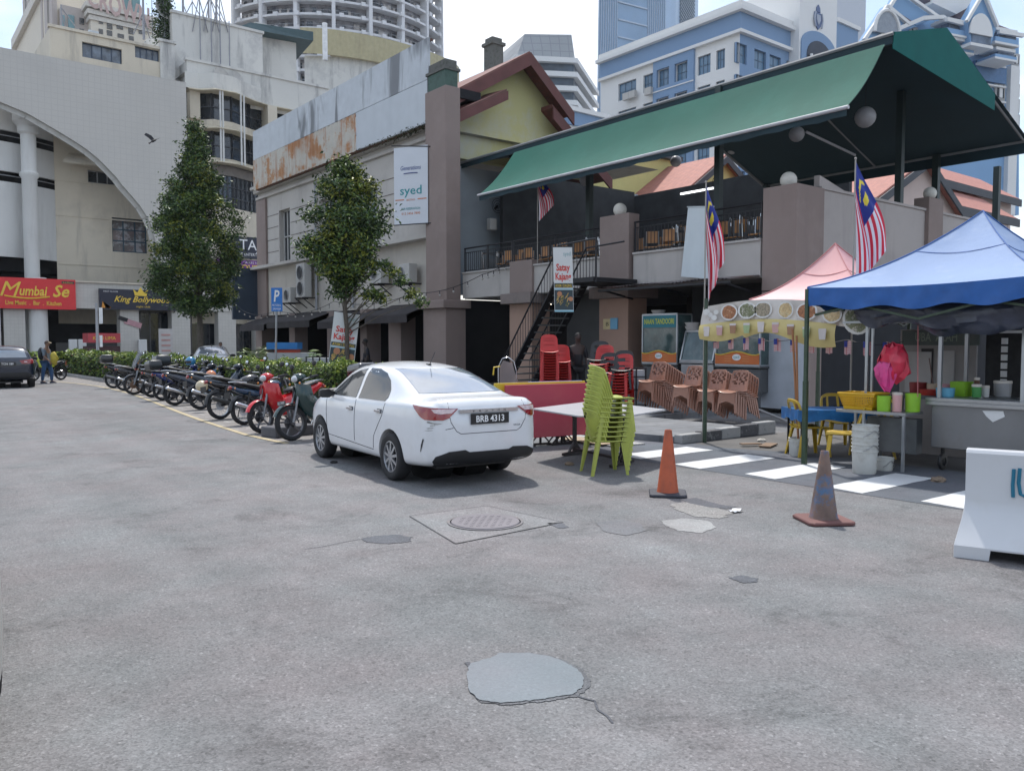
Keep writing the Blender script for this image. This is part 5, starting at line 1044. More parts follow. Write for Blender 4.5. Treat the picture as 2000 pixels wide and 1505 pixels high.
def make_car(label, loc, rz, S, group=None, name='parked_car', cat='car'):
    root = thing(name, label, cat, loc, rz, group); paint = S['paint']; WB = S['wb']; wr = S['wr']
    ys = S['ys']; secs = []
    for y in ys:
        w_ = interp(S['w'], y); zb = interp(S['zb'], y); zt = interp(S['top'], y); zl = min(interp(S['belt'], y), zt - .035); h = zt - zl; wt = interp(S['roofw'], y)
        x = lambda t: w_ * .945 - (w_ * .945 - wt) * t
        hp = [(w_ * .80, zb), (w_ * .955, zb + .03), (w_ * .995, zb + (.55 - zb) * .35), (w_, .60), (w_ * .992, .60 + (zl - .60) * .55), (w_ * .962, zl), (x(.06), zl + h * .06), (x(.5), zl + h * .48), (x(.86), zl + h * .86), (wt * .62, zl + h * .965), (0, zt)]
        pr = [(p[0], y, p[1]) for p in hp] + [(-p[0], y, p[1]) for p in reversed(hp[:-1])] + [(-w_ * .4, y, zb - .01), (w_ * .4, y, zb - .01)]
        secs.append(pr)
    m = MB(); m.loft(secs); ob = m.build('tmp', paint); md = ob.modifiers.new('s', 'SUBSURF'); md.levels = md.render_levels = 2
    cut = MB(); Mx = Matrix.Rotation(R(90), 3, 'Y')
    for y in (0, WB): cut.lathe([(wr + .055, -1.2), (wr + .055, 1.2)], (0, y, wr - .005), 36, Mx)
    co = cut.build('cut', BLK); mb = ob.modifiers.new('b', 'BOOLEAN'); mb.operation = 'DIFFERENCE'; mb.object = co; mb.solver = 'EXACT'
    bpy.context.view_layer.update(); dg = bpy.context.evaluated_depsgraph_get(); me = bpy.data.meshes.new_from_object(ob.evaluated_get(dg)); me.name = 'body'
    ob.modifiers.remove(mb); bpy.context.view_layer.update(); me0 = bpy.data.meshes.new_from_object(ob.evaluated_get(bpy.context.evaluated_depsgraph_get()))
    bvh = BVHTree.FromPolygons([v.co for v in me0.vertices], [tuple(p.vertices) for p in me0.polygons])
    bpy.data.objects.remove(ob); bpy.data.objects.remove(co); bpy.data.meshes.remove(me0)
    me.polygons.foreach_set('use_smooth', [True] * len(me.polygons)); me.set_sharp_from_angle(angle=R(42))
    body = bpy.data.objects.new('body', me); C.objects.link(body); body.parent = root
    def ray(o, d, off):
        h, n, _, _ = bvh.ray_cast(Vector(o), Vector(d).normalized())
        if h and n.dot(Vector(d)) > 0: n = -n
        return (h + n * off) if h else None
    def decal(nm, poly, org, ax, ay, d, mt, off=.004, step=.06, parent=root, thick=0):
        """panel pressed onto the body: polygon in the (ax, ay) plane, thrown along d"""
        P = [Vector(p) for p in poly]; out_ = []
        for a, b in zip(P, P[1:] + P[:1]):
            n = max(1, int((b - a).length / step)); out_ += [a.lerp(b, i / n) for i in range(n)]
        ne = len(out_); x0 = min(p.x for p in P); x1 = max(p.x for p in P); y0 = min(p.y for p in P); y1 = max(p.y for p in P)
        ins = []; xx = x0 + step / 2
        while xx < x1:
            yy = y0 + step / 2
            while yy < y1:
                q = Vector((xx, yy)); c = False
                for a, b in zip(out_, out_[1:] + out_[:1]):
                    if (a.y > q.y) != (b.y > q.y) and q.x < (b.x - a.x) * (q.y - a.y) / (b.y - a.y) + a.x: c = not c
                if c and min((q - e).length for e in out_) > step * .4: ins.append(q)
                yy += step
            xx += step
        vs, _, fs, _, _, _ = geometry.delaunay_2d_cdt(out_ + ins, [(i, (i + 1) % ne) for i in range(ne)], [list(range(ne))], 1, 1e-5)
        O = Vector(org); ax = Vector(ax); ay = Vector(ay); d = Vector(d); hv = [ray(O + ax * v.x + ay * v.y - d.normalized() * 3, d, off) for v in vs]
        ok = {}; V = []
        for i, h in enumerate(hv):
            if h: ok[i] = len(V); V.append(h)
        F_ = [tuple(ok[i] for i in f) for f in fs if all(i in ok for i in f)]
        m = MB(); m.add(V, F_); o = m.build(nm, mt, parent, smooth=180)
        if thick: md = o.modifiers.new('so', 'SOLIDIFY'); md.thickness = thick; md.offset = 0
        return o
    def seam(pts, org, ax, ay, d, r_=.004, step=.05):
        P = [Vector(p) for p in pts]; q = []
        for a, b in zip(P, P[1:]):
            n = max(1, int((b - a).length / step)); q += [a.lerp(b, i / n) for i in range(n)]
        q.append(P[-1]); O = Vector(org); o = [ray(O + Vector(ax) * v.x + Vector(ay) * v.y - Vector(d).normalized() * 3, d, .0005) for v in q]; o = [v for v in o if v]
        return o
    Z = (0, 0, 1); Yv = (0, 1, 0)
    for sgn in (-1, 1):
        dx = (-sgn, 0, 0)
        for nm, pl in S['side_win']: decal(nm, pl, (0, 0, 0), Yv, Z, dx, CGLASS, .005)
        m = MB()
        for ln in S['seams']:
            q = seam(ln, (0, 0, 0), Yv, Z, dx)
            if len(q) > 2: m.path(q, .0045, 4)
        m.build('door_gap', GAP, root)
        for y, z in S['handles']:
            h = ray((sgn * 3, y, z), dx, .022); m = MB()
            if h: m.cbox(h, (.025, .17, .035)); m.mi = 1; m.cbox(h + Vector((-sgn * .019, -.02, 0)), (.01, .13, .055)); m.mi = 0
            m.build('door_handle', [CHROME if not S.get('hblack') else BLK, BLK], root, bevel=.006)
        h = ray((sgn * 3, S['mirror'][0], S['mirror'][1]), dx, .0); m = MB(); hx = h.x if h else sgn * .7
        m.loft([[(hx + sgn * d_, S['mirror'][0] + yy * k, S['mirror'][1] + zz * k) for yy, zz in ((-.05, -.06), (.06, -.06), (.06, .07), (-.05, .07))] for d_, k in ((0, .4), (.07, .75), (.10, 1), (.2, .95), (.24, .7))]); m.build('wing_mirror', BLK, root, bevel=.012, smooth=50)
        m = MB(); m.lathe([(wr + .05, .02), (wr + .05, .35), (.05, .35)], (sgn * .44, 0, wr), 28, Matrix.Rotation(R(90 * -sgn), 3, 'Y')); m.lathe([(wr + .05, .02), (wr + .05, .35), (.05, .35)], (sgn * .44, WB, wr), 28, Matrix.Rotation(R(90 * -sgn), 3, 'Y'))
        m.box((sgn * .42, -.6, wr - .02), (sgn * .1, WB + .5, wr + .16)); m.build('wheel_well', mat('well_black', (.006, .006, .007), .95, var=0), root)
        for y, nm in ((0, 'wheel'), (WB, 'wheel')): wheel('wheel', wr, S['tw'], sgn, root, (sgn * (S['track'] / 2), y, wr), S['spokes'])
        lt = S['tail']; dd = Vector((-sgn * .75, 1, 0)).normalized(); axh = Vector((sgn * .8, .6, 0))
        tl = decal('tail_light', lt['poly'], lt['o'], axh, Z, dd, TAIL, .012, .03)
        if 'inner' in lt: decal('clear_lens', lt['inner'], lt['o'], axh, Z, dd, TAILC, .017, .02, parent=tl)
        decal('head_light', S['head'], (0, 0, 0), Vector((sgn * .8, -.6, 0)), Z, (dd.x, -dd.y, 0), TAILC, .008, .04)
    decal('rear_window', S['rear_win'], (0, 0, 0), (1, 0, 0), Z, (0, 1, 0), RGLASS, .005)
    decal('windscreen', S['front_win'], (0, 0, 0), (1, 0, 0), Z, (0, -1, 0), CGLASS, .005)
    decal('lower_bumper', S['lower'], (0, 0, 0), (1, 0, 0), Z, (0, 1, 0), BLK, .006, .04)
    m = MB()
    for ln in S['rear_seams']:
        q = seam(ln, (0, 0, 0), (1, 0, 0), Z, (0, 1, 0))
        if len(q) > 2: m.path(q, .004, 4)
    m.build('boot_gap', GAP, root)
    yr = S['plate'][0]; zp = S['plate'][1]
    pl = MB(); pl.box((-.27, yr - .012, zp - .065), (.27, yr, zp + .065)); pl.mi = 1; pl.text(S['plate'][2], (0, yr - .012, zp - .038), (1, 0, 0), Z, width=.40, height=.08, ex=.002, bold=.02); pl.build('number_plate', [mat('plate_black', (.012, .012, .014), .35), WHT], root, bevel=.002)
    if 'bar' in S:
        m = MB(); z0, st = S['bar']; m.box((-.42, yr + .005, z0 - .018), (.42, yr + .05, z0 + .022)); m.mi = 1
        for i, chh in enumerate(st): m.text(chh, (-.22 + .44 * i / (len(st) - 1), yr + .005, z0 - .012), (1, 0, 0), Z, width=.028, height=.024, ex=.002)
        m.build('badge_bar', [CHROME, GAP], root, bevel=.004)
    m = MB(); m.box((-.5, -.6, .19), (.5, WB + .5, .25)); m.build('underbody', BLK, root)
    if S.get('antenna'):
        m = MB(); m.tube((0, .52, 1.43), (0, .35, 1.62), .006, n=5); m.cbox((0, .54, 1.44), (.04, .08, .03)); m.build('antenna', BLK, root)
    return root, ray, decal, seam
def T(*a): return list(a)
SED = dict(wb=2.465, wr=.303, tw=.19, track=1.52, spokes=9,
    ys=[-1.035, -1.02, -.97, -.90, -.80, -.66, -.46, -.2, .1, .38, .6, .9, 1.2, 1.5, 1.75, 1.95, 2.2, 2.42, 2.55, 2.75, 2.95, 3.12, 3.22, 3.28],
    w=[(-1.035, .50), (-1.02, .60), (-.97, .70), (-.9, .755), (-.8, .795), (-.66, .825), (-.2, .845), (2.4, .845), (2.75, .83), (2.95, .79), (3.12, .70), (3.22, .58), (3.28, .42)],
    zb=[(-1.035, .50), (-1.02, .40), (-.97, .30), (-.8, .25), (-.3, .21), (2.8, .2), (3.1, .22), (3.22, .3), (3.28, .4)],
    top=[(-1.035, .74), (-1.02, .90), (-.97, 1.02), (-.90, 1.075), (-.8, 1.07), (-.66, 1.065), (-.46, 1.085), (-.2, 1.20), (.1, 1.325), (.38, 1.42), (.6, 1.455), (.9, 1.48), (1.2, 1.49), (1.5, 1.475), (1.75, 1.43), (1.95, 1.335), (2.2, 1.17), (2.42, 1.035), (2.55, 1.0), (2.75, .965), (2.95, .90), (3.12, .80), (3.22, .70), (3.28, .60)],
    belt=[(-1.03, .9), (-.9, .99), (-.4, 1.0), (.5, .975), (2.4, .935), (2.6, .92), (3.3, .6)],
    roofw=[(-1.03, .5), (-.9, .62), (-.5, .60), (.4, .55), (1.2, .57), (1.8, .56), (2.4, .60), (3.0, .5), (3.28, .3)],
    side_win=[('front_side_window', [(2.20, .985), (1.98, 1.13), (1.7, 1.275), (1.42, 1.36), (1.22, 1.385), (1.19, .985)]), ('rear_side_window', [(1.10, .985), (1.12, 1.39), (.85, 1.385), (.58, 1.335), (.38, 1.25), (.25, 1.14), (.20, 1.04), (.23, .99)])],
    seams=[[(1.145, .40), (1.15, .965)], [(2.16, .42), (2.2, .7), (2.24, .93)], [(2.15, .40), (.52, .34)], [(.20, .97), (.26, .8), (.38, .66), (.50, .52), (.52, .36)]],
    handles=[(1.30, .83), (.36, .855)], mirror=(2.06, 1.0),
    rear_win=[(-.60, 1.11), (.60, 1.11), (.49, 1.395), (-.49, 1.395)], front_win=[(-.66, 1.05), (.66, 1.05), (.50, 1.42), (-.50, 1.42)],
    tail=dict(o=(0, -.0, 0), poly=[(-.26, .955), (-.05, .965), (.10, .975), (.30, .99), (.27, .95), (.18, .86), (.12, .83), (-.10, .83), (-.16, .85)], inner=[(-.235, .95), (-.13, .952), (.04, .955), (.0, .915), (-.06, .90), (-.19, .905)]),
    head=[(-1.42, .64), (-1.25, .66), (-1.22, .76), (-1.40, .73)],
    lower=[(-.66, .26), (.66, .26), (.72, .34), (.70, .40), (.56, .455), (.34, .465), (.28, .435), (-.28, .435), (-.34, .465), (-.56, .455), (-.70, .40), (-.72, .34)],
    rear_seams=[[(-.53, 1.03), (-.55, .9), (-.53, .80), (-.46, .695), (-.40, .66), (.40, .66), (.46, .695), (.53, .80), (.55, .9), (.53, 1.03)], [(-.50, .735), (-.60, .72)]],
    plate=(-1.04, .83, 'BRB 4313'), bar=(.925, 'PROTON'), antenna=True)
SED['paint'] = mat('white_paint', (.68, .69, .71), .2, var=.02, vs=3, stain=((.50, .49, .47), .22, 2.2), spec=.5, coat=.6)
heading = -(YAW - .587)
cpos = (-.845 * RT + 10.79 * FW)
car, ray, decal, seam = make_car('white saloon car with a dented rear bumper parked at the end of the motorcycle row', (cpos.x, cpos.y, 0), heading, SED)
# dent and scrapes on the left rear corner, bumper side vent
dd = Vector((.75, 1, 0)).normalized(); axl = Vector((-dd.y, dd.x, 0))
SCR = mat('scraped_paint', (.30, .29, .28), .6, var=.5, vs=12, mott=((.06, .06, .06), 22, .56))
for i, pl in enumerate(([(-.10, .795), (.0, .80), (.09, .815), (.10, .80), (.04, .785), (-.03, .775)], [(-.02, .775), (.05, .77), (.06, .755), (.02, .76)], [(.0, .745), (.10, .735), (.09, .727), (.03, .733)], [(.02, .715), (.13, .705), (.12, .70), (.03, .707)])):
    decal('scrape', [(2.0 - 0 - (2.0 - x), z) for x, z in pl], (0, 0, 0), axl, (0, 0, 1), dd, SCR, .003, .02)
decal('bumper_vent', [(.135, .60), (.15, .605), (.175, .53), (.185, .45), (.178, .445), (.162, .50)], (0, 0, 0), axl, (0, 0, 1), dd, BLK, .006, .02)
m = MB(); m.text('SAGA', (.40, -1.022, .72), (1, 0, 0), (0, 0, 1), width=.1, height=.022, ex=.012); m.build('badge', GAP, car)
SUV = dict(SED); SUV.update(paint=mat('navy_paint', (.012, .018, .035), .2, var=.02, coat=.7), wr=.34, tw=.23, track=1.58, spokes=5,
    ys=[-.88, -.86, -.8, -.7, -.6, -.45, -.2, .1, .4, .8, 1.2, 1.6, 1.9, 2.15, 2.4, 2.6, 2.9, 3.15, 3.35, 3.45],
    w=[(-.88, .70), (-.86, .80), (-.8, .86), (-.6, .90), (2.6, .90), (3.1, .86), (3.35, .72), (3.45, .5)],
    zb=[(-.88, .52), (-.86, .42), (-.8, .34), (-.5, .28), (3.2, .28), (3.45, .42)],
    top=[(-.88, .95), (-.86, 1.06), (-.8, 1.14), (-.7, 1.30), (-.6, 1.45), (-.45, 1.56), (-.2, 1.60), (.4, 1.62), (1.2, 1.60), (1.6, 1.56), (1.9, 1.46), (2.15, 1.30), (2.4, 1.14), (2.6, 1.09), (2.9, 1.04), (3.15, .95), (3.35, .82), (3.45, .7)],
    belt=[(-.88, .9), (-.8, 1.06), (2.4, 1.0), (2.7, .98), (3.4, .7)], roofw=[(-.9, .66), (-.5, .62), (1.6, .63), (2.5, .66), (3.4, .4)],
    side_win=[('front_side_window', [(2.15, 1.06), (1.8, 1.35), (1.4, 1.48), (1.15, 1.49), (1.12, 1.06)]), ('rear_side_window', [(1.02, 1.06), (1.04, 1.49), (.4, 1.49), (-.1, 1.42), (-.35, 1.3), (-.4, 1.12), (-.3, 1.06)])],
    handles=[(1.25, .93), (.3, .95)], mirror=(2.05, 1.08), rear_win=[(-.64, 1.16), (.64, 1.16), (.56, 1.44), (-.56, 1.44)], front_win=[(-.7, 1.14), (.7, 1.14), (.56, 1.5), (-.56, 1.5)],
    tail=dict(o=(0, 0, 0), poly=[(-.20, 1.05), (.1, 1.09), (.34, 1.11), (.34, 1.0), (.15, .93), (-.15, .93)], inner=[(-.08, 1.02), (.0, 1.02), (.0, .98), (-.08, .98)]),
    lower=[(-.72, .36), (.72, .36), (.78, .50), (.66, .60), (-.66, .60), (-.78, .50)], rear_seams=[[(-.62, 1.0), (-.6, .85), (-.5, .72), (.5, .72), (.6, .85), (.62, 1.0)]], plate=(-.895, .93, 'TCN 189'), antenna=False)
SUV.pop('bar', None)
sp = hit(16, 758, z=0); hd = -(YAW - math.atan2(984, 1600)) ; dirv = Vector((-math.sin(hd), math.cos(hd), 0))
suv, *_ = make_car('dark navy sport utility car cut by the left edge of the view', (sp.x + dirv.x * .75, sp.y + dirv.y * .75, 0), hd, SUV, name='sport_utility_car')
SIL = dict(SED); SIL.update(paint=mat('beige_paint', (.42, .41, .37), .3, .2, var=.02, coat=.4), plate=(-1.04, .83, 'WXY 210')); SIL.pop('bar')
e = hit(13, 1330, z=.40)
sil, *_ = make_car('pale beige car of which only a bumper corner enters the frame, bottom left corner', (e.x - .80, e.y + .9, 0), 0, SIL)
for ch in KIDS(sil):
    if ch.name.split('.')[0] == 'tail_light':
        for q in KIDS(ch): bpy.data.objects.remove(q)
        bpy.data.objects.remove(ch)
WH2 = dup(car, (12.2, 37.2, .12), R(-20), 'white car behind the hedge with only its roof showing')
for ch in KIDS(WH2):
    if ch.name.split('.')[0] in ('scrape', 'bumper_vent', 'number_plate', 'badge_bar', 'badge'): bpy.data.objects.remove(ch)
# ---------------------------------------------------------------- motorcycles
SEATM = mat('seat_vinyl', (.02, .02, .022), .55, var=.2, vs=8); ENG = mat('engine_alloy', (.13, .13, .14), .45, .6, var=.3, vs=10); MIRR = mat('mirror_glass', (.6, .65, .7), .05, 1, var=0); ORANGE = mat('indicator', (.6, .2, .02), .3)
FRM = mat('frame_black', (.02, .02, .022), .4, .2)
def ell(x, z, w_, h, n=12): return [(x, w_ / 2 * math.cos(2 * PI * i / n), z + h / 2 * math.sin(2 * PI * i / n)) for i in range(n)]
def bike(label, u, v, yawd, col, style='under', box=None, lean=7, near='rear', seatc=None, big=1.0, plate=None, fcol=None, rimc=None, mufc=None, legsh=True, mirrors=True):
    wh_r = .285
    p = hit(u, v, z=0); yw = R(yawd); f = Vector((math.cos(yw), math.sin(yw), 0)); s_ = .62 * big
    c = p + f * (s_ if near == 'rear' else -s_)
    t = thing('motorcycle', label, 'motorcycle', (c.x, c.y, .004), yw, 'motorcycles parked in the bays'); t.rotation_euler = (R(-lean), 0, yw); t.scale = (big,) * 3
    P_ = mat('bike_paint_' + '_'.join(str(int(k * 255)) for k in col), col, .22, .1, var=.08, coat=.6)
    rc = rimc or (RIM if style == 'spoke' else mat('rim_dark', (.09, .09, .10), .4, .6))
    for x, nm in ((.62, 'front_wheel'), (-.62, 'rear_wheel')):
        e = bpy.data.objects.new(nm, None); C.objects.link(e); e.parent = t; e.location = (x, 0, wh_r); Mx = Matrix.Rotation(R(90), 3, 'X'); tw = .038 if x > 0 else .046
        m = MB(); m.lathe([(.215, -tw), (.25, -tw * 1.15), (.275, -tw * .7), (.285, 0), (.275, tw * .7), (.25, tw * 1.15), (.215, tw)], n=28, M=Mx, closed=True); m.build('tyre', TYRE, e, smooth=60)
        m = MB(); m.lathe([(.222, -.03), (.222, .03), (.205, .025), (.205, -.025)], n=28, M=Mx, closed=True)
        for k in range(5 if style != 'spoke' else 18):
            a = 2 * PI * k / (5 if style != 'spoke' else 18); m.bar((.03 * math.cos(a), 0, .03 * math.sin(a)), (.21 * math.cos(a + .1), 0, .21 * math.sin(a + .1)), .022 if style != 'spoke' else .005, .03 if style != 'spoke' else .005, up=(0, 1, 0))
        m.lathe([(.035, -.06), (.035, .06)], n=12, M=Mx); m.lathe([(.10, .03), (.10, .035), (.04, .035)], n=16, M=Mx); m.build('rim', rc, e, smooth=40)
    m = MB(); 
    for y in (-.075, .075): m.tube((.62, y, wh_r), (.52, y, .62), .022, n=8); m.tube((.52, y, .62), (.43, y * .8, .93), .018, n=8)
    m.build('fork', mat('fork_grey', (.22, .22, .23), .35, .6), t, smooth=60)
    m = MB(); a0, a1 = R(20), R(150); m.loft([[(.62 + rr * math.cos(a), yy, wh_r + rr * math.sin(a)) for rr, yy in ((.30, -.06), (.318, -.03), (.322, 0), (.318, .03), (.30, .06))] for a in [a0 + (a1 - a0) * i / 10 for i in range(11)]], close=False, caps=False); m.build('front_fender', mat('fork_grey') if False else P_, t, smooth=60)
    m = MB(); m.path([(.30, .34, 1.0), (.38, .2, .97), (.42, .06, .95), (.42, -.06, .95), (.38, -.2, .97), (.30, -.34, 1.0)], .012, 6); m.mi = 1; m.tube((.36, .24, .98), (.29, .36, 1.0), .022, n=8); m.tube((.36, -.24, .98), (.29, -.36, 1.0), .02, n=8); m.path([(.38, .24, .975), (.43, .3, .965), (.38, .37, .96)], .006, 4); m.path([(.38, -.24, .975), (.43, -.3, .965), (.38, -.37, .96)], .006, 4); m.build('handlebar', [CHROME, BLK], t, smooth=60)
    for sg in (-1, 1) if mirrors else ():
        m = MB(); m.tube((.36, sg * .22, .98), (.33, sg * .32, 1.15), .006, n=5); m.ball((.33, sg * .34, 1.2), .058, 12, .35, 1.1, .8); m.mi = 1; m.ball((.318, sg * .34, 1.2), .05, 12, .3, 1.05, .78); m.build('mirror', [BLK, MIRR], t, smooth=180)
    # engine, exhaust, swing arm
    m = MB(); m.lathe([(.001, -.13), (.10, -.12), (.13, -.08), (.13, .08), (.10, .12), (.001, .13)], (-.12, 0, .33), 16, Matrix.Rotation(R(90), 3, 'X')); m.lathe([(.075, 0), (.075, .2), (.05, .22)], (-.02, 0, .36), 12, Matrix.Rotation(R(72), 3, 'Y'))
    for k in range(6): m.lathe([(.095, 0), (.095, .012)], (.03 + k * .028, 0, .378 + k * .008), 12, Matrix.Rotation(R(72), 3, 'Y'))
    m.cbox((-.18, 0, .40), (.2, .18, .14)); m.build('engine', ENG, t, smooth=40)
    m = MB(); m.path([(.15, -.05, .36), (.18, -.10, .26), (.0, -.13, .19), (-.3, -.14, .22), (-.45, -.15, .30)], .02, 8); m.path([(-.40, -.15, .28), (-.46, -.155, .31), (-.85, -.17, .44), (-.88, -.17, .45)], lambda k: .045 if .1 < k < .97 else .03, 12); m.build('exhaust', mufc or CHROME, t, smooth=50)
    m = MB(); 
    for y in (-.09, .09): m.bar((-.2, y * .9, .33), (-.62, y, wh_r), .035, .045); m.tube((-.60, y * 1.15, .32), (-.48, y * 1.1, .68), .026, n=8)
    m.tube((.42, 0, .80), (.40, 0, .98), .03, n=8); m.tube((.42, 0, .80), (-.1, 0, .45), .035, n=8); m.tube((-.1, 0, .45), (-.62, 0, .72), .03, n=8); m.build('frame', FRM, t, smooth=60)
    m = MB(); m.path([(-.08, .10, .28), (-.10, .2, .02), (-.06, .24, .01)], .012, 6); m.path([(-.1, -.08, .2), (-.14, -.12, .12), (.02, -.24, .26)], .01, 5); m.build('side_stand', FRM, t)
    m = MB(); a0, a1 = R(35), R(175); m.loft([[(-.62 + rr * math.cos(a), yy, wh_r + rr * math.sin(a)) for rr, yy in ((.31, -.07), (.33, -.03), (.335, 0), (.33, .03), (.31, .07))] for a in [a0 + (a1 - a0) * i / 9 for i in range(10)]], close=False, caps=False); m.build('rear_fender', BLK, t, smooth=60)
    if style in ('under', 'scooter'):
        m = MB(); m.loft([ell(.49, .82, .10, .2), ell(.43, .78, .26, .40), ell(.30, .58, .24, .50), ell(.12, .46, .22, .38), ell(-.08, .50, .25, .40), ell(-.3, .61, .28, .34), ell(-.55, .70, .24, .25), ell(-.78, .79, .16, .14), ell(-.88, .82, .06, .05)]); m.build('body_shell', P_, t, smooth=180)
        if legsh:
            m = MB(); 
            for sg in (-1, 1): m.loft([[(x, sg * y, z) for x, y, z in q] for q in ([(.50, .05, .86), (.44, .17, .88), (.34, .21, .86)], [(.53, .05, .70), (.45, .20, .72), (.32, .24, .70)], [(.48, .05, .55), (.40, .19, .52), (.26, .22, .50)], [(.38, .05, .40), (.28, .16, .34), (.14, .18, .32)])], close=False, caps=False)
            m.build('leg_shield', P_ if not fcol else mat('shield_' + str(fcol), fcol, .3, coat=.4), t, smooth=180)
        m = MB(); m.loft([ell(.52, .98, .08, .06), ell(.49, .99, .20, .13), ell(.42, 1.0, .26, .15), ell(.34, 1.0, .20, .10), ell(.30, .99, .08, .05)]); m.build('handle_cowl', P_, t, smooth=180)
        m = MB(); m.ball((.50, 0, .975), .07, 12, .6, 1.25, .8); m.build('headlight', mat('lens', (.45, .47, .5), .1, coat=1), t, smooth=180)
    else:
        m = MB(); m.loft([ell(.36, .80, .12, .1), ell(.28, .80, .24, .22), ell(.1, .79, .27, .24), ell(-.08, .75, .2, .16), ell(-.14, .72, .1, .08)]); m.build('fuel_tank', P_, t, smooth=180)
        m = MB(); m.loft([ell(-.15, .62, .2, .16), ell(-.4, .66, .2, .16), ell(-.7, .72, .16, .12), ell(-.86, .78, .1, .06)]); m.build('tail_cowl', P_, t, smooth=180)
        m = MB(); m.ball((.52, 0, .86), .085, 14, .7, 1, 1); m.mi = 1; m.ball((.545, 0, .86), .075, 14, .6, 1, 1); m.build('headlight', [BLK, mat('lens')], t, smooth=180)
        if style == 'tour':
            m = MB(); m.loft([[(.60, -.14, .78), (.66, 0, .78), (.60, .14, .78)], [(.50, -.19, .95), (.60, 0, .98), (.50, .19, .95)], [(.36, -.15, 1.22), (.43, 0, 1.28), (.36, .15, 1.22)]], close=False, caps=False); m.build('windshield', mat('smoke_screen', (.05, .06, .08), .1, alpha=.75), t, smooth=180)
    m = MB(); m.loft([ell(.02, .72, .16, .05), ell(-.08, .755, .22, .09), ell(-.3, .77, .25, .10), ell(-.42, .80, .24, .10), ell(-.62, .845, .2, .08), ell(-.74, .86, .12, .04)]); m.build('seat', seatc or SEATM, t, smooth=180)
    m = MB(); m.ball((-.88, 0, .78), .05, 10, .6, 1.4, .8); m.mi = 1
    for sg in (-1, 1): m.ball((-.84, sg * .12, .76), .018, 8); m.ball((.50, sg * .15, .9), .018, 8)
    m.build('tail_light', [TAIL, ORANGE], t, smooth=180)
    m = MB(); m.path([(-.55, .11, .87), (-.82, .11, .90), (-.90, 0, .90), (-.82, -.11, .90), (-.55, -.11, .87)], .011, 6); m.build('grab_rail', CHROME if style != 'tour' else BLK, t, smooth=60)
    m = MB(); x = -.95 if near == 'rear' or not plate else .76
    nx = -1 if x < 0 else 1
    m.cbox((x, 0, .62 if x < 0 else .60), (.01, .2 if x < 0 else .24, .13 if x < 0 else .07)); m.mi = 1
    if plate: m.text(plate, (x + nx * .006, 0, .585 if x > 0 else .6), (0, nx, 0), (0, 0, 1), width=.2, height=.045, ex=.002)
    m.build('number_plate', [mat('plate_black'), WHT], t)
    if box:
        m = MB(); bw = .40; m.loft([[(x0 * k - .82, y0 * k, z) for x0, y0 in ((.19, .20), (-.19, .20), (-.19, -.20), (.19, -.20))] for z, k in ((.91, .8), (.96, 1), (1.08, 1.04), (1.16, 1.0), (1.21, .8))]); m.build('top_box', box, t, bevel=.03, smooth=40)
    return t
DK = (.015, .017, .022); BOXM = mat('box_black', (.02, .021, .024), .3, coat=.3)
bike('dark underbone motorcycle with a black top box, first of the row at the far left', 222, 758, -2, DK, box=BOXM, big=1.05, mufc=mat('muffler_grey', (.2, .2, .21), .4, .7))
bike('dark slim motorcycle with a round mirror, next to the leftmost one with the top box', 243, 763, 2, (.03, .03, .035), 'naked')
bike('big black motorcycle with a tall windscreen facing the road', 262, 771, 176, DK, 'tour', near='front', big=1.15, lean=-7, rimc=mat('bronze_rim', (.20, .12, .08), .4, .5), mufc=mat('muffler_grey'))
bike('grey motorcycle with silver trim, just right of the tall windscreen one', 297, 776, 4, (.10, .10, .11), 'naked', mufc=mat('muffler_grey'))
bike('dark blue motorcycle with bulging blue fairing and a black box behind', 318, 782, 8, (.015, .03, .14), 'under', box=BOXM)
bike('black motorcycle with blue front panels and a beige helmet hanging on its side', 342, 792, 6, (.02, .025, .04), 'under', big=1.08, fcol=(.05, .22, .5))
bike('black road motorcycle seen from behind, left of the chrome muffler one', 431, 819, 12, (.02, .02, .024), 'spoke', big=1.1, mufc=mat('muffler_black', (.03, .03, .03), .4))
bike('black motorcycle behind the tall windscreen one, close to the hedge', 285, 770, 3, (.02, .02, .022), 'under', big=1.1)
bike('second dark bulky scooter tucked behind the blue fairing motorcycle', 335, 780, 5, (.018, .02, .03), 'under', big=1.12, box=BOXM)
bike('dark motorcycle between the helmet laden one and the chrome wheeled road bike', 392, 800, 9, (.02, .03, .045), 'under', big=1.1)
bike('dark blue motorcycle with a long chrome muffler, left of the red scooter', 477, 830, 14, (.02, .05, .10), 'spoke', big=1.02)
bike('bright red scooter facing the road with black lower parts', 512, 846, 197, (.50, .012, .018), 'under', near='front', lean=-6, big=1.08)
bike('dark green motorcycle nearest the white car with a white number on its front', 571, 861, 187, (.012, .035, .034), 'under', near='front', lean=-7, box=mat('box_gloss', (.015, .015, .018), .12, coat=1), big=1.12, plate='BJJ 2888')
bike('black scooter half hidden between the blue fairing and the hedge', 372, 786, 10, DK, 'under', mirrors=True)
ym = bike('black motorcycle by the far kerb carrying yellow green panniers', 66, 744, 200, DK, 'under', near='front', lean=-4)
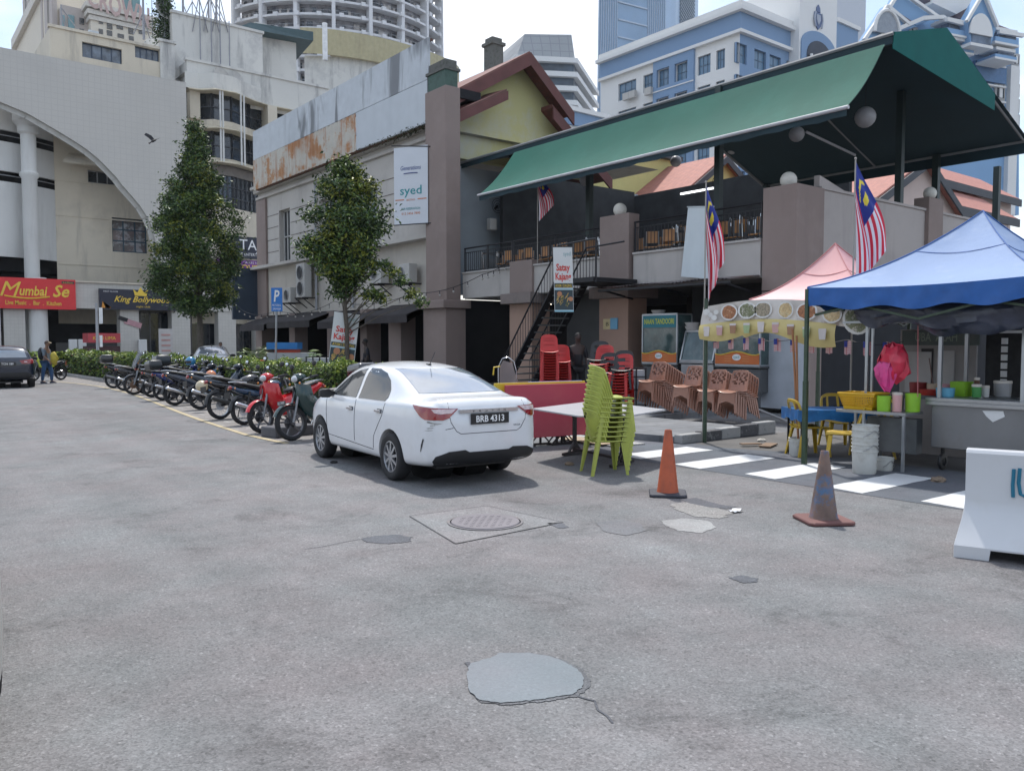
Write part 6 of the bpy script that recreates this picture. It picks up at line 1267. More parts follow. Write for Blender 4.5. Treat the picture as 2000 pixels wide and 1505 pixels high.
# helmets and covers on the bikes
def helmet(label, p, col, r_=.14, visor=True):
    t = thing('helmet', label, 'helmet', p, R(200), 'helmets left on motorcycles')
    pr = [(r_ * math.sin(a), -r_ * math.cos(a)) for a in [R(50) + (PI - R(50)) * i / 10 for i in range(11)]]
    m = MB(); m.lathe([(k * .93, z * .93) for k, z in reversed(pr[:-1])] + pr, n=20); m.build('shell', mat('helmet_' + label.split()[0], col, .25, coat=.5), t, smooth=60)
    if visor: m = MB(); m.sheet([[(1.03 * r_ * math.cos(a), 1.03 * r_ * math.sin(a), z) for a in [R(-60 + 12 * i) for i in range(11)]] for z in (-.05, .0, .03)]); m.build('visor', CGLASS, t, smooth=180)
helmet('beige helmet hanging on the side of a black motorcycle', hit(394, 754, x=6.6), (.50, .42, .28), .15, False)
helmet('orange helmet on the seat behind the beige one', hit(412, 733, x=7.2), (.60, .22, .10), .14)
helmet('blue helmet on a handlebar, topmost among the motorcycles', hit(372, 706, x=7.6), (.03, .18, .35), .15)
helmet('silver grey helmet on the chrome muffler motorcycle', hit(518, 744, x=7.3), (.25, .30, .36), .15)
b = thing('rubble_block', 'dark broken concrete block by the front wheel of the green motorcycle', 'concrete block', (6.2, 14.6, 0), .2); m = MB(); m.box((-.45, -.25, 0), (.45, .25, .2)); m.build('block', mat('block_dark', (.09, .09, .10), .9, bump=.6, bs=12), b, bevel=.03)
# ---------------------------------------------------------------- plastic chairs
def chair_meshes(kind, m_):
    """prototype chair: facing +x, origin on the ground under the seat centre"""
    P = {}
    def add(nm, mb, **k): P.setdefault(nm, []).append((mb, k))
    w_ = .23; sh = .44
    m = MB(); g = []
    for i in range(7):
        x = -.21 + .43 * i / 6; row = []
        for j in range(9):
            y = -w_ + 2 * w_ * j / 8; row.append((x, y * (1 - .06 * (i == 6)), sh + .03 * (abs(j - 4) / 4) ** 3 - .012 * math.sin(PI * i / 6) - (.02 if i == 6 else 0)))
        g.append(row)
    m.sheet(g); m.sheet([[(x, y, z - .012) for x, y, z in r_] for r_ in g][::-1]); e = [g[0][j] for j in range(9)] + [g[i][8] for i in range(1, 7)] + [g[6][j] for j in range(7, -1, -1)] + [g[i][0] for i in range(5, 0, -1)]
    m.path([(x, y, z - .008) for x, y, z in e], .011, 5, closed=True); add('seat', m)
    # backrest
    m = MB(); H = .42; n1, n2 = 10, 12
    def bp(i, j, off=0):
        k = i / n1; t = (j / n2 - .5) * 2; hw = w_ * (1 - .10 * k) * (1 if k < .8 else 1 - .10 * (k - .8) / .2); z = sh + .01 + H * k - (.05 * abs(t) ** 3 * k if kind != 'brown' else 0.02 * abs(t) ** 4 * k)
        cv = (.13 if kind == 'lime' else .05) * (t * t) * (1 if kind == 'lime' else 1); return (-.20 - .11 * k + cv - off, hw * t, z)
    holes = set()
    if kind == 'brown':
        r = random.Random(9)
        holes = {(i, j) for i in range(3, 9) for j in range(1, 11) if r.random() < .45}
    if kind == 'red': holes = {(i, j) for i in (3, 6, 7) for j in range(2, 10) if (i, j)}
    if kind == 'yellow': holes = {(i, j) for i in range(1, 9) for j in (1, 2, 4, 5, 6, 7, 9, 10)} 
    if kind == 'lime': holes = {(i, j) for i in (8,) for j in (4, 7)} | {(7, 5), (7, 6)}
    for off in (0, .012):
        vs = [bp(i, j, off) for i in range(n1 + 1) for j in range(n2 + 1)]; fs = [(i * (n2 + 1) + j, i * (n2 + 1) + j + 1, (i + 1) * (n2 + 1) + j + 1, (i + 1) * (n2 + 1) + j) for i in range(n1) for j in range(n2) if (i, j) not in holes]; m.add(vs, fs)
    rim = [bp(i, 0, .006) for i in range(n1 + 1)] + [bp(n1, j, .006) for j in range(1, n2)] + [bp(i, n2, .006) for i in range(n1, -1, -1)]
    m.path(rim, .013, 6); add('backrest', m)
    for sx_, sy in ((1, 1), (1, -1), (-1, 1), (-1, -1)):
        m = MB(); x0 = .19 if sx_ > 0 else -.19; x1 = .235 if sx_ > 0 else -.27; y0 = sy * .20; y1 = sy * .235; secs = []
        for k in (0, .12, 1):
            x = x0 + (x1 - x0) * k; y = y0 + (y1 - y0) * k; z = sh - .01 - (sh - .01) * k; a = .05 * (1 - .45 * k); th = .012
            secs.append([(x + sx_ * .01, y + sy * .01, z), (x - sx_ * a, y + sy * .01, z), (x - sx_ * a, y + sy * .01 - sy * th, z), (x - sx_ * (.0), y + sy * .01 - sy * th, z), (x - sx_ * .002, y - sy * a, z), (x + sx_ * .01, y - sy * a, z)])
        m.loft(secs); add('leg', m)
    if kind == 'brown':
        m = MB(); m.sheet([[(.215, y, sh - .02) for y in (-.2, 0, .2)], [(.222, y * .98, sh - .2) for y in (-.2, 0, .2)], [(.226, y, sh - .26 + (.06 if y == 0 else 0)) for y in (-.2, 0, .2)]]); add('apron', m)
    return P
def make_chair(name, label, cat, kind, m_, group):
    t = thing(name, label, cat, group=group)
    for nm, lst in chair_meshes(kind, m_).items():
        for mb, k in lst: mb.build(nm, m_, t, smooth=40)
    return t
PL = lambda n, c, **k: mat(n, c, .42, var=.06, vs=4, coat=.08, **k)
LIME = PL('lime_plastic', (.36, .40, .07), stain=((.14, .16, .04), .4, 7)); BRN = PL('brown_plastic', (.32, .155, .105), stain=((.2, .1, .08), .4, 5)); REDP = PL('red_plastic', (.45, .02, .018)); YELP = PL('yellow_plastic', (.48, .32, .03)); BLKP = PL('black_chair', (.02, .02, .022))
first = {}
def stack(kind, m_, n, pos, face, step, name, cat, group, labeler, tilt=0):
    face = Vector(face).normalized(); rz = math.atan2(face.y, face.x); res = []
    for i in range(n):     # i = 0 is the topmost
        j = n - 1 - i; p = Vector(pos) + face * (step[0] * j) + Vector((0, 0, step[1] * j)); key = (kind, m_.name)
        if key not in first: t = first[key] = make_chair(name, labeler(i), cat, kind, m_, group)
        else: t = dup(first[key], label=labeler(i), group=group, cat=cat)
        t.location = p; t.rotation_euler = (0, tilt, rz); res.append(t)
    return res
gc = hit(1182, 923, z=0)
stack('lime', LIME, 10, (gc.x, gc.y, 0), RT * 1 + FW * .25, (.010, .063), 'plastic_chair', 'chair', 'stacked lime green chairs', lambda i: 'lime green plastic chair, %s in the tall stack behind the white car' % (ordn(i) if i < 9 else 'lowest'))
def at(u, Zd, z=.12): p = RT * ((u - 1000) / F * Zd) + FW * Zd; return Vector((p.x, p.y, z))
fc = -RT * .78 - FW * .62
for u, Zd, n, w_ in ((1312, 19.2, 9, 'leftmost brown stack below the naan cabinet'), (1372, 18.3, 7, 'second brown patterned stack, left of the green tent pole'), (1410, 17.9, 5, 'third brown patterned stack, right of the green tent pole'), (1452, 17.5, 5, 'rightmost brown patterned stack by the pale panel')):
    stack('brown', BRN, n, at(u, Zd), fc, (.085, .038), 'plastic_chair', 'chair', 'stacked brown patterned chairs', lambda i: '%s chair, %s' % (ordn(i), w_))
for u, Zd, n, f_, w_ in ((1073, 21.5, 15, -FW, 'tall red chair stack beside the steel stair'), (1097, 22.0, 11, -FW, 'lower red chair stack right behind the tallest one'), (1176, 19.6, 11, -FW + RT * -.5, 'red chair stack in front of the peach pillar'), (1213, 18.9, 8, -FW - RT * .5, 'red chair stack beside the wheeled rack')):
    stack('red', REDP, n, at(u, Zd), f_, (.004, .068), 'plastic_chair', 'chair', 'stacked red chairs', lambda i: '%s chair of the %s' % (ordn(i), w_))
for u, Zd, z, w_ in ((1168, 19.7, .12 + .78, 'black plastic chair on top of the red stack by the peach pillar'), (1216, 18.9, .12 + .56, 'black plastic chair crowning the red stack by the wheeled rack'), (1188, 19.2, .12 + .5, 'black plastic chair between the two right hand red stacks')):
    stack('red', BLKP, 1, at(u, Zd, z), -FW - RT * .3, (0, 0), 'plastic_chair', 'chair', 'black plastic chairs', lambda i: w_)
for u, Zd, f_, w_ in ((1650, 11.7, -RT + FW * .4, 'yellow plastic chair in front of the blue table, behind the white buckets'), (1583, 12.6, RT * .9 + FW * .1, 'yellow plastic chair at the left end of the blue table'), (1640, 13.6, -FW, 'yellow plastic chair at the far side of the blue table'), (1705, 12.4, -RT, 'yellow plastic chair half hidden under the stall shelf')):
    stack('yellow', YELP, 1, at(u, Zd, .005), f_, (0, 0), 'plastic_chair', 'chair', 'yellow chairs at the stall', lambda i: w_)
stack('red', REDP, 3, at(598, 27.5), RT, (.03, .06), 'plastic_chair', 'chair', 'red chairs behind the hedge', lambda i: '%s red chair behind the hedge left of the leaning banner' % ordn(i))
stack('red', PL('maroon_plastic', (.25, .02, .03)), 2, at(482, 33), RT, (.03, .06), 'plastic_chair', 'chair', 'maroon chairs behind the hedge', lambda i: '%s maroon chair near the palms behind the hedge' % ordn(i))
# ---------------------------------------------------------------- tables in front
TOPG = mat('grey_laminate', (.40, .40, .42), .35, var=.05, stain=((.3, .29, .28), .4, 3)); BRF = mat('brown_black_steel', (.025, .02, .022), .5, .2)
Lc = hit(1040, 797, z=.76); Rc2 = hit(1300, 799, z=.76); Fc = hit(1180, 819, z=.76); Bc = Lc + Rc2 - Fc
t = thing('folding_table', 'grey topped folding table on dark trestle legs between white car and cone', 'table', ((Lc.x + Rc2.x) / 2, (Lc.y + Rc2.y) / 2, 0))
def shr(p, z): return Vector((p.x, p.y, z))
m = MB(); m.prism([shr(p, .735) for p in (Lc, Lc.lerp(Fc, .68), Fc.lerp(Rc2, .32), Rc2, Bc)], (0, 0, .025)); m.build('table_top', TOPG, t, W=True, bevel=.006)
cc_ = (Lc + Rc2) / 2
for k in (.15, .82):
    a = Lc.lerp(Bc, .5).lerp(Fc.lerp(Rc2, .5), k); dd_ = (Bc - Lc).normalized() * .36; m = MB(); b0 = shr(a, .03)
    m.bar(shr(a, .04), shr(a, .73), .05); m.bar(shr(a - dd_, .03), shr(a + dd_, .03), .04); m.bar(shr(a - dd_, .72), shr(a + dd_, .72), .04)
    for s_ in (-1, 1): m.bar(shr(a, .20), shr(a + dd_ * .5 * s_, .04), .03); m.bar(shr(a, .55), shr(a + dd_ * .5 * s_, .71), .03)
    m.build('trestle_leg', BRF, t, W=True)
a = Lc.lerp(Bc, .5).lerp(Fc.lerp(Rc2, .5), .15); b = Lc.lerp(Bc, .5).lerp(Fc.lerp(Rc2, .5), .82); m = MB(); m.bar(shr(a, .08), shr(b, .08), .035); m.bar(shr(a, .66), shr(b, .66), .035); m.build('stretcher', BRF, t, W=True)
PINK = mat('pink_board', (.40, .045, .075), .4, var=.05, stain=((.42, .1, .1), .3, 2), coat=.2)
e0 = hit(985, 752, z=1.05); e1 = hit(1146, 745, z=1.07); dvp = (shr(e1, 0) - shr(e0, 0)).normalized(); nvp = Vector((dvp.y, -dvp.x, 0))
for i, (lb, cm, dz, dl) in enumerate((('pink table top standing on edge behind the grey table', PINK, 0, 0), ('table top with a yellow edge standing behind the pink one', mat('yellow_edge', (.60, .42, .03), .4), .03, -.15), ('table top with a blue edge, rearmost of the upright ones', mat('blue_edge', (.10, .16, .45), .4), .035, .55))):
    o = -nvp * (.09 * i); a = shr(e0, 0) + o + dvp * dl; b = shr(e1, 0) + o + dvp * (0 if i else 0)
    t = thing('upright_table', lb, 'table', (a.x, a.y, 0), group='table tops standing on edge'); m = MB()
    m.prism([shr(a, .16), shr(b, .16), shr(b, 1.05 + dz), shr(a, 1.05 + dz)], nvp * .04); m.build('table_top', cm, t, W=True, bevel=.006)
    m = MB()
    for k in (.25, .7): q = a.lerp(b, k) - nvp * .03; m.bar(shr(q, .9), shr(q, .02), .03); m.bar(shr(q - dvp * .2, .02), shr(q + dvp * .2, .02), .03); m.bar(shr(q - dvp * .18, .04), shr(q, .22), .02); m.bar(shr(q + dvp * .18, .04), shr(q, .22), .02)
    m.build('folded_legs', BRF, t, W=True)
t = thing('wire_trolley', 'silver hooped trolley frame with a clear panel beside the stair foot', 'trolley', hit(992, 790, z=.12)); p = hit(992, 790, z=.12); m = MB()
for o_ in (0, .25):
    m.path([(p.x + RT.x * x + FW.x * o_, p.y + RT.y * x + FW.y * o_, z) for x, z in ((-.25, .3), (-.25, 1.1), (-.15, 1.32), (.0, 1.36), (.16, 1.25), (.22, 1.0), (.28, .14))], .014, 6)
m.build('hoop_frame', CHROME, t, W=True, smooth=60)
m = MB(); m.path([(p.x + RT.x * x - FW.x * .1, p.y + RT.y * x - FW.y * .1, z) for x, z in ((-.38, .9), (-.36, 1.1), (-.2, 1.12))], .02, 6); m.build('yellow_handle', PL('yellow_handle', (.65, .45, .03)), t, W=True)
m = MB(); q = [(p.x + RT.x * x, p.y + RT.y * x, z) for x, z in ((-.22, .5), (-.22, 1.1), (-.12, 1.28), (.12, 1.2), (.2, .9), (.22, .5))]; m.poly(q); m.build('panel', mat('clear_panel', (.35, .28, .27), .3, alpha=.6), t, W=True)
# wheeled rack with white crates next to the naan cabinet
t = thing('crate_rack', 'black wheeled rack holding white panels next to the naan cabinet', 'rack', at(1243, 19.0)); p = at(1243, 19.0); m = MB()
for x in (-.25, .0, .22): m.tube((p.x + RT.x * x, p.y + RT.y * x, .15), (p.x + RT.x * x, p.y + RT.y * x, 1.15), .018, n=6)
for z in (.3, .65, .95, 1.15): m.tube((p.x - RT.x * .27, p.y - RT.y * .27, z), (p.x + RT.x * .24, p.y + RT.y * .24, z), .016, n=6)
m.build('rack_frame', BLACK, t, W=True)
m = MB(); q = p + FW * .05; m.prism([(q.x - RT.x * .2, q.y - RT.y * .2, .35), (q.x + RT.x * .2, q.y + RT.y * .2, .35), (q.x + RT.x * .2, q.y + RT.y * .2, 1.1), (q.x - RT.x * .2, q.y - RT.y * .2, 1.1)], FW * .3); m.build('white_panel', mat('crate_white', (.42, .44, .47), .5), t, W=True)
# ---------------------------------------------------------------- food cabinets along the eatery front
TEAL = mat('cab_teal', (.01, .17, .22), .4); ORG_ = mat('cab_orange', (.50, .13, .03), .45, var=.12, vs=3); CABG = mat('cab_glass', (.05, .085, .085), .08, var=.4, vs=3, spec=.8, stain=((.2, .22, .21), .5, 2.5)); ALU = mat('aluminium', (.40, .42, .44), .35, .7)
def cabinet(label, u0, u1, v0, v1, x=17.2, head=None, slope=False, base=True, text=None):
    a = hit(u0, v1, x=x); b = hit(u1, v1, x=x); z0 = a.z; z1 = hit((u0 + u1) / 2, v0, x=x).z; y1, y0 = a.y, b.y
    t = thing('food_cabinet', label, 'display cabinet', (x, (y0 + y1) / 2, .12), group='glass food cabinets'); d = .6
    m = MB(); 
    for y in (y0, y1):
        for xx in (x, x + d): m.bar((xx + (.22 if slope and xx == x else 0), y, z1), (xx, y, z0), .04)
    for z in (z0, z1):
        xo = .22 if slope and z == z1 else 0
        m.bar((x + xo, y0, z), (x + xo, y1, z), .05); m.bar((x + d, y0, z), (x + d, y1, z), .05); m.bar((x + xo, y0, z), (x + d, y0, z), .04); m.bar((x + xo, y1, z), (x + d, y1, z), .04)
    m.build('frame', ALU, t, W=True)
    m = MB(); m.prism([(x + .01, y0, z0), (x + d, y0, z0), (x + d, y0, z1), (x + (.23 if slope else .01), y0, z1)], (0, y1 - y0, 0)); m.build('glass_case', CABG, t, W=True)
    if base: m = MB(); m.box((x - .02, y0 - .03, z0 - .06), (x + d + .05, y1 + .03, z0 - .03)); m.box((x + .03, y0, .5), (x + d, y1, z0 - .09)); m.box((x + .05, y0 + .03, .14), (x + .1, y0 + .08, .5)); m.box((x + .05, y1 - .08, .14), (x + .1, y1 - .03, .5)); m.build('counter', mat('counter_steel', (.10, .105, .11), .4, .3) if not slope else ALU, t, W=True)
    if head:
        m = MB(); m.box((x - .03, y0 + .03, z1 - .36), (x - .022, y1 - .03, z1 - .03)); m.mi = 1; m.text(head, (x - .03, (y0 + y1) / 2, z1 - .26), (0, -1, 0), (0, 0, 1), width=(y1 - y0) * .86, height=.15, ex=.004, bold=.02); m.build('header_sign', [TEAL, mat('sign_yellow_green', (.55, .60, .05), .5)], t, W=True)
    if not slope:
        h = .34; ym = (y0 + y1) / 2; n = 14; W_ = y1 - y0; top = [(y1 - W_ * i / n, z0 + .03 + h * (.72 + .2 * math.cos(2 * PI * i / n * 1.0 + PI) + .22 * (abs(i / n - .5) * 2) ** 3)) for i in range(n + 1)]
        m = MB(); m.prism([(x - .034, y1, z0 + .03)] + [(x - .034, y, z) for y, z in top] + [(x - .034, y0, z0 + .03)], (.008, 0, 0)); m.mi = 1; m.path([(x - .036, y, z) for y, z in top], .014, 5); m.mi = 2
        m.prism([(x - .040, ym + .13 * math.cos(2 * PI * k / 16), z0 + .2 + .08 * math.sin(2 * PI * k / 16)) for k in range(16)], (.005, 0, 0)); m.mi = 3; m.text('syed', (x - .041, ym, z0 + .17), (0, -1, 0), (0, 0, 1), width=.17, height=.08, ex=.003); m.mi = 4
        for k in range(3): m.box((x - .036, ym + .17, z0 + .10 + k * .06), (x - .035, ym + .17 + W_ * .15, z0 + .11 + k * .06)); m.box((x - .036, ym - .17 - W_ * .15, z0 + .10 + k * .06), (x - .035, ym - .17, z0 + .11 + k * .06))
        m.build('orange_panel', [ORG_, GOLD, WHT, mat('print_teal'), mat('pale_orange', (.6, .3, .12), .5)], t, W=True)
    else:
        m = MB(); m.box((x + .1, y0 + .05, z0 + .18), (x + .13, y1 - .05, z0 + .24)); m.build('inner_shelf', mat('green_shelf', (.03, .40, .06), .5), t, W=True)  # plain green shelf bar in the sloping case
    return t, y0, y1, z0, z1
c1 = cabinet('glass cabinet headed NAAN TANDOORI with an orange wave panel', 1255, 1322, 614, 708, head='NAAN TANDOORI')
c2 = cabinet('low sloping glass counter with a green shelf between the two orange cabinets', 1329, 1392, 646, 704, slope=True)
c3 = cabinet('wide glass cabinet with orange wave panel beside the corner pier', 1398, 1484, 645, 712)
for i, (u, v, xx) in enumerate(((1352, 645, 17.45), (1352, 637, 17.45), (1286, 612, 17.45))):
    p = hit(u, v, x=xx); t = thing('tub', ['lower white tub on the sloping glass counter', 'upper white tub on the sloping glass counter', 'white bowl on top of the naan cabinet'][i], 'tub', (p.x, p.y, (c2[4] + .03 + .1 * i) if i < 2 else c1[4] + .03)); m = MB(); m.lathe([(.001, 0), (.15, 0), (.2, .09), (.21, .09), (.205, .1), (.16, .012), (.001, .01)], n=18); m.build('bowl', mat('tub_white', (.5, .48, .46), .5), t, smooth=50)
# ---------------------------------------------------------------- tents
def tent(name, label, x0, x1, y0, y1, ze, pk, matr, mv, vd, legs, legm, vm2=None):
    t = thing(name, label, 'tent', ((x0 + x1) / 2, (y0 + y1) / 2, 0)); pk = Vector(pk)
    cs = [Vector((x0, y1, ze)), Vector((x0, y0, ze)), Vector((x1, y0, ze)), Vector((x1, y1, ze))]; g = []
    n = 14; m = MB()
    for i in range(4):
        a, b = cs[i], cs[(i + 1) % 4]; rows = []
        for k in range(n + 1):
            f = k / n; row = []
            for j in range(13):
                e_ = a.lerp(b, j / 12); p = e_.lerp(pk, f); hgt = f * f * .62 + f * .38; sag = -.05 * math.sin(PI * j / 12) * (1 - f) ** 2
                p.z = ze + (pk.z - ze) * hgt + sag - .07 * math.sin(PI * j / 12) * math.sin(PI * f); row.append(tuple(p))
            rows.append(row)
        m.sheet(rows)
    m.build('canopy_top', matr, t, W=True, smooth=50)
    m = MB(); r = random.Random(3)
    for i in range(4):
        a, b = cs[i], cs[(i + 1) % 4]; nrm = (b - a).cross(Vector((0, 0, 1))).normalized()
        if nrm.dot(a - pk) < 0: nrm = -nrm
        rows = []
        for k in range(6):
            row = []
            for j in range(41): e_ = a.lerp(b, j / 40); w2 = .018 * math.sin(j * .9 + k * .7) * k / 5; row.append((e_.x + nrm.x * (.01 + w2), e_.y + nrm.y * (.01 + w2), e_.z - .05 * math.sin(PI * j / 40) - vd * k / 5 + .03 * math.sin(j * .55) * k / 5))
            rows.append(row)
        m.sheet(rows)
    m.build('valance', mv, t, W=True, smooth=60)
    for (lx, ly) in legs:
        m = MB(); m.bar((lx, ly, 0), (lx, ly, ze - .02), .05); m.bar((lx, ly, 0), (lx, ly, 1.2), .062); m.build('leg', legm, t, W=True, bevel=.005)
    m = MB(); ci = [c_ + (Vector((pk.x, pk.y, c_.z)) - c_) * .05 for c_ in cs]
    for a, b in zip(ci, ci[1:] + ci[:1]): 
        mid_ = (a + b) / 2; d0 = Vector((0, 0, -.12)); m.bar(a + d0, mid_ + d0 + Vector((0, 0, -.35)), .03); m.bar(b + d0, mid_ + d0 + Vector((0, 0, -.35)), .03); m.bar(a + d0 * 3.2, mid_ + d0, .03); m.bar(b + d0 * 3.2, mid_ + d0, .03)
    m.build('folding_truss', legm, t, W=True)
    m = MB()
    for c_ in cs:
        m.path([tuple(Vector((c_.x + (pk.x - c_.x) * f, c_.y + (pk.y - c_.y) * f, ze + (pk.z - ze) * (f * f * .62 + f * .38) + .008))) for f in [i / 10 for i in range(11)]], .009, 4)
    q = .62; hz = ze + (pk.z - ze) * (q * q * .62 + q * .38) + .004
    for a, b in zip(cs, cs[1:] + cs[:1]): m.path([(a.lerp(b, j / 8).lerp(pk, q).x, a.lerp(b, j / 8).lerp(pk, q).y, hz - .07 * math.sin(PI * j / 8) * math.sin(PI * q)) for j in range(9)], .005, 4)
    m.build('seams', vm2 or mv, t, W=True)
    return t
BTOP = mat('tent_blue_top', (.19, .27, .44), .75, var=.06, vs=1.5, stain=((.30, .37, .50), .7, .9), bump=.6, bs=2.5); BVAL = mat('tent_blue_valance', (.014, .09, .31), .6, var=.15, vs=5)
GRN = mat('leg_green', (.035, .06, .035), .5, var=.2, vs=10)
tent('pop_up_tent', 'blue pop up tent over the drinks stall at the right edge', 10.5, 13.5, 3.5, 6.55, 2.52, (12.35, 5.0, 3.58), BTOP, BVAL, .27, [(10.5, 6.55), (13.5, 6.55), (13.5, 3.5)], GRN)
tent('pop_up_tent', 'faded pink pop up tent with food picture banners behind the blue tent', 12.0, 14.2, 6.4, 8.6, 2.48, (13.0, 7.6, 3.42), mat('tent_pink', (.62, .34, .34), .6, var=.04, stain=((.70, .42, .40), .5, .9)), mat('tent_pink_valance', (.50, .14, .16), .6), .14, [(14.2, 8.6), (14.2, 6.4)], GRN, mat('seam_pink', (.45, .18, .18), .7))
# food banner
r = random.Random(12); bn = thing('food_banner', 'printed banner of food dishes over a yellow strip along the pink tent front', 'banner', (11.3, 7.6, 1.9))
def bz(y, k): # k 0 top .. 1 bottom of pictures
    s_ = (9.1 - y) / 3.0; return 2.36 + .10 * math.sin(PI * min(1, s_ * 1.15)) - .06 * s_ - k * .33
m = MB(); ny = 48
def bxx(y, k): return 11.40 - .03 * math.sin(y * 4 + k * 3) - .02 * k
ys_ = [9.12 - 3.05 * i / ny for i in range(ny + 1)]
m.mi = 0; m.sheet([[(bxx(y, k / 4), y, bz(y, k / 4)) for k in range(5)] for y in ys_]); m.build('picture_strip', [mat('banner_pale', (.52, .48, .44), .5, var=.2, vs=2, mott=((.33, .24, .2), 3.5, .6))], bn, W=True, smooth=60)
m = MB(); ys2 = [9.12 - 2.5 * i / ny for i in range(ny + 1)]
def yz(y, k): s_ = (9.12 - y) / 2.5; return bz(y, .95) - k * (.30 + .08 * math.sin(s_ * 9) * k - .06 * (s_ < .35))
m.mi = 0; m.sheet([[(bxx(y, 1) - .04 * math.sin(PI * k / 4) - .012, y, yz(y, k / 4)) for k in range(5)] for y in ys2]); cols = [mat('yellow_strip', (.52, .42, .17), .5, var=.1), mat('cup_white', (.55, .5, .48), .5), mat('cup_pink', (.5, .3, .28), .5), mat('cup_brown', (.28, .15, .08), .5), mat('cup_green', (.3, .38, .2), .5)]
for i in range(9):
    y = 8.95 - i * .27; m.mi = 1 + i % 4; zc_ = yz(y, .5); m.prism([(11.30, y + .05, zc_ - .08), (11.30, y - .05, zc_ - .08), (11.30, y - .065, zc_ + .07), (11.30, y + .065, zc_ + .07)], (.006, 0, 0)); m.mi = 1; m.box((11.298, y - .06, zc_ + .05), (11.302, y + .06, zc_ + .085))
m.build('yellow_strip', cols, bn, W=True, smooth=60)
FOOD = [mat('food_brown', (.30, .12, .05), .5, var=.4, vs=25, mott=((.5, .3, .18), 18, .55)), mat('food_green', (.16, .17, .09), .5, var=.4, vs=25, mott=((.5, .46, .4), 16, .52)), mat('food_noodle', (.48, .34, .17), .5, var=.3, vs=20, mott=((.6, .5, .3), 22, .52)), mat('food_mixed', (.30, .25, .18), .5, var=.4, vs=30, mott=((.08, .1, .05), 18, .55)), mat('plate_white', (.62, .61, .59), .4)]
m = MB()
def dish(y, k, ry, rz2, mi, x=None):
    zc_ = bz(y, k); xx = 11.34 if x is None else x; m.mi = 4; m.prism([(xx, y + ry * math.cos(2 * PI * j / 20), zc_ + rz2 * math.sin(2 * PI * j / 20)) for j in range(20)], (.004, 0, 0)); m.mi = mi
    rr = random.Random(mi + int(y * 10)); m.prism([(xx - .004, y + ry * .82 * (1 + rr.uniform(-.06, .06)) * math.cos(2 * PI * j / 24), zc_ + rz2 * .82 * (1 + rr.uniform(-.06, .06)) * math.sin(2 * PI * j / 24)) for j in range(24)], (.004, 0, 0))
for y, ry, mi in ((8.52, .17, 0), (8.16, .18, 1), (7.86, .17, 3), (7.45, .14, 2), (7.08, .18, 0), (6.66, .16, 2)): dish(y, .5, ry, .135, mi)
dish(6.25, .62, .24, .24, 1); m.build('dish_pictures', FOOD, bn, W=True)
m = MB(); m.mi = 0; zc_ = bz(8.9, .5)
for i, (dy, dz, s_) in enumerate(((.1, .05, .07), (.02, 0, .05), (-.06, -.05, .06), (-.1, .04, .05))): m.prism([(11.335, 8.88 + dy + s_ * math.cos(2 * PI * j / 9), zc_ + dz + s_ * .8 * math.sin(2 * PI * j / 9)) for j in range(9)], (.004, 0, 0))
m.build('white_motif', FOOD[4], bn, W=True)
# bunting of small flags under the banner
bt = thing('flag_bunting', 'row of little red and white striped flags on a string under the food banner', 'bunting', (11.5, 7.6, 1.7)); m = MB()
m.path([(11.5, 9.05 - 3.4 * i / 20, 1.86 - .06 * math.sin(PI * (i % 5) / 5) - .1 * i / 20) for i in range(21)], .005, 4); m.build('string', BLACK, bt, W=True)
BNT = mat('bunting_stripes', (.45, .30, .32), .7, tiles=(.035, (.30, .05, .06), (R(90), 0, R(90))))
for i in range(11):
    y = 8.95 - i * .30; z = 1.84 - .1 * i / 11; m = MB(); m.sheet([[(11.5 + .01 * math.sin(j + i), y - .12 * j / 4, z - .20 * k / 3 + .01 * math.sin(j * 2 + i)) for j in range(5)] for k in range(4)]); m.mi = 1; m.sheet([[(11.494 + .01 * math.sin(j + i), y - .06 * j / 2, z - .09 * k / 2) for j in range(3)] for k in range(3)]); m.build('small_flag', [BNT, mat('flag_blue', (.01, .025, .22), .6)], bt, W=True)
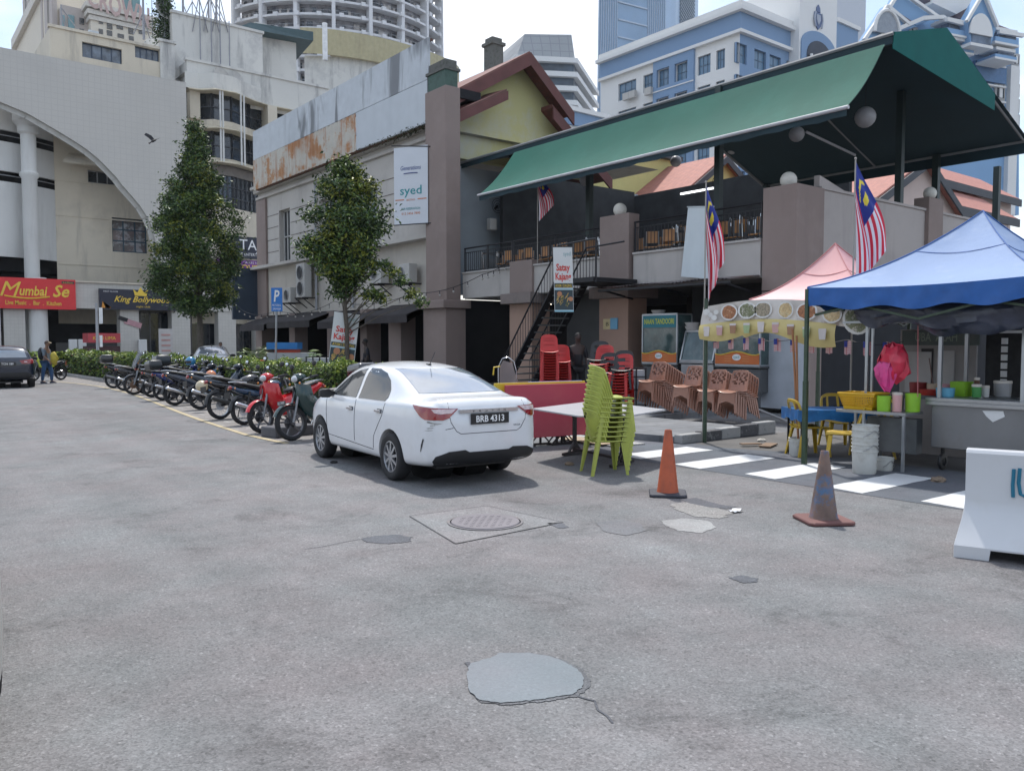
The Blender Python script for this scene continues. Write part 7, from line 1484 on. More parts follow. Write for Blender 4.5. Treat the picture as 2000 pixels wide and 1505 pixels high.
# ---------------------------------------------------------------- flags
FR = mat('flag_red', (.60, .02, .05), .6, var=.04, sub=None); FWH = mat('flag_white', (.72, .68, .72), .6, var=.03); FBL = mat('flag_blue'); FY = mat('flag_yellow', (.70, .55, .05), .6)
def flag(label, top, base, e, hoist, fly, spread, drop, fold, fin=1, seed=0):
    t = thing('national_flag', label, 'flag', base, group='striped flags with blue canton on poles'); top = Vector(top); base = Vector(base)
    m = MB(); m.tube(base, top + Vector((0, 0, .03)), .016, .012, 8); m.ball(top + Vector((0, 0, .05)), .022, 8); m.build('pole', mat('pole_white', (.30, .28, .25), .5), t, W=True, smooth=60)
    e = Vector(e).normalized(); nrm = e.cross(Vector((0, 0, 1))).normalized(); ns, nt_ = 28, 44; vs = []; fs = []; mi = []; r = random.Random(seed); ph = r.uniform(0, 6)
    for i in range(ns + 1):
        s_ = i / ns
        for j in range(nt_ + 1):
            q = j / nt_; x = q * (spread * (1 - s_) + .06) * (1 + .25 * math.sin(q * 4)) + .012; z = -s_ * hoist * (1 - .25 * q) - drop * q * (1 - .12 * (1 - s_) * q)
            fo = fold * min(1, q * 2.2 + .15) * math.sin(s_ * 12 + ph + q * 2.0) + fold * .5 * q * math.sin(s_ * 25 + q * 5)
            vs.append(top + e * x + Vector((0, 0, z)) + nrm * fo)
    for i in range(ns):
        for j in range(nt_):
            s_ = (i + .5) / ns; q = (j + .5) / nt_; a = (i * (nt_ + 1) + j, i * (nt_ + 1) + j + 1, (i + 1) * (nt_ + 1) + j + 1, (i + 1) * (nt_ + 1) + j); fs.append(a)
            if s_ < 8 / 14 and q < .43:
                cx, cy = q * 2.33 - .42, s_ / (8 / 14) - .5; d1 = math.hypot(cx * 1.75, cy); d2 = math.hypot((cx - .06) * 1.75, cy); d3 = math.hypot((q * 2.33 - .62) * 1.75, cy)
                mi.append(3 if (d1 < .36 and d2 > .30) or d3 < .2 else 2)
            else: mi.append(0 if int(s_ * 14) % 2 == 0 else 1)
    n0 = len(m.v); m = MB(); m.v = [tuple(v) for v in vs]; m.f = fs; m.m = mi; m.build('cloth', [FR, FWH, FBL, FY], t, W=True, smooth=180)
    return t
tp = hit(1364, 362, d=14.25); flag('drooping striped flag on a tall green pole at the end of the food banner', (11.43, 9.10, tp.z), (11.43, 9.10, .01), RT * 1 + FW * .1, .75, 1.2, .34, 1.45, .055, seed=2)
tp = hit(1671, 316, d=12.9); flag('largest striped flag, hanging from a pole behind the blue tent', tp, (tp.x, tp.y, .02), RT * 1 - FW * .1, .7, 1.2, .55, 1.50, .05, seed=5)
tp = hit(1050, 340, x=17.45); flag('small striped flag on a short pole over the terrace railing', tp, (17.45, tp.y, 4.34), RT * 1 + FW * .1, .55, 1.2, .62, 1.1, .07, seed=9)
t = thing('white_banner', 'blank white cloth banner hanging on the terrace railing behind the striped flag', 'banner', (17.3, 14.6, 5)); a = hit(1344, 404, x=17.4); b = hit(1393, 404, x=17.4); c = hit(1330, 540, x=17.3); d = hit(1385, 545, x=17.3); g = []
for i in range(13):
    k = i / 12; g.append([tuple(a.lerp(c, k).lerp(b.lerp(d, k), j / 12) + Vector((.03 * math.sin(j * 1.1) * k, 0, 0))) for j in range(13)])
m = MB(); m.sheet(g); m.path([tuple(a + Vector((0, .03, 0))), tuple(b + Vector((0, -.03, 0)))], .02, 6); m.build('cloth', mat('cloth_white', (.55, .60, .62), .6, var=.03), t, W=True, smooth=180)
m = MB(); m.tube((11.43, 9.06, .01), (11.43, 9.06, 2.5), .035, n=8); tag(m.build('green_pole', GRN, org=(11.43, 9.06, 0), smooth=60), 'green steel pole holding the left end of the food banner', 'pole')
# satay banners
SATB = [mat('satay_white', (.60, .61, .60), .5, var=.03), mat('satay_red', (.55, .05, .04), .5), mat('satay_dark', (.03, .05, .06), .5), mat('satay_yellow', (.60, .42, .05), .5), mat('satay_teal', (.15, .33, .35), .5), mat('satay_food', (.42, .27, .08), .5, var=.5, vs=14, mott=((.06, .09, .03), 9, .5)), mat('bowl_orange', (.45, .2, .1), .5), mat('strip_cyan', (.25, .5, .6), .5)]
def satay(label, tl, rgt, dn, W_, H_, seed, faded=False):
    t = thing('satay_banner', label, 'banner', tl, group='satay banners'); rgt = Vector(rgt).normalized(); dn = Vector(dn).normalized(); n_ = rgt.cross(-dn).normalized(); o = Vector(tl)
    def q(x, y, e=0): return o + rgt * (x * W_) + dn * (y * H_) + n_ * e
    m = MB(); m.prism([q(0, 0), q(1, 0), q(1, 1), q(0, 1)], -n_ * .012); m.mi = 4; up_ = -dn
    m.text('syed', q(.72, .13, .001), rgt, up_, width=W_ * .38, height=H_ * .07, ex=.003); m.mi = 1
    m.text('Satay', q(.5, .36, .001), rgt, up_, width=W_ * .72, height=H_ * .11, ex=.004, bold=.03); m.text('Kajang', q(.5, .50, .001), rgt, up_, width=W_ * .82, height=H_ * .11, ex=.004, bold=.03)
    m.mi = 2; m.prism([q(.02, .555, .002), q(.98, .555, .002), q(.98, .625, .002), q(.02, .625, .002)], n_ * .002); m.mi = 3; m.text('AYAM / DAGING', q(.5, .615, .005), rgt, up_, width=W_ * .86, height=H_ * .048, ex=.002, bold=.02)
    m.mi = 7; m.prism([q(0, .64, .002), q(1, .64, .002), q(1, .655, .002), q(0, .655, .002)], n_ * .002); m.mi = 2; m.prism([q(.02, .66, .001), q(.98, .66, .001), q(.98, .97, .001), q(.02, .97, .001)], n_ * .002)
    r = random.Random(seed); m.mi = 5
    for i in range(16):
        x0, y0 = r.uniform(.08, .7), r.uniform(.76, .94); a = R(r.uniform(35, 75)); L_ = r.uniform(.2, .35); p0 = q(x0, y0, .006 + i * .0004); p1 = q(x0 + L_ * math.cos(a) * .8, y0 - L_ * math.sin(a) * W_ / H_ * .9, .006 + i * .0004); m.bar(p0, p1, W_ * .05, .003, up=n_)
    m.mi = 6
    for (x, y, s_) in ((.28, .72, .13), (.86, .80, .12)): m.prism([q(x + s_ * math.cos(2 * PI * k / 14), y + s_ * W_ / H_ * math.sin(2 * PI * k / 14), .012) for k in range(14)], n_ * .002)
    m.mi = 7; m.prism([q(0, .975, .002), q(1, .975, .002), q(1, 1, .002), q(0, 1, .002)], n_ * .002)
    m.build('printed_sheet', SATB, t, W=True)
    m = MB(); m.bar(q(-.03, -.005, -.02), q(1.03, -.005, -.02), .03); m.bar(q(-.03, 1.005, -.02), q(1.03, 1.005, -.02), .03); m.bar(q(.5, 0, -.03), q(.5, 1.0, -.03), .02); m.build('frame', BLACK, t, W=True); return t
a = hit(1080, 483, d=21.6); satay('Satay Kajang banner hanging from the stair railing', a, RT, (0.04, 0, -1), .50, 1.68, 4)
a = hit(653, 608, d=26.2); satay('leaning Satay Kajang banner behind the hedge', a, RT + Vector((0, 0, -.13)), Vector((-.13 * RT.x, -.13 * RT.y, -1)), .82, 1.72, 6)
# ---------------------------------------------------------------- drinks stall under the blue tent
SS = mat('stainless', (.22, .225, .235), .38, .75, var=.12, vs=1.5, stain=((.2, .19, .18), .5, 2.2), streak=((.2, .2, .2), .4, 2)); SSD = mat('stainless_dark', (.13, .14, .15), .4, .7, var=.3, vs=2)
ct = thing('steel_cart', 'dented stainless steel food cart at the right edge under the blue tent', 'food cart', (11.4, 4.3, 0))
m = MB(); m.box((11.4, 3.0, .32), (12.3, 5.2, .95)); m.build('cart_body', SS, ct, W=True, bevel=.01)
m = MB(); m.box((11.34, 2.95, .95), (12.36, 5.26, 1.0)); m.box((11.34, 2.95, .90), (11.37, 5.26, .949)); m.build('worktop', mat('worktop', (.36, .365, .37), .35, .7), ct, W=True, bevel=.006)
m = MB(); m.box((11.5, 3.2, 1.002), (12.2, 4.6, 1.01)); m.build('sink_opening', SSD, ct, W=True)
m = MB(); m.prism([(11.396, y, z) for y, z in ((4.55, .86), (4.3, .87), (4.28, .80), (4.42, .72), (4.5, .79))], (.002, 0, 0)); m.build('torn_sticker', WHT, ct, W=True)
for y in (5.1, 3.1):
    m = MB(); Mx = Matrix.Rotation(R(90), 3, 'X'); m.lathe([(.06, -.025), (.11, -.02), (.12, 0), (.11, .02), (.06, .025)], (11.55, y, .12), 18, Mx, closed=True); m.bar((11.55, y, .12), (11.55, y, .32), .04); m.build('caster', BLK, ct, W=True, smooth=50)
m = MB(); 
for y in (5.12, 4.1): m.bar((11.45, y, 1.0), (11.45, y, 2.05), .045); m.bar((12.25, y, 1.0), (12.25, y, 2.05), .045)
m.bar((11.45, 5.12, 2.05), (11.45, 3.0, 2.05), .045); m.build('cart_posts', ALU, ct, W=True)
sh = thing('side_shelf', 'narrow steel side shelf of the stall carrying basket and pots', 'shelf', (11.1, 5.7, 0))
m = MB(); m.box((10.88, 5.30, .76), (11.38, 6.30, .80)); m.build('shelf_top', mat('worktop'), sh, W=True, bevel=.004)
m = MB(); m.box((11.2, 5.3, .22), (11.37, 6.0, .7)); m.build('lower_panel', SSD, sh, W=True)
for x, y in ((10.92, 5.9), (11.34, 6.25), (10.92, 5.34)):
    m = MB(); m.bar((x, y, 0), (x, y, .76), .035); m.build('leg', ALU, sh, W=True)
m = MB(); m.bar((11.34, 6.1, .8), (11.34, 6.1, 2.05), .04); m.bar((11.34, 6.02, .8), (11.34, 6.02, 2.05), .03); m.build('post', ALU, sh, W=True)
m = MB(); m.box((11.1, 4.9, 2.02), (11.7, 6.35, 2.05)); m.build('upper_shelf', ALU, sh, W=True)
# yellow crate basket
YB = PL('yellow_basket', (.62, .36, .01)); t = thing('yellow_basket', 'yellow plastic mesh basket on the side shelf', 'basket', (11.12, 6.02, .803)); m = MB()
def rct(a, b, z): return [(-a, -b, z), (a, -b, z), (a, b, z), (-a, b, z)]
m.loft([rct(.15, .20, 0), rct(.15, .20, .012)]); m.path([(x * 1.0, y, .225) for x, y in ((-.21, -.27), (.21, -.27), (.21, .27), (-.21, .27))], .014, 5, closed=True)
m.loft([rct(.155, .205, .0), rct(.165, .215, .045)], caps=False); m.loft([rct(.195, .255, .18), rct(.205, .265, .22)], caps=False)
for s_ in range(4):
    lo = [(.165, .215), (-.165, .215), (-.165, -.215), (.165, -.215)]; hi = [(.197, .257), (-.197, .257), (-.197, -.257), (.197, -.257)]
    a0, a1, b0, b1 = [Vector((*q, z)) for q, z in ((lo[s_], .045), (lo[(s_ + 1) % 4], .045), (hi[s_], .18), (hi[(s_ + 1) % 4], .18))]; n = 20
    for k in range(n + 1): m.bar(a0.lerp(a1, k / n), b0.lerp(b1, k / n), .007)
    for k in range(1, 6): m.bar(a0.lerp(b0, k / 6), a1.lerp(b1, k / 6), .006)
m.build('mesh_tub', YB, t)
def pot(name, label, p, r_, h, col, cat='container', lid=True, n=20, sq=False):
    t = thing(name, label, cat, p, group='coloured containers on the stall'); m = MB()
    m.lathe([(.001, 0), (r_ * .9, 0), (r_ * .92, .01), (r_, h), (r_ * .95, h), (r_ * .88, .02), (.001, .02)], n=4 if sq else n, M=Matrix.Rotation(R(38 if sq else 0), 3, 'Z')); m.build('tub', PL('pl_' + '_'.join(str(int(c * 100)) for c in col), col), t, smooth=None if sq else 50, bevel=.01 if sq else 0)
    if lid: m = MB(); m.lathe([(r_ * 1.03, h - .02), (r_ * 1.05, h), (r_ * 1.0, h + .015), (.001, h + .018)], n=n); m.build('lid', PL('lid_white', (.55, .5, .45)), t, smooth=50)
LG = (.25, .50, .03)
pot('green_tub', 'lime green tub standing alone next to the yellow basket', (11.0, 5.66, .803), .095, .21, LG, lid=False)
pot('pink_jar', 'pale pink jar with white lid between two green tubs', (11.05, 5.50, .803), .065, .25, (.60, .33, .33))
pot('green_tub', 'lime green tub right of the pink jar', (11.2, 5.36, .803), .10, .25, LG, lid=False)
pot('blue_tub', 'light blue round tub behind the green tubs', (11.62, 5.12, 1.003), .12, .12, (.12, .38, .55), lid=False)
pot('green_box', 'tall lime green box at the back of the stall', (11.95, 5.05, 1.003), .15, .20, LG, lid=False, sq=True)
pot('red_tub', 'dark red tub left of the beige one on the cart', (12.1, 5.72, 1.003), .12, .16, (.22, .02, .02), lid=False)
pot('beige_tub', 'beige tub between the dark red and pink ones', (12.1, 5.5, 1.003), .09, .15, (.5, .38, .28), lid=False)
pot('pink_tub', 'pink tub behind the light blue tub', (12.12, 5.32, 1.003), .09, .15, (.55, .28, .33), lid=False)
pot('red_bowl', 'red bowl in front of the beige tub', (11.8, 5.42, 1.003), .13, .08, (.40, .03, .02), lid=False)
for k, (lb, x, y, rr_, h, c_) in enumerate((('green lidded jar at the near end of the cart worktop', 11.7, 4.75, .06, .16, (.05, .25, .06)), ('white jar beside the green lidded jar on the cart', 11.85, 4.7, .05, .14, (.5, .5, .48)), ('brown sauce bottle on the cart worktop', 11.95, 4.85, .035, .24, (.10, .04, .02)), ('steel kettle at the back of the cart', 12.15, 4.6, .11, .2, (.3, .3, .31)), ('yellow oil bottle behind the sink opening', 12.25, 4.3, .045, .26, (.45, .32, .04)), ('clear cup stack on the upper shelf of the stall', 11.3, 5.7, .05, .22, (.42, .44, .46)))): pot('jar', lb, (x, y, 1.012 if k < 5 else 2.053), rr_, h, c_)
t = thing('rear_bench', 'dark bench behind the side shelf carrying red and beige tubs', 'bench', (12, 5.5, 0)); m = MB(); m.box((11.65, 5.27, .95), (12.35, 6.1, 1.0)); m.build('bench_top', SSD, t, W=True); m = MB(); 
for x, y in ((11.7, 6.05), (12.3, 6.05)): m.bar((x, y, 0), (x, y, .95), .04)
m.build('legs', SSD, t, W=True)
pot('white_tub', 'white plastic tub on the upper shelf of the stall', (11.3, 6.0, 2.053), .11, .12, (.5, .5, .48), lid=False)
t = thing('spoon', 'brown handled ladle standing in the beige tub', 'ladle', (12.1, 5.5, 1.1)); m = MB(); m.tube((0, 0, 0), (.02, .08, .42), .009, n=6); m.build('handle', mat('ladle_brown', (.12, .06, .05), .5), t)
# hanging red bag
def crumple(m, sd_, a):
    r = random.Random(sd_); m.v = [(x + r.uniform(-a, a), y + r.uniform(-a, a), z + r.uniform(-a, a)) for x, y, z in m.v]
BAG = mat('bag_red', (.62, .03, .07), .35, var=.25, vs=6, coat=.2); BAG2 = mat('bag_pink', (.60, .05, .22), .35, var=.2, vs=6)
bp_ = hit(1744, 715, x=11.05); t = thing('plastic_bag', 'bulging red and pink plastic bag hanging from the stall post', 'bag', bp_); r = random.Random(8); m = MB()
rows = []
for k, (z, w_) in enumerate(((.30, .03), (.26, .10), (.18, .17), (.06, .20), (-.06, .19), (-.16, .15), (-.22, .07))):
    rows.append([(w_ * .62 * math.cos(2 * PI * j / 18) * (1 + .18 * math.sin(j * 2.3 + k)), w_ * math.sin(2 * PI * j / 18) * (1 + .16 * math.sin(j * 1.7 + k * 2)), z + .02 * math.sin(j * 3 + k)) for j in range(18)])
m.loft(rows); crumple(m, 1, .028); m.build('red_bag', BAG, t, smooth=25)
m = MB(); rows = []
for k, (z, w_, dy) in enumerate(((.06, .08, .05), (-.02, .14, .06), (-.14, .13, .06), (-.26, .08, .04), (-.34, .02, .02))):
    rows.append([(-.09 + w_ * .5 * math.cos(2 * PI * j / 16) * (1 + .15 * math.sin(j * 2 + k)), dy + w_ * math.sin(2 * PI * j / 16) * (1 + .15 * math.sin(j * 1.5 + k)), z) for j in range(16)])
m.loft(rows); crumple(m, 2, .022); m.build('pink_bag', BAG2, t, smooth=25)
# tarpaulin bundle under the blue tent, back boards, old sign
t = thing('tarpaulin', 'rolled black plastic tarpaulin sagging under the blue tent edge', 'tarpaulin', (11.0, 4.9, 2.1)); m = MB(); rows = []
for i in range(41):
    y = 6.0 - 3.2 * i / 40; s_ = .12 + .10 * math.sin(PI * i / 40) + .04 * math.sin(i * .6); zc_ = 2.22 - .12 * math.sin(PI * i / 40) - .04 * math.sin(i * .45)
    rows.append([(10.85 + s_ * .7 * math.cos(2 * PI * j / 18) * (1 + .16 * math.sin(j * 3 + i * .5)), y, zc_ + s_ * 1.0 * math.sin(2 * PI * j / 18) * (1 + .22 * math.sin(j * 2 + i * .35))) for j in range(18)])
m.loft(rows); m.build('plastic_roll', mat('tarp_black', (.03, .035, .055), .28, var=.4, vs=4, bump=.4, bs=12), t, W=True, smooth=60)
t = thing('pink_rope', 'thin pink rope hanging down in front of the old green sign', 'rope', (11.0, 5.15, 1.0)); m = MB(); m.tube((11.0, 5.2, 1.02), (10.98, 5.22, 2.3), .006, n=5); m.build('rope', mat('rope_pink', (.45, .15, .15), .8), t, W=True)
bk = thing('stall_backboard', 'weathered grey board wall behind the stall', 'partition', (12.9, 5, 0)); m = MB()
yb0_ = hit(1758, 700, x=13.0).y; yb1_ = hit(1906, 700, x=13.0).y
m.box((13.0, yb1_, .0), (13.06, yb0_, 1.95)); m.mi = 1; m.box((12.985, yb1_ + .62, .9), (12.999, yb1_ + .80, 1.65)); m.mi = 2; m.box((12.97, yb1_ + .3, .9), (12.999, yb1_ + .55, 1.62)); m.box((12.97, yb0_ - .5, .9), (12.999, yb0_ - .1, 1.6))
m.build('boards', [mat('board_grey2', (.30, .28, .27), .8, streak=((.2, .18, .17), .5, 2)), BLACK, mat('board_pale', (.42, .40, .39), .8)], bk, W=True)
t = thing('old_sign', 'faded grey green sign with pale worn letters behind the stall', 'sign', (12.9, 5, 1.65)); z0 = hit(1830, 674, x=12.8).z; z1 = hit(1830, 644, x=12.8).z; ya = hit(1762, 660, x=12.8).y; yb_ = hit(1912, 660, x=12.8).y
m = MB(); m.box((12.80, yb_, z0), (12.84, ya, z1)); m.mi = 1; m.text('UBA  ALAH', (12.80, hit(1828, 660, x=12.8).y, z0 + .06), (0, -1, 0), (0, 0, 1), width=.62, height=.14, ex=.003, bold=.01); m.build('panel', [mat('sign_greygreen', (.09, .11, .10), .8, stain=((.14, .13, .12), .6, 3)), mat('worn_letters', (.22, .25, .20), .8)], t, W=True)
t = thing('wire_screen', 'dark mesh panel with white hooks right of the old sign', 'panel', (13.1, 3.6, .9)); m = MB(); ya = hit(1925, 700, x=13.1).y; m.box((13.1, 2.4, .5), (13.16, ya, 2.0)); m.mi = 1
for i in range(7): m.box((13.07, ya - .30, 1.0 + i * .12), (13.098, ya - .22, 1.09 + i * .12))
m.box((13.07, ya - .5, 1.88), (13.098, ya - .14, 1.92)); m.build('mesh', [mat('mesh_dark', (.02, .02, .022), .7, var=.5, vs=8), WHT], t, W=True)
# buckets
BK = mat('bucket_white', (.52, .52, .49), .5, var=.05, vs=4, stain=((.28, .25, .2), .5, 6))
def bucket(label, p, r_, h, grp=None, handle=True):
    t = thing('bucket', label, 'bucket', p, group=grp); m = MB(); m.lathe([(.001, .0), (r_ * .85, 0), (r_ * .9, .02), (r_ * .97, h * .8), (r_ * 1.03, h * .81), (r_ * 1.03, h * .86), (r_ * .98, h * .87), (r_, h * .97), (r_ * 1.05, h * .98), (r_ * 1.05, h), (r_ * .95, h), (r_ * .84, .03), (.001, .03)], n=26); m.build('tub', BK, t, smooth=40)
    if handle: m = MB(); m.path([(r_ * 1.04 * math.cos(a) * .98, r_ * 1.04 * math.sin(a), h * .84 - .12 * abs(math.sin(a - R(250)))) for a in [R(200 + 12 * i) for i in range(12)]], .005, 5); m.build('handle', mat('wire', (.35, .35, .35), .4, .7), t)
bp0 = hit(1688, 924, z=0)
for i, dz in enumerate((0, .10, .20, .29)): bucket('white bucket, %s of the stack behind the rusty blue cone' % ['lowest', 'second', 'third', 'topmost'][i], (bp0.x, bp0.y, dz), .165, .36, 'stacked white buckets', handle=i in (1, 3))
q = hit(1727, 918, z=0); bucket('small white tub on the ground right of the bucket stack', (q.x, q.y, 0), .12, .18)
q = hit(1559, 890, z=0); bucket('white bucket holding the wooden poles left of the green tent leg', (q.x, q.y, 0), .145, .28)
t = thing('wooden_poles', 'pair of orange brown wooden poles standing in the white bucket', 'pole', (q.x, q.y, .03)); m = MB(); m.tube((q.x + .02, q.y, .05), (q.x - .03, q.y + .12, 1.95), .018, n=8); m.tube((q.x - .03, q.y - .02, .05), (q.x - .01, q.y + .06, 1.85), .016, n=8); m.build('poles', mat('wood_orange', (.32, .14, .06), .6), t, W=True)
# blue table
tc0 = at(1618, 12.7, 0); t = thing('blue_table', 'small table under a shiny blue patterned cloth in the stall shade', 'table', tc0, math.atan2(RT.y, RT.x)); m = MB()
m.cbox((0, 0, .70), (1.15, .75, .03)); m.build('table_top', BLK, t)
m = MB(); rows = []
for k in range(6):
    rows.append([])
    pts_ = [(-.59, -.39), (.59, -.39), (.59, .39), (-.59, .39)]
    for s_ in range(4):
        a, b = Vector(pts_[s_]), Vector(pts_[(s_ + 1) % 4])
        for j in range(14): e_ = a.lerp(b, j / 14); f_ = 1 + .02 * math.sin(j * 1.7) * k / 5; rows[-1].append((e_.x * f_, e_.y * f_, .722 - .16 * k / 5 - .02 * math.sin(j * .9) * k / 5))
m.sheet(rows, True); m.poly([(x, y, .723) for x, y in pts_]); m.build('cloth', mat('cloth_blue', (.01, .13, .36), .35, var=.3, vs=6, mott=((.30, .5, .6), 14, .64)), t, smooth=60)
for sx_ in (-1, 1):
    for sy in (-1, 1): m = MB(); m.bar((sx_ * .5, sy * .3, 0), (sx_ * .5, sy * .3, .685), .03); m.build('leg', BLK, t)
# debris
def rock(label, u, v, s_, col, nm='stone', cat='stone'):
    p = hit(u, v, z=0); t = thing(nm, label, cat, (p.x, p.y, .006)); r = random.Random(u); m = MB(); m.lathe([(.001, 0), (s_, .0), (s_ * 1.05, s_ * .25), (s_ * .7, s_ * .55), (.001, s_ * .6)], n=9); m.v = [(x * r.uniform(.8, 1.25), y * r.uniform(.6, 1.0), z * r.uniform(.8, 1.1)) for x, y, z in m.v]; m.build('lump', mat('rock_' + str(u), col, .9, bump=.5, bs=30), t)
rock('brown stone in front of the stall cart wheel', 1832, 940, .10, (.20, .15, .11)); rock('brown stone on the road behind the lime chairs', 1112, 908, .07, (.22, .16, .11)); rock('pale lump on the muddy kerb end', 1487, 862, .09, (.4, .38, .34)); rock('small black scrap beside the front wheel of the white car', 652, 904, .05, (.02, .02, .02), 'scrap', 'litter')
p = hit(1438, 1000, z=0); t = thing('paper_scrap', 'crumpled white paper on the road between the two cones', 'litter', (p.x, p.y, .007)); m = MB(); r = random.Random(2); m.sheet([[(-.07 + .14 * i / 4 + r.uniform(-.01, .01), -.04 + .08 * j / 4 + r.uniform(-.01, .01), r.uniform(.002, .028)) for j in range(5)] for i in range(5)]); m.build('paper', WHT, t)
p = hit(1500, 872, z=0); t = thing('wood_scraps', 'brown cardboard scraps lying in the muddy drain beside the kerb', 'litter', (p.x, p.y, .01)); m = MB(); m.cbox((0, 0, .02), (.5, .2, .02), Matrix.Rotation(R(20), 3, 'Z')); m.cbox((-.2, .2, .035), (.35, .12, .02), Matrix.Rotation(R(-30), 3, 'Z')); m.build('boards', mat('wood_scrap', (.22, .15, .10), .9), t)
t = thing('white_pipe', 'pale plastic pipe lying from the kerb to the corner pier', 'pipe', hit(1478, 798, z=.3)); m = MB(); a = hit(1478, 798, x=16.0); b = hit(1545, 826, z=.05); m.tube(a, b, .03, n=8); m.build('pipe', mat('pipe_grey', (.35, .35, .35), .5), t, W=True, smooth=60)
# ---------------------------------------------------------------- cones and barrier
def cone(label, u, v, h, bw, cm, bm, rz):
    p = hit(u, v, z=0); t = thing('traffic_cone', label, 'traffic cone', (p.x, p.y, .006), rz, 'traffic cones'); b = bw / 2
    m = MB(); m.lathe([(b * .60, .035), (b * .57, .05), (h * .055, h - .01), (h * .05, h), (h * .035, h), (h * .03, h - .03)], n=32); m.build('cone_body', cm, t, smooth=50)
    m = MB(); m.loft([[(sx_ * b * k, sy * b * k, z) for sx_, sy in ((1, .82), (.82, 1), (-.82, 1), (-1, .82), (-1, -.82), (-.82, -1), (.82, -1), (1, -.82))] for z, k in ((0, 1), (.022, 1), (.034, .95))]); m.build('base', bm, t, bevel=.004)
ONG = mat('cone_orange', (.42, .085, .03), .55, var=.1, vs=4, stain=((.10, .05, .04), .6, 5), streak=((.17, .06, .04), .6, 5)); t_ = ONG
RB = mat('cone_blue_rust', (.16, .105, .085), .65, var=.3, vs=6, mott=((.05, .13, .25), 2.6, .47), stain=((.30, .13, .06), .75, 5), bump=.2)
cone('orange traffic cone with a sooty tip on a black base', 1304, 966, .745, .42, ONG, mat('cone_base_black', (.035, .037, .05), .6), .75)
cone('rusty brown and blue painted traffic cone on a maroon base', 1608, 1018, .69, .46, RB, mat('cone_base_maroon', (.14, .06, .055), .7), .98)
b0 = hit(1862, 1087, z=0); b1 = hit(2000, 1104, z=0); dr = (b1 - b0).normalized(); t = thing('plastic_barrier', 'white plastic road barrier with blue graffiti at the right edge', 'barrier', (b0.x, b0.y, 0), math.atan2(dr.y, dr.x))
prf = [(0, 0), (0, .10), (.02, .13), (.19, .36), (.21, .44), (.185, .84), (.20, .865), (.34, .865), (.355, .84), (.33, .44), (.35, .36), (.52, .13), (.54, .10), (.54, 0)]
BW_ = mat('barrier_white', (.56, .57, .59), .35, var=.03, stain=((.45, .44, .42), .4, 2), coat=.1)
def shp(x, k): return [(x if not (z < .35) else x, y * 1 , z) for y, z in prf]
m = MB(); secs = []
xsb = [0, .02, .25, .26, .50, .51, .75, 1.25, 1.5, 1.51, 1.75, 1.76, 2.0]
for x in xsb:
    nt = .255 < x < .505 or 1.505 < x < 1.755; sec = []
    for i, (y, z) in enumerate(prf):
        xx = x + (.06 * min(1, max(0, z - .1) / .28) if x < .1 else 0)
        sec.append((xx, y, max(z, .085 if nt else 0)))
    secs.append(sec)
m.loft(secs); m.build('barrier_body', BW_, t, smooth=30, bevel=.012)
m = MB(); m.loft([[(x, y, z) for x, y, z in ((.75 - k * .25, .004 + .0, .12), (.75 + k * .25, .004, .12), (.75 + k * .05, .20, .42), (.75 - k * .05, .20, .42))] for k in (1, .9)]); m.prism([(.5, -.002, .11), (1.0, -.002, .11), (.8, .19, .41), (.7, .19, .41)], (0, -.02, .01)); m.build('moulded_rib', BW_, t, bevel=.006)
m = MB(); GR = mat('graffiti_blue', (.01, .16, .26), .5)
def gp(x, z): 
    return (x, .21 - .025 * (z - .44) / .4 - .006, z)
for st in ([(.40, .73), (.395, .6), (.40, .50)], [(.44, .74), (.435, .62), (.45, .53), (.49, .51), (.53, .54), (.54, .66), (.54, .74)], [(.54, .6), (.56, .53), (.60, .52), (.64, .58), (.65, .74)]): m.path([gp(*q) for q in st], .014, 5)
m.build('graffiti', GR, t)
# ---------------------------------------------------------------- terrace furniture
WD = mat('orange_wood', (.50, .24, .09), .45, var=.2, vs=3); MT = mat('table_metal', (.28, .29, .30), .4, .5)
def wchair(p, rz, lab):
    if 'w' not in first:
        t = first['w'] = thing('wooden_chair', lab, 'chair', group='wooden chairs on the terrace')
        m = MB(); m.cbox((0, 0, .45), (.42, .42, .03)); m.build('seat', WD, t); m = MB(); m.cbox((-.20, 0, .78), (.025, .38, .34)); m.build('backrest', WD, t)
        for sx_ in (-1, 1):
            for sy in (-1, 1): m = MB(); m.tube((sx_ * .19, sy * .19, 0), (sx_ * .18, sy * .18, .44 if sx_ > 0 else .95), .014, n=6); m.build('leg', MT, t)
    else: t = dup(first['w'], label=lab)
    t.location = p; t.rotation_euler = (0, 0, rz)
def mtable(p, lab, rz=0):
    if 'm' not in first:
        t = first['m'] = thing('folded_table', lab, 'table', group='metal tables on the terrace')
        m = MB(); m.cbox((0, 0, .62), (.04, .75, 1.0)); m.build('table_top', MT, t); m = MB()
        for y in (-.3, .3): m.tube((.06, y, .02), (.04, y, 1.35), .016, n=6); m.tube((-.06, y * .8, .02), (-.02, y, 1.3), .016, n=6)
        m.tube((.04, -.3, 1.35), (.04, .3, 1.35), .016, n=6); m.tube((-.02, -.3, 1.3), (-.02, .3, 1.3), .016, n=6); m.build('folded_legs', CHROME, t)
    else: t = dup(first['m'], label=lab)
    t.location = p; t.rotation_euler = (0, 0, rz)
r = random.Random(21)
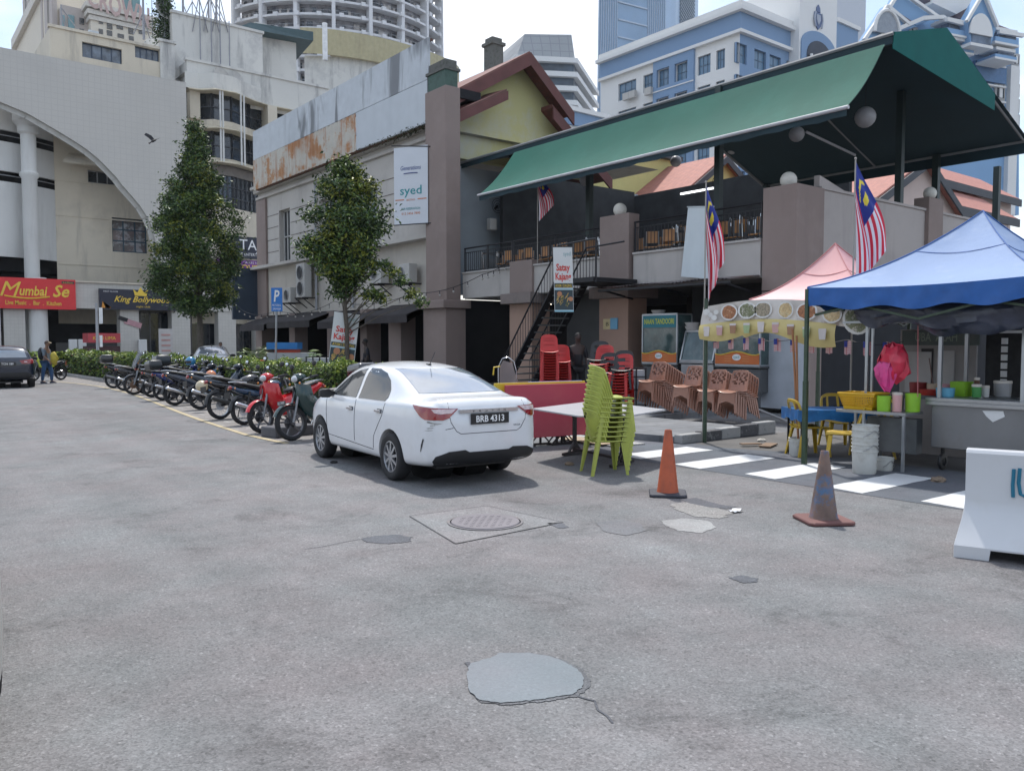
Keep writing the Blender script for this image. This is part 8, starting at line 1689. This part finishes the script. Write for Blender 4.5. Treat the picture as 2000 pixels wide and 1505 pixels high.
for i, y in enumerate((23.6, 23.05, 22.45, 21.8, 21.2, 20.6, 20.0, 16.1, 15.4, 13.0)):
    wchair((18.25 + r.uniform(0, .3), y, 4.12), R(r.uniform(160, 200)), 'wooden chair on the terrace, %s along the railing' % ['first from the mauve pier', 'second from the mauve pier', 'third from the mauve pier', 'fourth from the mauve pier', 'left of the small flag pole', 'right of the small flag pole', 'left of the ball topped pillar', 'right of the ball topped pillar', 'left of the white banner', 'nearest the corner pier'][i])
for i in range(22):
    y = 24.9 - i * .52; wchair((18.65 + r.uniform(0, .9), y, 4.0), R(r.uniform(0, 360)), 'back row wooden chair on the terrace, number %s from the mauve pier' % ['one', 'two', 'three', 'four', 'five', 'six', 'seven', 'eight', 'nine', 'ten', 'eleven', 'twelve', 'thirteen', 'fourteen', 'fifteen', 'sixteen', 'seventeen', 'eighteen', 'nineteen', 'twenty', 'last but one', 'last'][i])
for i, (x, y) in enumerate(((18.15, 12.7), (18.2, 13.5), (18.15, 14.0), (18.2, 14.6), (18.15, 15.8), (18.15, 16.4), (18.3, 18.3), (18.2, 19.0), (18.2, 19.5))): wchair((x, y, 4.05), R(170 + 9 * i), 'wooden chair pressed against the terrace railing, %s counting from the corner pier' % ['first', 'second', 'third', 'fourth', 'fifth', 'sixth', 'seventh', 'eighth', 'ninth'][i])
for i, y in enumerate((24.9, 24.3, 19.3, 18.9, 18.5, 15.9, 15.5, 15.0, 14.2, 13.8, 13.4, 12.9)):
    mtable((18.6 + .2 * (i % 2), y, 3.75), 'folded steel table upright on the terrace, %s' % ['nearest the mauve pier', 'second from the mauve pier', 'left of the stair landing', 'behind the stair landing', 'just left of the ball topped pillar', 'right of the ball topped pillar', 'second right of the ball topped pillar', 'left of the white banner', 'right of the white banner', 'second right of the white banner', 'third right of the white banner', 'next to the corner pier'][i], R(90 if i % 3 else 75))
t = thing('wall_box', 'white electric box on the blue grey terrace wall', 'electric box', (19.6, 26.3, 6.4)); a = hit(953, 449, y=26.3); b = hit(966, 428, y=26.3); m = MB(); m.box((a.x, 26.15, a.z), (b.x, 26.39, b.z)); m.build('box', ACW, t, W=True, bevel=.02)
t = thing('wall_fan', 'black wall fan above the white electric box', 'fan', hit(972, 402, y=26.2)); m = MB(); c = hit(972, 402, y=26.2)
for rr in (.28, .2, .1): m.path([(c.x + rr * math.cos(2 * PI * k / 16), c.y, c.z + rr * math.sin(2 * PI * k / 16)) for k in range(16)], .012, 5, closed=True)
m.tube((c.x, c.y, c.z), (c.x, 26.38, c.z - .1), .05, n=8); m.build('cage', BLACK, t, W=True)
t = thing('stand_fan', 'round black fan silhouetted against the yellow gable beyond the terrace', 'fan', hit(1398, 356, y=17)); m = MB(); c = hit(1398, 356, y=17)
for rr in (.16, .1): m.path([(c.x + rr * math.cos(2 * PI * k / 16), c.y, c.z + rr * math.sin(2 * PI * k / 16)) for k in range(16)], .01, 5, closed=True)
m.tube((c.x, c.y, c.z), (c.x, c.y, 3.6), .03, n=8); m.build('cage', BLACK, t, W=True)
t = thing('notice_board', 'small cream and blue notice stuck to the peach pillar', 'notice', hit(1190, 633, x=17.45)); a = hit(1178, 643, x=17.47); b = hit(1206, 622, x=17.47); m = MB(); m.box((17.47, (a.y + b.y) / 2, a.z), (17.495, a.y, b.z)); m.mi = 1; m.box((17.465, b.y, a.z), (17.495, (a.y + b.y) / 2 - .003, b.z + .02)); m.mi = 2; m.text('B1', (17.47, a.y - .22, a.z + .1), (0, -1, 0), (0, 0, 1), width=.2, height=.12, ex=.004); m.build('panel', [mat('cream_sign', (.55, .45, .25), .6), mat('sky_sign', (.15, .35, .5), .6), BLACK], t, W=True)
# ---------------------------------------------------------------- foliage
LF = [mat('leaf_dark', (.022, .050, .016), .55, var=.3, vs=2), mat('leaf_mid', (.055, .105, .026), .5, var=.3, vs=2), mat('leaf_light', (.12, .18, .035), .5, var=.25, vs=2), mat('leaf_yellow', (.20, .22, .03), .5, var=.2, vs=2), mat('leaf_rust', (.17, .07, .03), .6)]
BARK = mat('bark', (.09, .075, .06), .9, var=.3, vs=8, bump=.6, bs=25)
def leaf(m, p, s_, r, n=None, dn=.3):
    a = Vector((r.uniform(-1, 1), r.uniform(-1, 1), r.uniform(-.9, .5))).normalized(); b = a.cross(Vector((r.uniform(-1, 1), r.uniform(-1, 1), r.uniform(-1, 1)))).normalized()
    L_ = s_ * r.uniform(.7, 1.2); w_ = L_ * .42; fo = a.cross(b) * (w_ * .35)
    m.add([p, p + a * L_ * .5 + b * w_ * .5 + fo, p + a * L_, p + a * L_ * .5 - b * w_ * .5 + fo], [(0, 1, 2), (0, 2, 3)])
def tree(label, x, y, z0, zt, zc0, env, n_cl, per, ls, seed, lightp, trunk_r=.12, extra=()):
    t = thing('street_tree', label, 'tree', (x, y, z0), group='street trees behind the hedge'); r = random.Random(seed); H_ = zt - zc0
    cl = []
    while len(cl) < n_cl:
        k = r.random(); R_ = env(k); a = r.uniform(0, 2 * PI); rr = R_ * math.sqrt(r.uniform(.05, 1)) ; bump = 1 + .16 * math.sin(a * 3 + seed + k * 7) + .1 * math.sin(a * 5 + k * 15)
        if r.random() > R_ / 1.8 + .12: continue
        cl.append((Vector((rr * bump * math.cos(a), rr * bump * math.sin(a), zc0 - z0 + H_ * k)), .30 + .12 * R_ * r.random(), rr / max(.1, R_)))
    for e_ in extra: cl.append((Vector(e_[:3]), e_[3], 1))
    m = MB()
    for c, cr, q in cl:
        li = r.random()
        for i in range(int(per * (.6 + cr))):
            v = Vector((r.gauss(0, 1), r.gauss(0, 1), r.gauss(0, .75))) * cr * .55; rr = r.random()
            m.mi = 3 if (li < lightp * .5 and rr < .6) else 2 if (rr < .22 + (.3 if li < lightp else 0)) else 1 if rr < .65 else 0; leaf(m, c + v, ls, r)
    m.build('crown', LF, t)
    m = MB(); top = Vector((.1, .1, (zc0 - z0) + H_ * .75)); pts = [Vector((0, 0, 0)).lerp(top, k / 6) + Vector((.05 * math.sin(k * 1.3), .04 * math.cos(k * 1.7), 0)) * (k > 0) for k in range(7)]; m.path(pts, lambda q: trunk_r * (1 - .8 * q), 10)
    for c, cr, q in r.sample(cl[:n_cl], min(34, n_cl)) + cl[n_cl:]:
        zz3 = max(.35, min(.9, (c.z - .8) / top.z)); s_ = pts[0].lerp(top, zz3 * .85); m.path([s_, s_.lerp(c, .5) + Vector((0, 0, .12)), c], lambda q: trunk_r * .28 * (1 - .75 * q), 5)
    m.build('trunk', BARK, t, smooth=60); return t
tp = hit(389, 690, x=12.0); zt_ = hit(375, 238, x=12).z
tree('tall dark conical tree in front of the mall', 12.0, tp.y, .12, zt_, 3.2, lambda k: interp([(0, .7), (.1, 1.7), (.4, 1.75), (.55, 1.45), (.7, 1.0), (.83, .5), (1, .05)], k), 270, 150, .175, 11, .3, .15)
tp = hit(674, 640, x=12.0); zt_ = hit(690, 308, x=12).z
tree('rounder leafy tree with yellow green tips by the leaning banner', 12.0, tp.y, .12, zt_, 3.3, lambda k: interp([(0, .2), (.12, .5), (.3, 1.0), (.55, 1.12), (.75, .8), (.9, .4), (1, .05)], k), 125, 125, .165, 23, .6, .09,
     extra=[(.6 + .22 * i, -.8 - .2 * i, 4.1 - .2 * i + .2 * math.sin(i), .2) for i in range(6)] + [(.5 + .15 * i, -.6 - .15 * i, 3.1 + .1 * math.sin(i * 2), .2) for i in range(3)])
r = random.Random(31)
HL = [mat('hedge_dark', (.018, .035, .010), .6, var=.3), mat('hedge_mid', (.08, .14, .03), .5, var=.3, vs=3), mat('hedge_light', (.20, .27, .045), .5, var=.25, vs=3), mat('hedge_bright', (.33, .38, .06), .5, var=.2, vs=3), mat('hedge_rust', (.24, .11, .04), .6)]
def hedge(label, x0, x1, y0, y1, z1, n, ls, edge):
    t = thing('hedge', label, 'hedge', ((x0 + x1) / 2, y0, .09), group='clipped hedges of the planter'); m = MB(); m.mi = 0
    long_y = (y1 - y0) > (x1 - x0)
    def jut(a): return .07 * math.sin(a * 1.9) + .05 * math.sin(a * 4.3 + 1) + .03 * math.sin(a * 9.1)
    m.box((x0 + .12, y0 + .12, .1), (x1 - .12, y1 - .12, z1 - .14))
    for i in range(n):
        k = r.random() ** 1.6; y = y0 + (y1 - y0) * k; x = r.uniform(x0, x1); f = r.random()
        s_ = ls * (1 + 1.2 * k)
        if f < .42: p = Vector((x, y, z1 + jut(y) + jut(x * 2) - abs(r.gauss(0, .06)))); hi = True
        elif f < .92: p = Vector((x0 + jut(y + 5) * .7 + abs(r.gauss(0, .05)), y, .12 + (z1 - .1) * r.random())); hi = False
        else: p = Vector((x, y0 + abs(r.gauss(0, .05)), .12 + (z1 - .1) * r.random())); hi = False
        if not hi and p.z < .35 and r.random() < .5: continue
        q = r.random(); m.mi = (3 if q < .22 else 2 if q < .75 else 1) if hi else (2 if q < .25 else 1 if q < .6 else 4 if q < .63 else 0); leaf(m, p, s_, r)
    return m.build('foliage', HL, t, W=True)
hedge('long clipped hedge behind the parked motorcycles', 8.45, 9.85, 17.25, 48.1, 1.13, 42000, .085, 0)
hedge('short clipped hedge across the far end of the planter', 4.4, 9.85, 48.5, 49.7, 1.1, 5000, .2, 0)
def palm(label, u, v, zd, h, n, seed, nm='potted_palm', cat='plant'):
    p = at(u, zd, .12); t = thing(nm, label, cat, p, group='plants behind the hedge'); rr = random.Random(seed); m = MB()
    for i in range(n):
        a = rr.uniform(0, 2 * PI); L_ = h * rr.uniform(.5, .8); up_ = rr.uniform(.5, 1.1); pts = [Vector((math.cos(a) * L_ * k * .8, math.sin(a) * L_ * k * .8, .5 + h * up_ * .6 * math.sin(k * 1.9))) for k in [j / 8 for j in range(9)]]
        m.mi = rr.choice((0, 1, 1, 2)); m.path(pts, .008, 4)
        for j in range(1, 9):
            for s_ in (-1, 1): q = pts[j]; d = (pts[j] - pts[j - 1]).normalized(); sd_ = d.cross(Vector((0, 0, 1))).normalized() * s_; m.add([q, q + sd_ * .2 + d * .12 - Vector((0, 0, .05)), q + d * .05], [(0, 1, 2)])
    m.build('fronds', LF, t); m = MB(); m.lathe([(.001, 0), (.16, 0), (.22, .35), (.2, .35), (.17, .3), (.001, .3)], n=14); m.tube((0, 0, .3), (0, 0, .7), .04, .03, 6); m.build('pot', mat('pot_brown', (.15, .08, .06), .8), t)
palm('feathery palm behind the hedge left of the parking sign', 505, 690, 33, 1.5, 16, 1); palm('second feathery palm further left behind the hedge', 486, 690, 34.5, 1.2, 12, 2); palm('broad leaved plant by the white counter behind the hedge', 594, 690, 28, 1.3, 12, 4)
# things behind the hedge
t = thing('white_counter', 'white serving counter with a blue cloth behind the hedge', 'counter', at(570, 29.5)); p = at(570, 29.5); m = MB(); rzc = Matrix.Rotation(math.atan2(RT.y, RT.x), 3, 'Z'); m.cbox((p.x, p.y, .75), (1.6, .6, 1.25), rzc); m.build('counter_body', mat('counter_white', (.36, .37, .38), .5), t, W=True); m = MB(); m.cbox((p.x - .25 * RT.x, p.y - .25 * RT.y, 1.62), (1.1, .7, .24), rzc); m.mi = 1; m.cbox((p.x - .15 * RT.x, p.y - .15 * RT.y, 1.43), (.8, .5, .12), rzc); m.build('covered_goods', [mat('cloth_bright_blue', (.02, .16, .42), .5), mat('crate_red', (.45, .05, .02), .5)], t, W=True)
t = thing('red_box', 'red and white box behind the hedge under the parking sign', 'box', at(522, 31)); p = at(522, 31); m = MB(); m.cbox((p.x, p.y, .62), (1.1, .5, .9), rzc); m.mi = 1; m.cbox((p.x + RT.x * .7, p.y + RT.y * .7, .6), (.4, .45, .85), rzc); m.build('box', [mat('box_red', (.50, .04, .02), .5), mat('box_pale', (.45, .5, .52), .5)], t, W=True)
t = thing('water_tanks', 'pair of white caged water tanks behind the hedge', 'tank', at(628, 27.6)); p = at(628, 27.6); m = MB(); m.cbox((p.x, p.y, .72), (.9, .5, 1.0), rzc); m.mi = 1
for k in range(5): q = p + RT * (-.45 + .225 * k) - FW * .27; m.bar((q.x, q.y, .2), (q.x, q.y, 1.27), .03)
for z in (.3, .75, 1.25): a = p - RT * .46 - FW * .27; b = p + RT * .46 - FW * .27; m.bar((a.x, a.y, z), (b.x, b.y, z), .03)
m.build('tank', [mat('tank_white', (.40, .42, .44), .5), BLACK], t, W=True)
# festoon lights
def festoon(label, pts, n):
    t = thing('string_lights', label, 'string lights', pts[0], group='unlit festoon lights'); m = MB(); q = []
    for a, b in zip(pts, pts[1:]):
        a, b = Vector(a), Vector(b); sg = (b - a).length * .05
        for i in range(n): k = i / n; q.append(a.lerp(b, k) - Vector((0, 0, sg * 4 * k * (1 - k))))
    q.append(Vector(pts[-1])); m.path(q, .012, 4); m.build('cable', BLACK, t, W=True); m = MB()
    for i in range(1, len(q), 2): m = MB(); m.tube(q[i], q[i] - Vector((0, 0, .12)), .015, n=5); m.mi = 1; m.ball(q[i] - Vector((0, 0, .16)), .045, 8); m.build('bulb', [BLACK, mat('bulb_glass', (.45, .42, .38), .2)], t, W=True)
festoon('festoon of bulbs along the shop front from the box sign to the mauve pier', [(16.2, 45, 3.7), (15.8, 38.5, 3.3), (15.9, 32.5, 3.5), (16.5, 26.5, 3.7)], 14)
festoon('festoon of bulbs climbing from the mauve pier to the terrace railing', [(16.55, 26.6, 3.6), (17.3, 23.6, 4.15), (17.5, 22.4, 4.5)], 9)
festoon('festoon of bulbs strung between mall pillars and the box sign', [(28, 79, 6.0), (25, 65, 5.0), (16.5, 45.3, 3.8)], 14)
# bird
c = hit(300, 275, d=45); t = thing('flying_crow', 'black crow flying in front of the tiled arch', 'bird', c); m = MB(); BRD = mat('crow_black', (.008, .008, .012), .7)
m.loft([[(x, y * math.cos(2 * PI * k / 10), y * .8 * math.sin(2 * PI * k / 10)) for k in range(10)] for x, y in ((.25, .01), (.20, .03), (.15, .055), (.05, .08), (-.1, .07), (-.2, .03), (-.34, .05))])
for s_ in (-1, 1):
    m.loft([[(.12, s_ * .05, .02), (-.08, s_ * .05, .02), (-.08, s_ * .05, 0), (.12, s_ * .05, 0)], [(.16, s_ * .25, .16), (-.08, s_ * .25, .14), (-.08, s_ * .25, .13), (.16, s_ * .25, .15)], [(.04, s_ * .48, .30), (-.14, s_ * .44, .28), (-.14, s_ * .44, .27), (.04, s_ * .48, .29)]])
m.build('body', BRD, t, smooth=60); t.rotation_euler = (R(25), R(-35), R(20))
# mall forecourt things
t = thing('kiosk', 'maroon roofed kiosk with a red header by the mall pillars', 'kiosk', hit(203, 690, y=76)); a = hit(172, 690, y=76); b = hit(234, 653, y=76); m = MB(); m.box((a.x, 76, .1), (b.x, 78, b.z - 1.0)); m.mi = 1; m.box((a.x, 75.8, b.z - .7), (b.x, 78, b.z + .1)); m.mi = 2; m.text('KAKI LIMA', ((a.x + b.x) / 2, 75.8, b.z - .45), (1, 0, 0), (0, 0, 1), width=(b.x - a.x) * .7, height=.3, ex=.02); m.build('booth', [mat('kiosk_maroon', (.05, .018, .02), .6), mat('kiosk_red', (.42, .05, .06), .5), mat('gold_letters')], t, W=True)
t = thing('lamp_post', 'grey lamp post with small white plates in front of the mall', 'lamp post', hit(190, 690, y=62)); a = hit(191, 690, y=62); z1 = hit(190, 592, y=62).z; m = MB(); m.tube((a.x, 62, 0), (a.x, 62, z1), .11, .08, 8); m.mi = 1; m.box((a.x + .12, 61.9, z1 - 1.4), (a.x + .35, 61.95, z1 - .3)); m.box((a.x + .12, 61.9, z1 - 3), (a.x + .3, 61.95, z1 - 2.2)); m.build('post', [STEEL, WHT], t, W=True)
t = thing('notice_stand', 'faded white notice stand beside the glazed mall door', 'notice', hit(324, 680, y=74)); a = hit(311, 690, y=74); b = hit(337, 642, y=74); m = MB(); m.box((a.x, 74, .5), (b.x, 74.1, b.z)); m.mi = 1
for k in range(5): m.box((a.x + .2, 73.97, b.z - .6 - k * .45), (b.x - .2, 73.995, b.z - .45 - k * .45))
m.build('board', [mat('faded_board', (.45, .43, .42), .7), mat('faded_print', (.42, .24, .22), .7)], t, W=True)
t = thing('slanted_sticker', 'pink and black club poster stuck slantwise on a mall pillar', 'poster', hit(253, 625, y=81.2)); c = hit(253, 627, y=81.25); m = MB(); Mx = Matrix.Rotation(R(18), 3, 'Y'); m.cbox((c.x + .3, 81.24, c.z - .2), (1.5, .03, .5), Mx); m.mi = 1; m.cbox((c.x - .55, 81.22, c.z + .2), (.8, .03, .35), Mx); m.build('poster', [mat('poster_pink', (.45, .25, .27), .6), BLACK], t, W=True)
t = thing('roof_tank', 'pale blue square tank on the cream roof block', 'tank', hit(184, 78, y=87)); a = hit(174, 79, y=87); b = hit(193, 62, y=87); m = MB(); m.box((a.x, 87, a.z - 1), (b.x, 88.2, b.z)); m.build('tank', mat('tank_pale', (.42, .47, .52), .6), t, W=True)
for lab, (u, v, y, rr) in {'large mesh dish on the stained parapet': (432, 152, 83.6, 1.0), 'small dish right of the large mesh dish': (462, 152, 83.6, .6), 'round white dish beside the overgrown mast': (318, 22, 88, 1.0)}.items():
    c = hit(u, v, y=y); t = thing('satellite_dish', lab, 'satellite dish', c, group='satellite dishes on the mall'); m = MB(); Mx = Matrix.Rotation(R(70), 3, 'X') @ Matrix.Rotation(R(20), 3, 'Y'); m.lathe([(.001, 0), (rr * .5, rr * .06), (rr, rr * .25), (rr, rr * .27), (rr * .5, rr * .08), (.001, .02)], n=20, M=Mx); m.tube((0, 0, 0), (0, .2, -1.5), .05, n=6); m.build('dish', mat('dish_grey', (.38, .37, .35), .6), t, smooth=60)
c = hit(322, 70, y=88); t = thing('overgrown_mast', 'dark mast tangled with climbing leaves on the mall roof', 'antenna', c); m = MB(); m.tube((0, 0, -1), (0, 0, 6.5), .25, n=8); m.build('pole', MAST, t); m = MB(); rr = random.Random(6)
for i in range(2600): k = rr.random(); m.mi = rr.choice((0, 0, 1)); leaf(m, Vector((rr.gauss(0, .35 + .35 * (1 - k)), rr.gauss(0, .3), -1 + 5 * k + rr.gauss(0, .2))), .32, rr)
m.build('climber', LF, t)
# ---------------------------------------------------------------- people
def person(label, loc, rz, shirt, trousers, skin=(.20, .11, .07), pose='stand', s_=1.0, cap=None, extra=None, hair=(.01, .01, .01)):
    t = thing('person', label, 'person', loc, rz); t.scale = (s_,) * 3
    J = {'pel': (0, 0, .95, .13), 'wa': (0, 0, 1.10, .12), 'ch': (.01, 0, 1.32, .145), 'nk': (.02, 0, 1.50, .06), 'hd0': (.04, 0, 1.58, .07), 'hd1': (.05, 0, 1.68, .092)}
    E_ = [('pel', 'wa'), ('wa', 'ch'), ('ch', 'nk'), ('nk', 'hd0'), ('hd0', 'hd1')]
    st = .14 if pose == 'walk' else .04
    for sg, n in ((1, 'L'), (-1, 'R')):
        f = sg * st
        J.update({'hip' + n: (0, sg * .10, .88, .095), 'kn' + n: (f * .8 + .03, sg * .11, .50, .062), 'an' + n: (f, sg * .11, .09, .042), 'to' + n: (f + .16, sg * .12, .04, .032)})
        bend = .22 if pose == 'walk' else .03
        J.update({'sh' + n: (.0, sg * .19, 1.42, .062), 'el' + n: (-.02 + bend * .3, sg * .25, 1.14, .045), 'wr' + n: (.06 + bend, sg * .23, .92, .03), 'pa' + n: (.08 + bend, sg * .23, .86, .03)})
        E_ += [('pel', 'hip' + n), ('hip' + n, 'kn' + n), ('kn' + n, 'an' + n), ('an' + n, 'to' + n), ('ch', 'sh' + n), ('sh' + n, 'el' + n), ('el' + n, 'wr' + n), ('wr' + n, 'pa' + n)]
        for k, (dx, dy) in enumerate(((.035, .0), (.02, .01), (.005, .012), (-.012, .01), (.045, -.03))): J['f%d%s' % (k, n)] = (.08 + bend + dx, sg * (.23 + dy), .785 + .012 * abs(k - 1) + (.03 if k == 4 else 0), .009); E_.append(('pa' + n, 'f%d%s' % (k, n)))
    def skin_(nm, names, edges, mt, grow=0):
        idx = {k: i for i, k in enumerate(names)}; me = bpy.data.meshes.new(nm); me.from_pydata([J[k][:3] for k in names], [(idx[a], idx[b]) for a, b in edges], []); me.materials.append(mt); ob = bpy.data.objects.new(nm, me); C.objects.link(ob); ob.parent = t
        md = ob.modifiers.new('skin', 'SKIN'); md.use_smooth_shade = True
        for i, k in enumerate(names): rr = J[k][3] + grow; me.skin_vertices[0].data[i].radius = (rr * (1.25 if k in ('ch', 'wa', 'pel') else 1), rr); me.skin_vertices[0].data[i].use_root = (i == 0)
        s2 = ob.modifiers.new('sub', 'SUBSURF'); s2.levels = s2.render_levels = 1; return ob
    SK = mat('skin_%d' % int(skin[0] * 100), skin, .6)
    skin_('body', list(J), E_, SK)
    skin_('shirt', ['wa', 'pel', 'ch', 'shL', 'shR', 'elL', 'elR'], [('wa', 'pel'), ('wa', 'ch'), ('ch', 'shL'), ('ch', 'shR'), ('shL', 'elL'), ('shR', 'elR')], mat('shirt_' + label.split()[1], shirt, .8, var=.1, vs=6), .014)
    skin_('trousers', ['pel', 'hipL', 'hipR', 'knL', 'knR', 'anL', 'anR'], [('pel', 'hipL'), ('pel', 'hipR'), ('hipL', 'knL'), ('hipR', 'knR'), ('knL', 'anL'), ('knR', 'anR')], mat('trousers_' + label.split()[1], trousers, .8, var=.15, vs=6), .02)
    m = MB(); m.ball((.06, 0, 1.69), .098, 16, 1.05, .82, 1.22); m.ball((.165, 0, 1.665), .018, 8, 1, .8, 1.3)
    for sg in (-1, 1): m.ball((.055, sg * .083, 1.67), .022, 8, .7, .4, 1.2)
    m.mi = 1
    for sg in (-1, 1): m.ball((.148, sg * .032, 1.70), .011, 8)
    m.mi = 2; m.cbox((.152, 0, 1.625), (.01, .045, .008)); m.build('face', [SK, BLACK, mat('lips', (.15, .06, .05), .5)], t, smooth=180)
    m = MB(); m.ball((.045, 0, 1.715), .104, 16, 1.02, .86, 1.05); m.v = [v if v[2] > 1.70 or v[0] < .03 else (v[0] - .02, v[1], max(v[2], 1.70)) for v in m.v]; m.build('hair' if not cap else 'cap', mat('hair_black', hair, .7) if not cap else mat('cap_cloth', cap, .8), t, smooth=180)
    if cap: m = MB(); m.loft([[(.12, -.07, 1.745), (.12, .07, 1.745), (.12, .07, 1.755), (.12, -.07, 1.755)], [(.23, -.04, 1.71), (.23, .04, 1.71), (.23, .04, 1.718), (.23, -.04, 1.718)]]); m.build('cap_brim', mat('brim_tan', (.40, .34, .22), .8), t, bevel=.004)
    for sg, n in ((1, 'L'), (-1, 'R')):
        m = MB(); x, y = J['an' + n][:2]; m.loft([[(x - .07, y - .035, .0), (x - .07, y + .035, .0), (x - .07, y + .035, .08), (x - .07, y - .035, .08)], [(x + .06, y - .045, .0), (x + .06, y + .045, .0), (x + .06, y + .04, .085), (x + .06, y - .04, .085)], [(x + .2, y - .035, .0), (x + .2, y + .035, .0), (x + .2, y + .03, .04), (x + .2, y - .03, .04)]]); m.build('shoe', mat('shoe_dark', (.05, .06, .1), .7), t, bevel=.012)
    return t
pm = hit(92, 748, z=0); prz = math.atan2(RT.y, RT.x)
ps_ = person('standing man in grey shirt, blue jeans and cap at the far kerb', (pm.x, pm.y, 0), prz, (.12, .15, .18), (.04, .10, .22), cap=(.06, .04, .03), pose='walk')
t = thing('backpack', 'black backpack on the back of the man with the cap', 'backpack', (pm.x - RT.x * .22, pm.y - RT.y * .22, 1.25), prz); m = MB(); m.ball((0, 0, 0), .21, 12, .6, .75, 1.35); m.mi = 0; m.path([(.05, .13, .25), (.2, .15, .15), (.24, .14, -.05), (.08, .12, -.2)], .018, 5); m.path([(.05, -.13, .25), (.2, -.15, .15), (.24, -.14, -.05), (.08, -.12, -.2)], .018, 5); m.build('pack', mat('backpack_black', (.015, .018, .022), .7), t, smooth=60)
t = thing('yellow_bag', 'yellow bundle held in front of the man with the cap', 'bag', (pm.x + RT.x * .33, pm.y + RT.y * .33, 1.0), prz); m = MB(); m.ball((0, 0, .05), .2, 12, .8, .7, 1.5); m.v = [(x + .03 * math.sin(z * 20), y + .02 * math.sin(z * 17 + x * 9), z) for x, y, z in m.v]; m.build('bundle', mat('bundle_yellow', (.45, .36, .05), .6, var=.2, vs=9), t, smooth=60)
q = hit(72, 705, x=pm.x - .55); t = thing('pannier_bag', 'yellow green reflective bag on the far motorcycle', 'bag', (ym.location.x - .1, ym.location.y - .15, .62), R(20)); m = MB(); m.loft([[(-.3, -.22, .0), (.3, -.22, 0), (.3, .22, 0), (-.3, .22, 0)], [(-.33, -.25, .3), (.33, -.25, .3), (.33, .25, .3), (-.33, .25, .3)], [(-.25, -.2, .55), (.25, -.2, .55), (.25, .2, .55), (-.25, .2, .55)]]); m.build('bag', mat('hi_vis', (.36, .42, .03), .5, var=.2, vs=6), t, bevel=.03)
person('dark figure standing inside the eatery between stair and pillar', at(1128, 22.5), R(-120), (.012, .012, .016), (.01, .01, .012), skin=(.05, .03, .025), s_=1.04)  # clothes and skin coloured near black to paint a silhouette in shade
person('orange shirted person seen over the hedge near the white car', at(431, 38), R(-100), (.55, .14, .06), (.05, .05, .08), s_=.9)
person('shadowy customer waiting inside the shop arcade', at(716, 31.5), R(160), (.012, .013, .02), (.01, .01, .012), skin=(.04, .025, .02), s_=.97)  # arcade shade put into the near-black clothes and skin
# ---------------------------------------------------------------- thin city haze
hz = MB(); hz.box((-320, -240, -1), (640, 700, 300)); HZ = bpy.data.materials.new('haze'); HZ.use_nodes = True; n = HZ.node_tree.nodes; n.clear()
o_ = n.new('ShaderNodeOutputMaterial'); v_ = n.new('ShaderNodeVolumePrincipled'); v_.inputs['Color'].default_value = (.86, .92, 1, 1); v_.inputs['Density'].default_value = .00012; v_.inputs['Anisotropy'].default_value = .3
HZ.node_tree.links.new(v_.outputs[0], o_.inputs['Volume']); hz_ = hz.build('haze', HZ); hz_['kind'] = 'stuff'; hz_['label'] = 'thin pale haze in the air over the street and far towers'
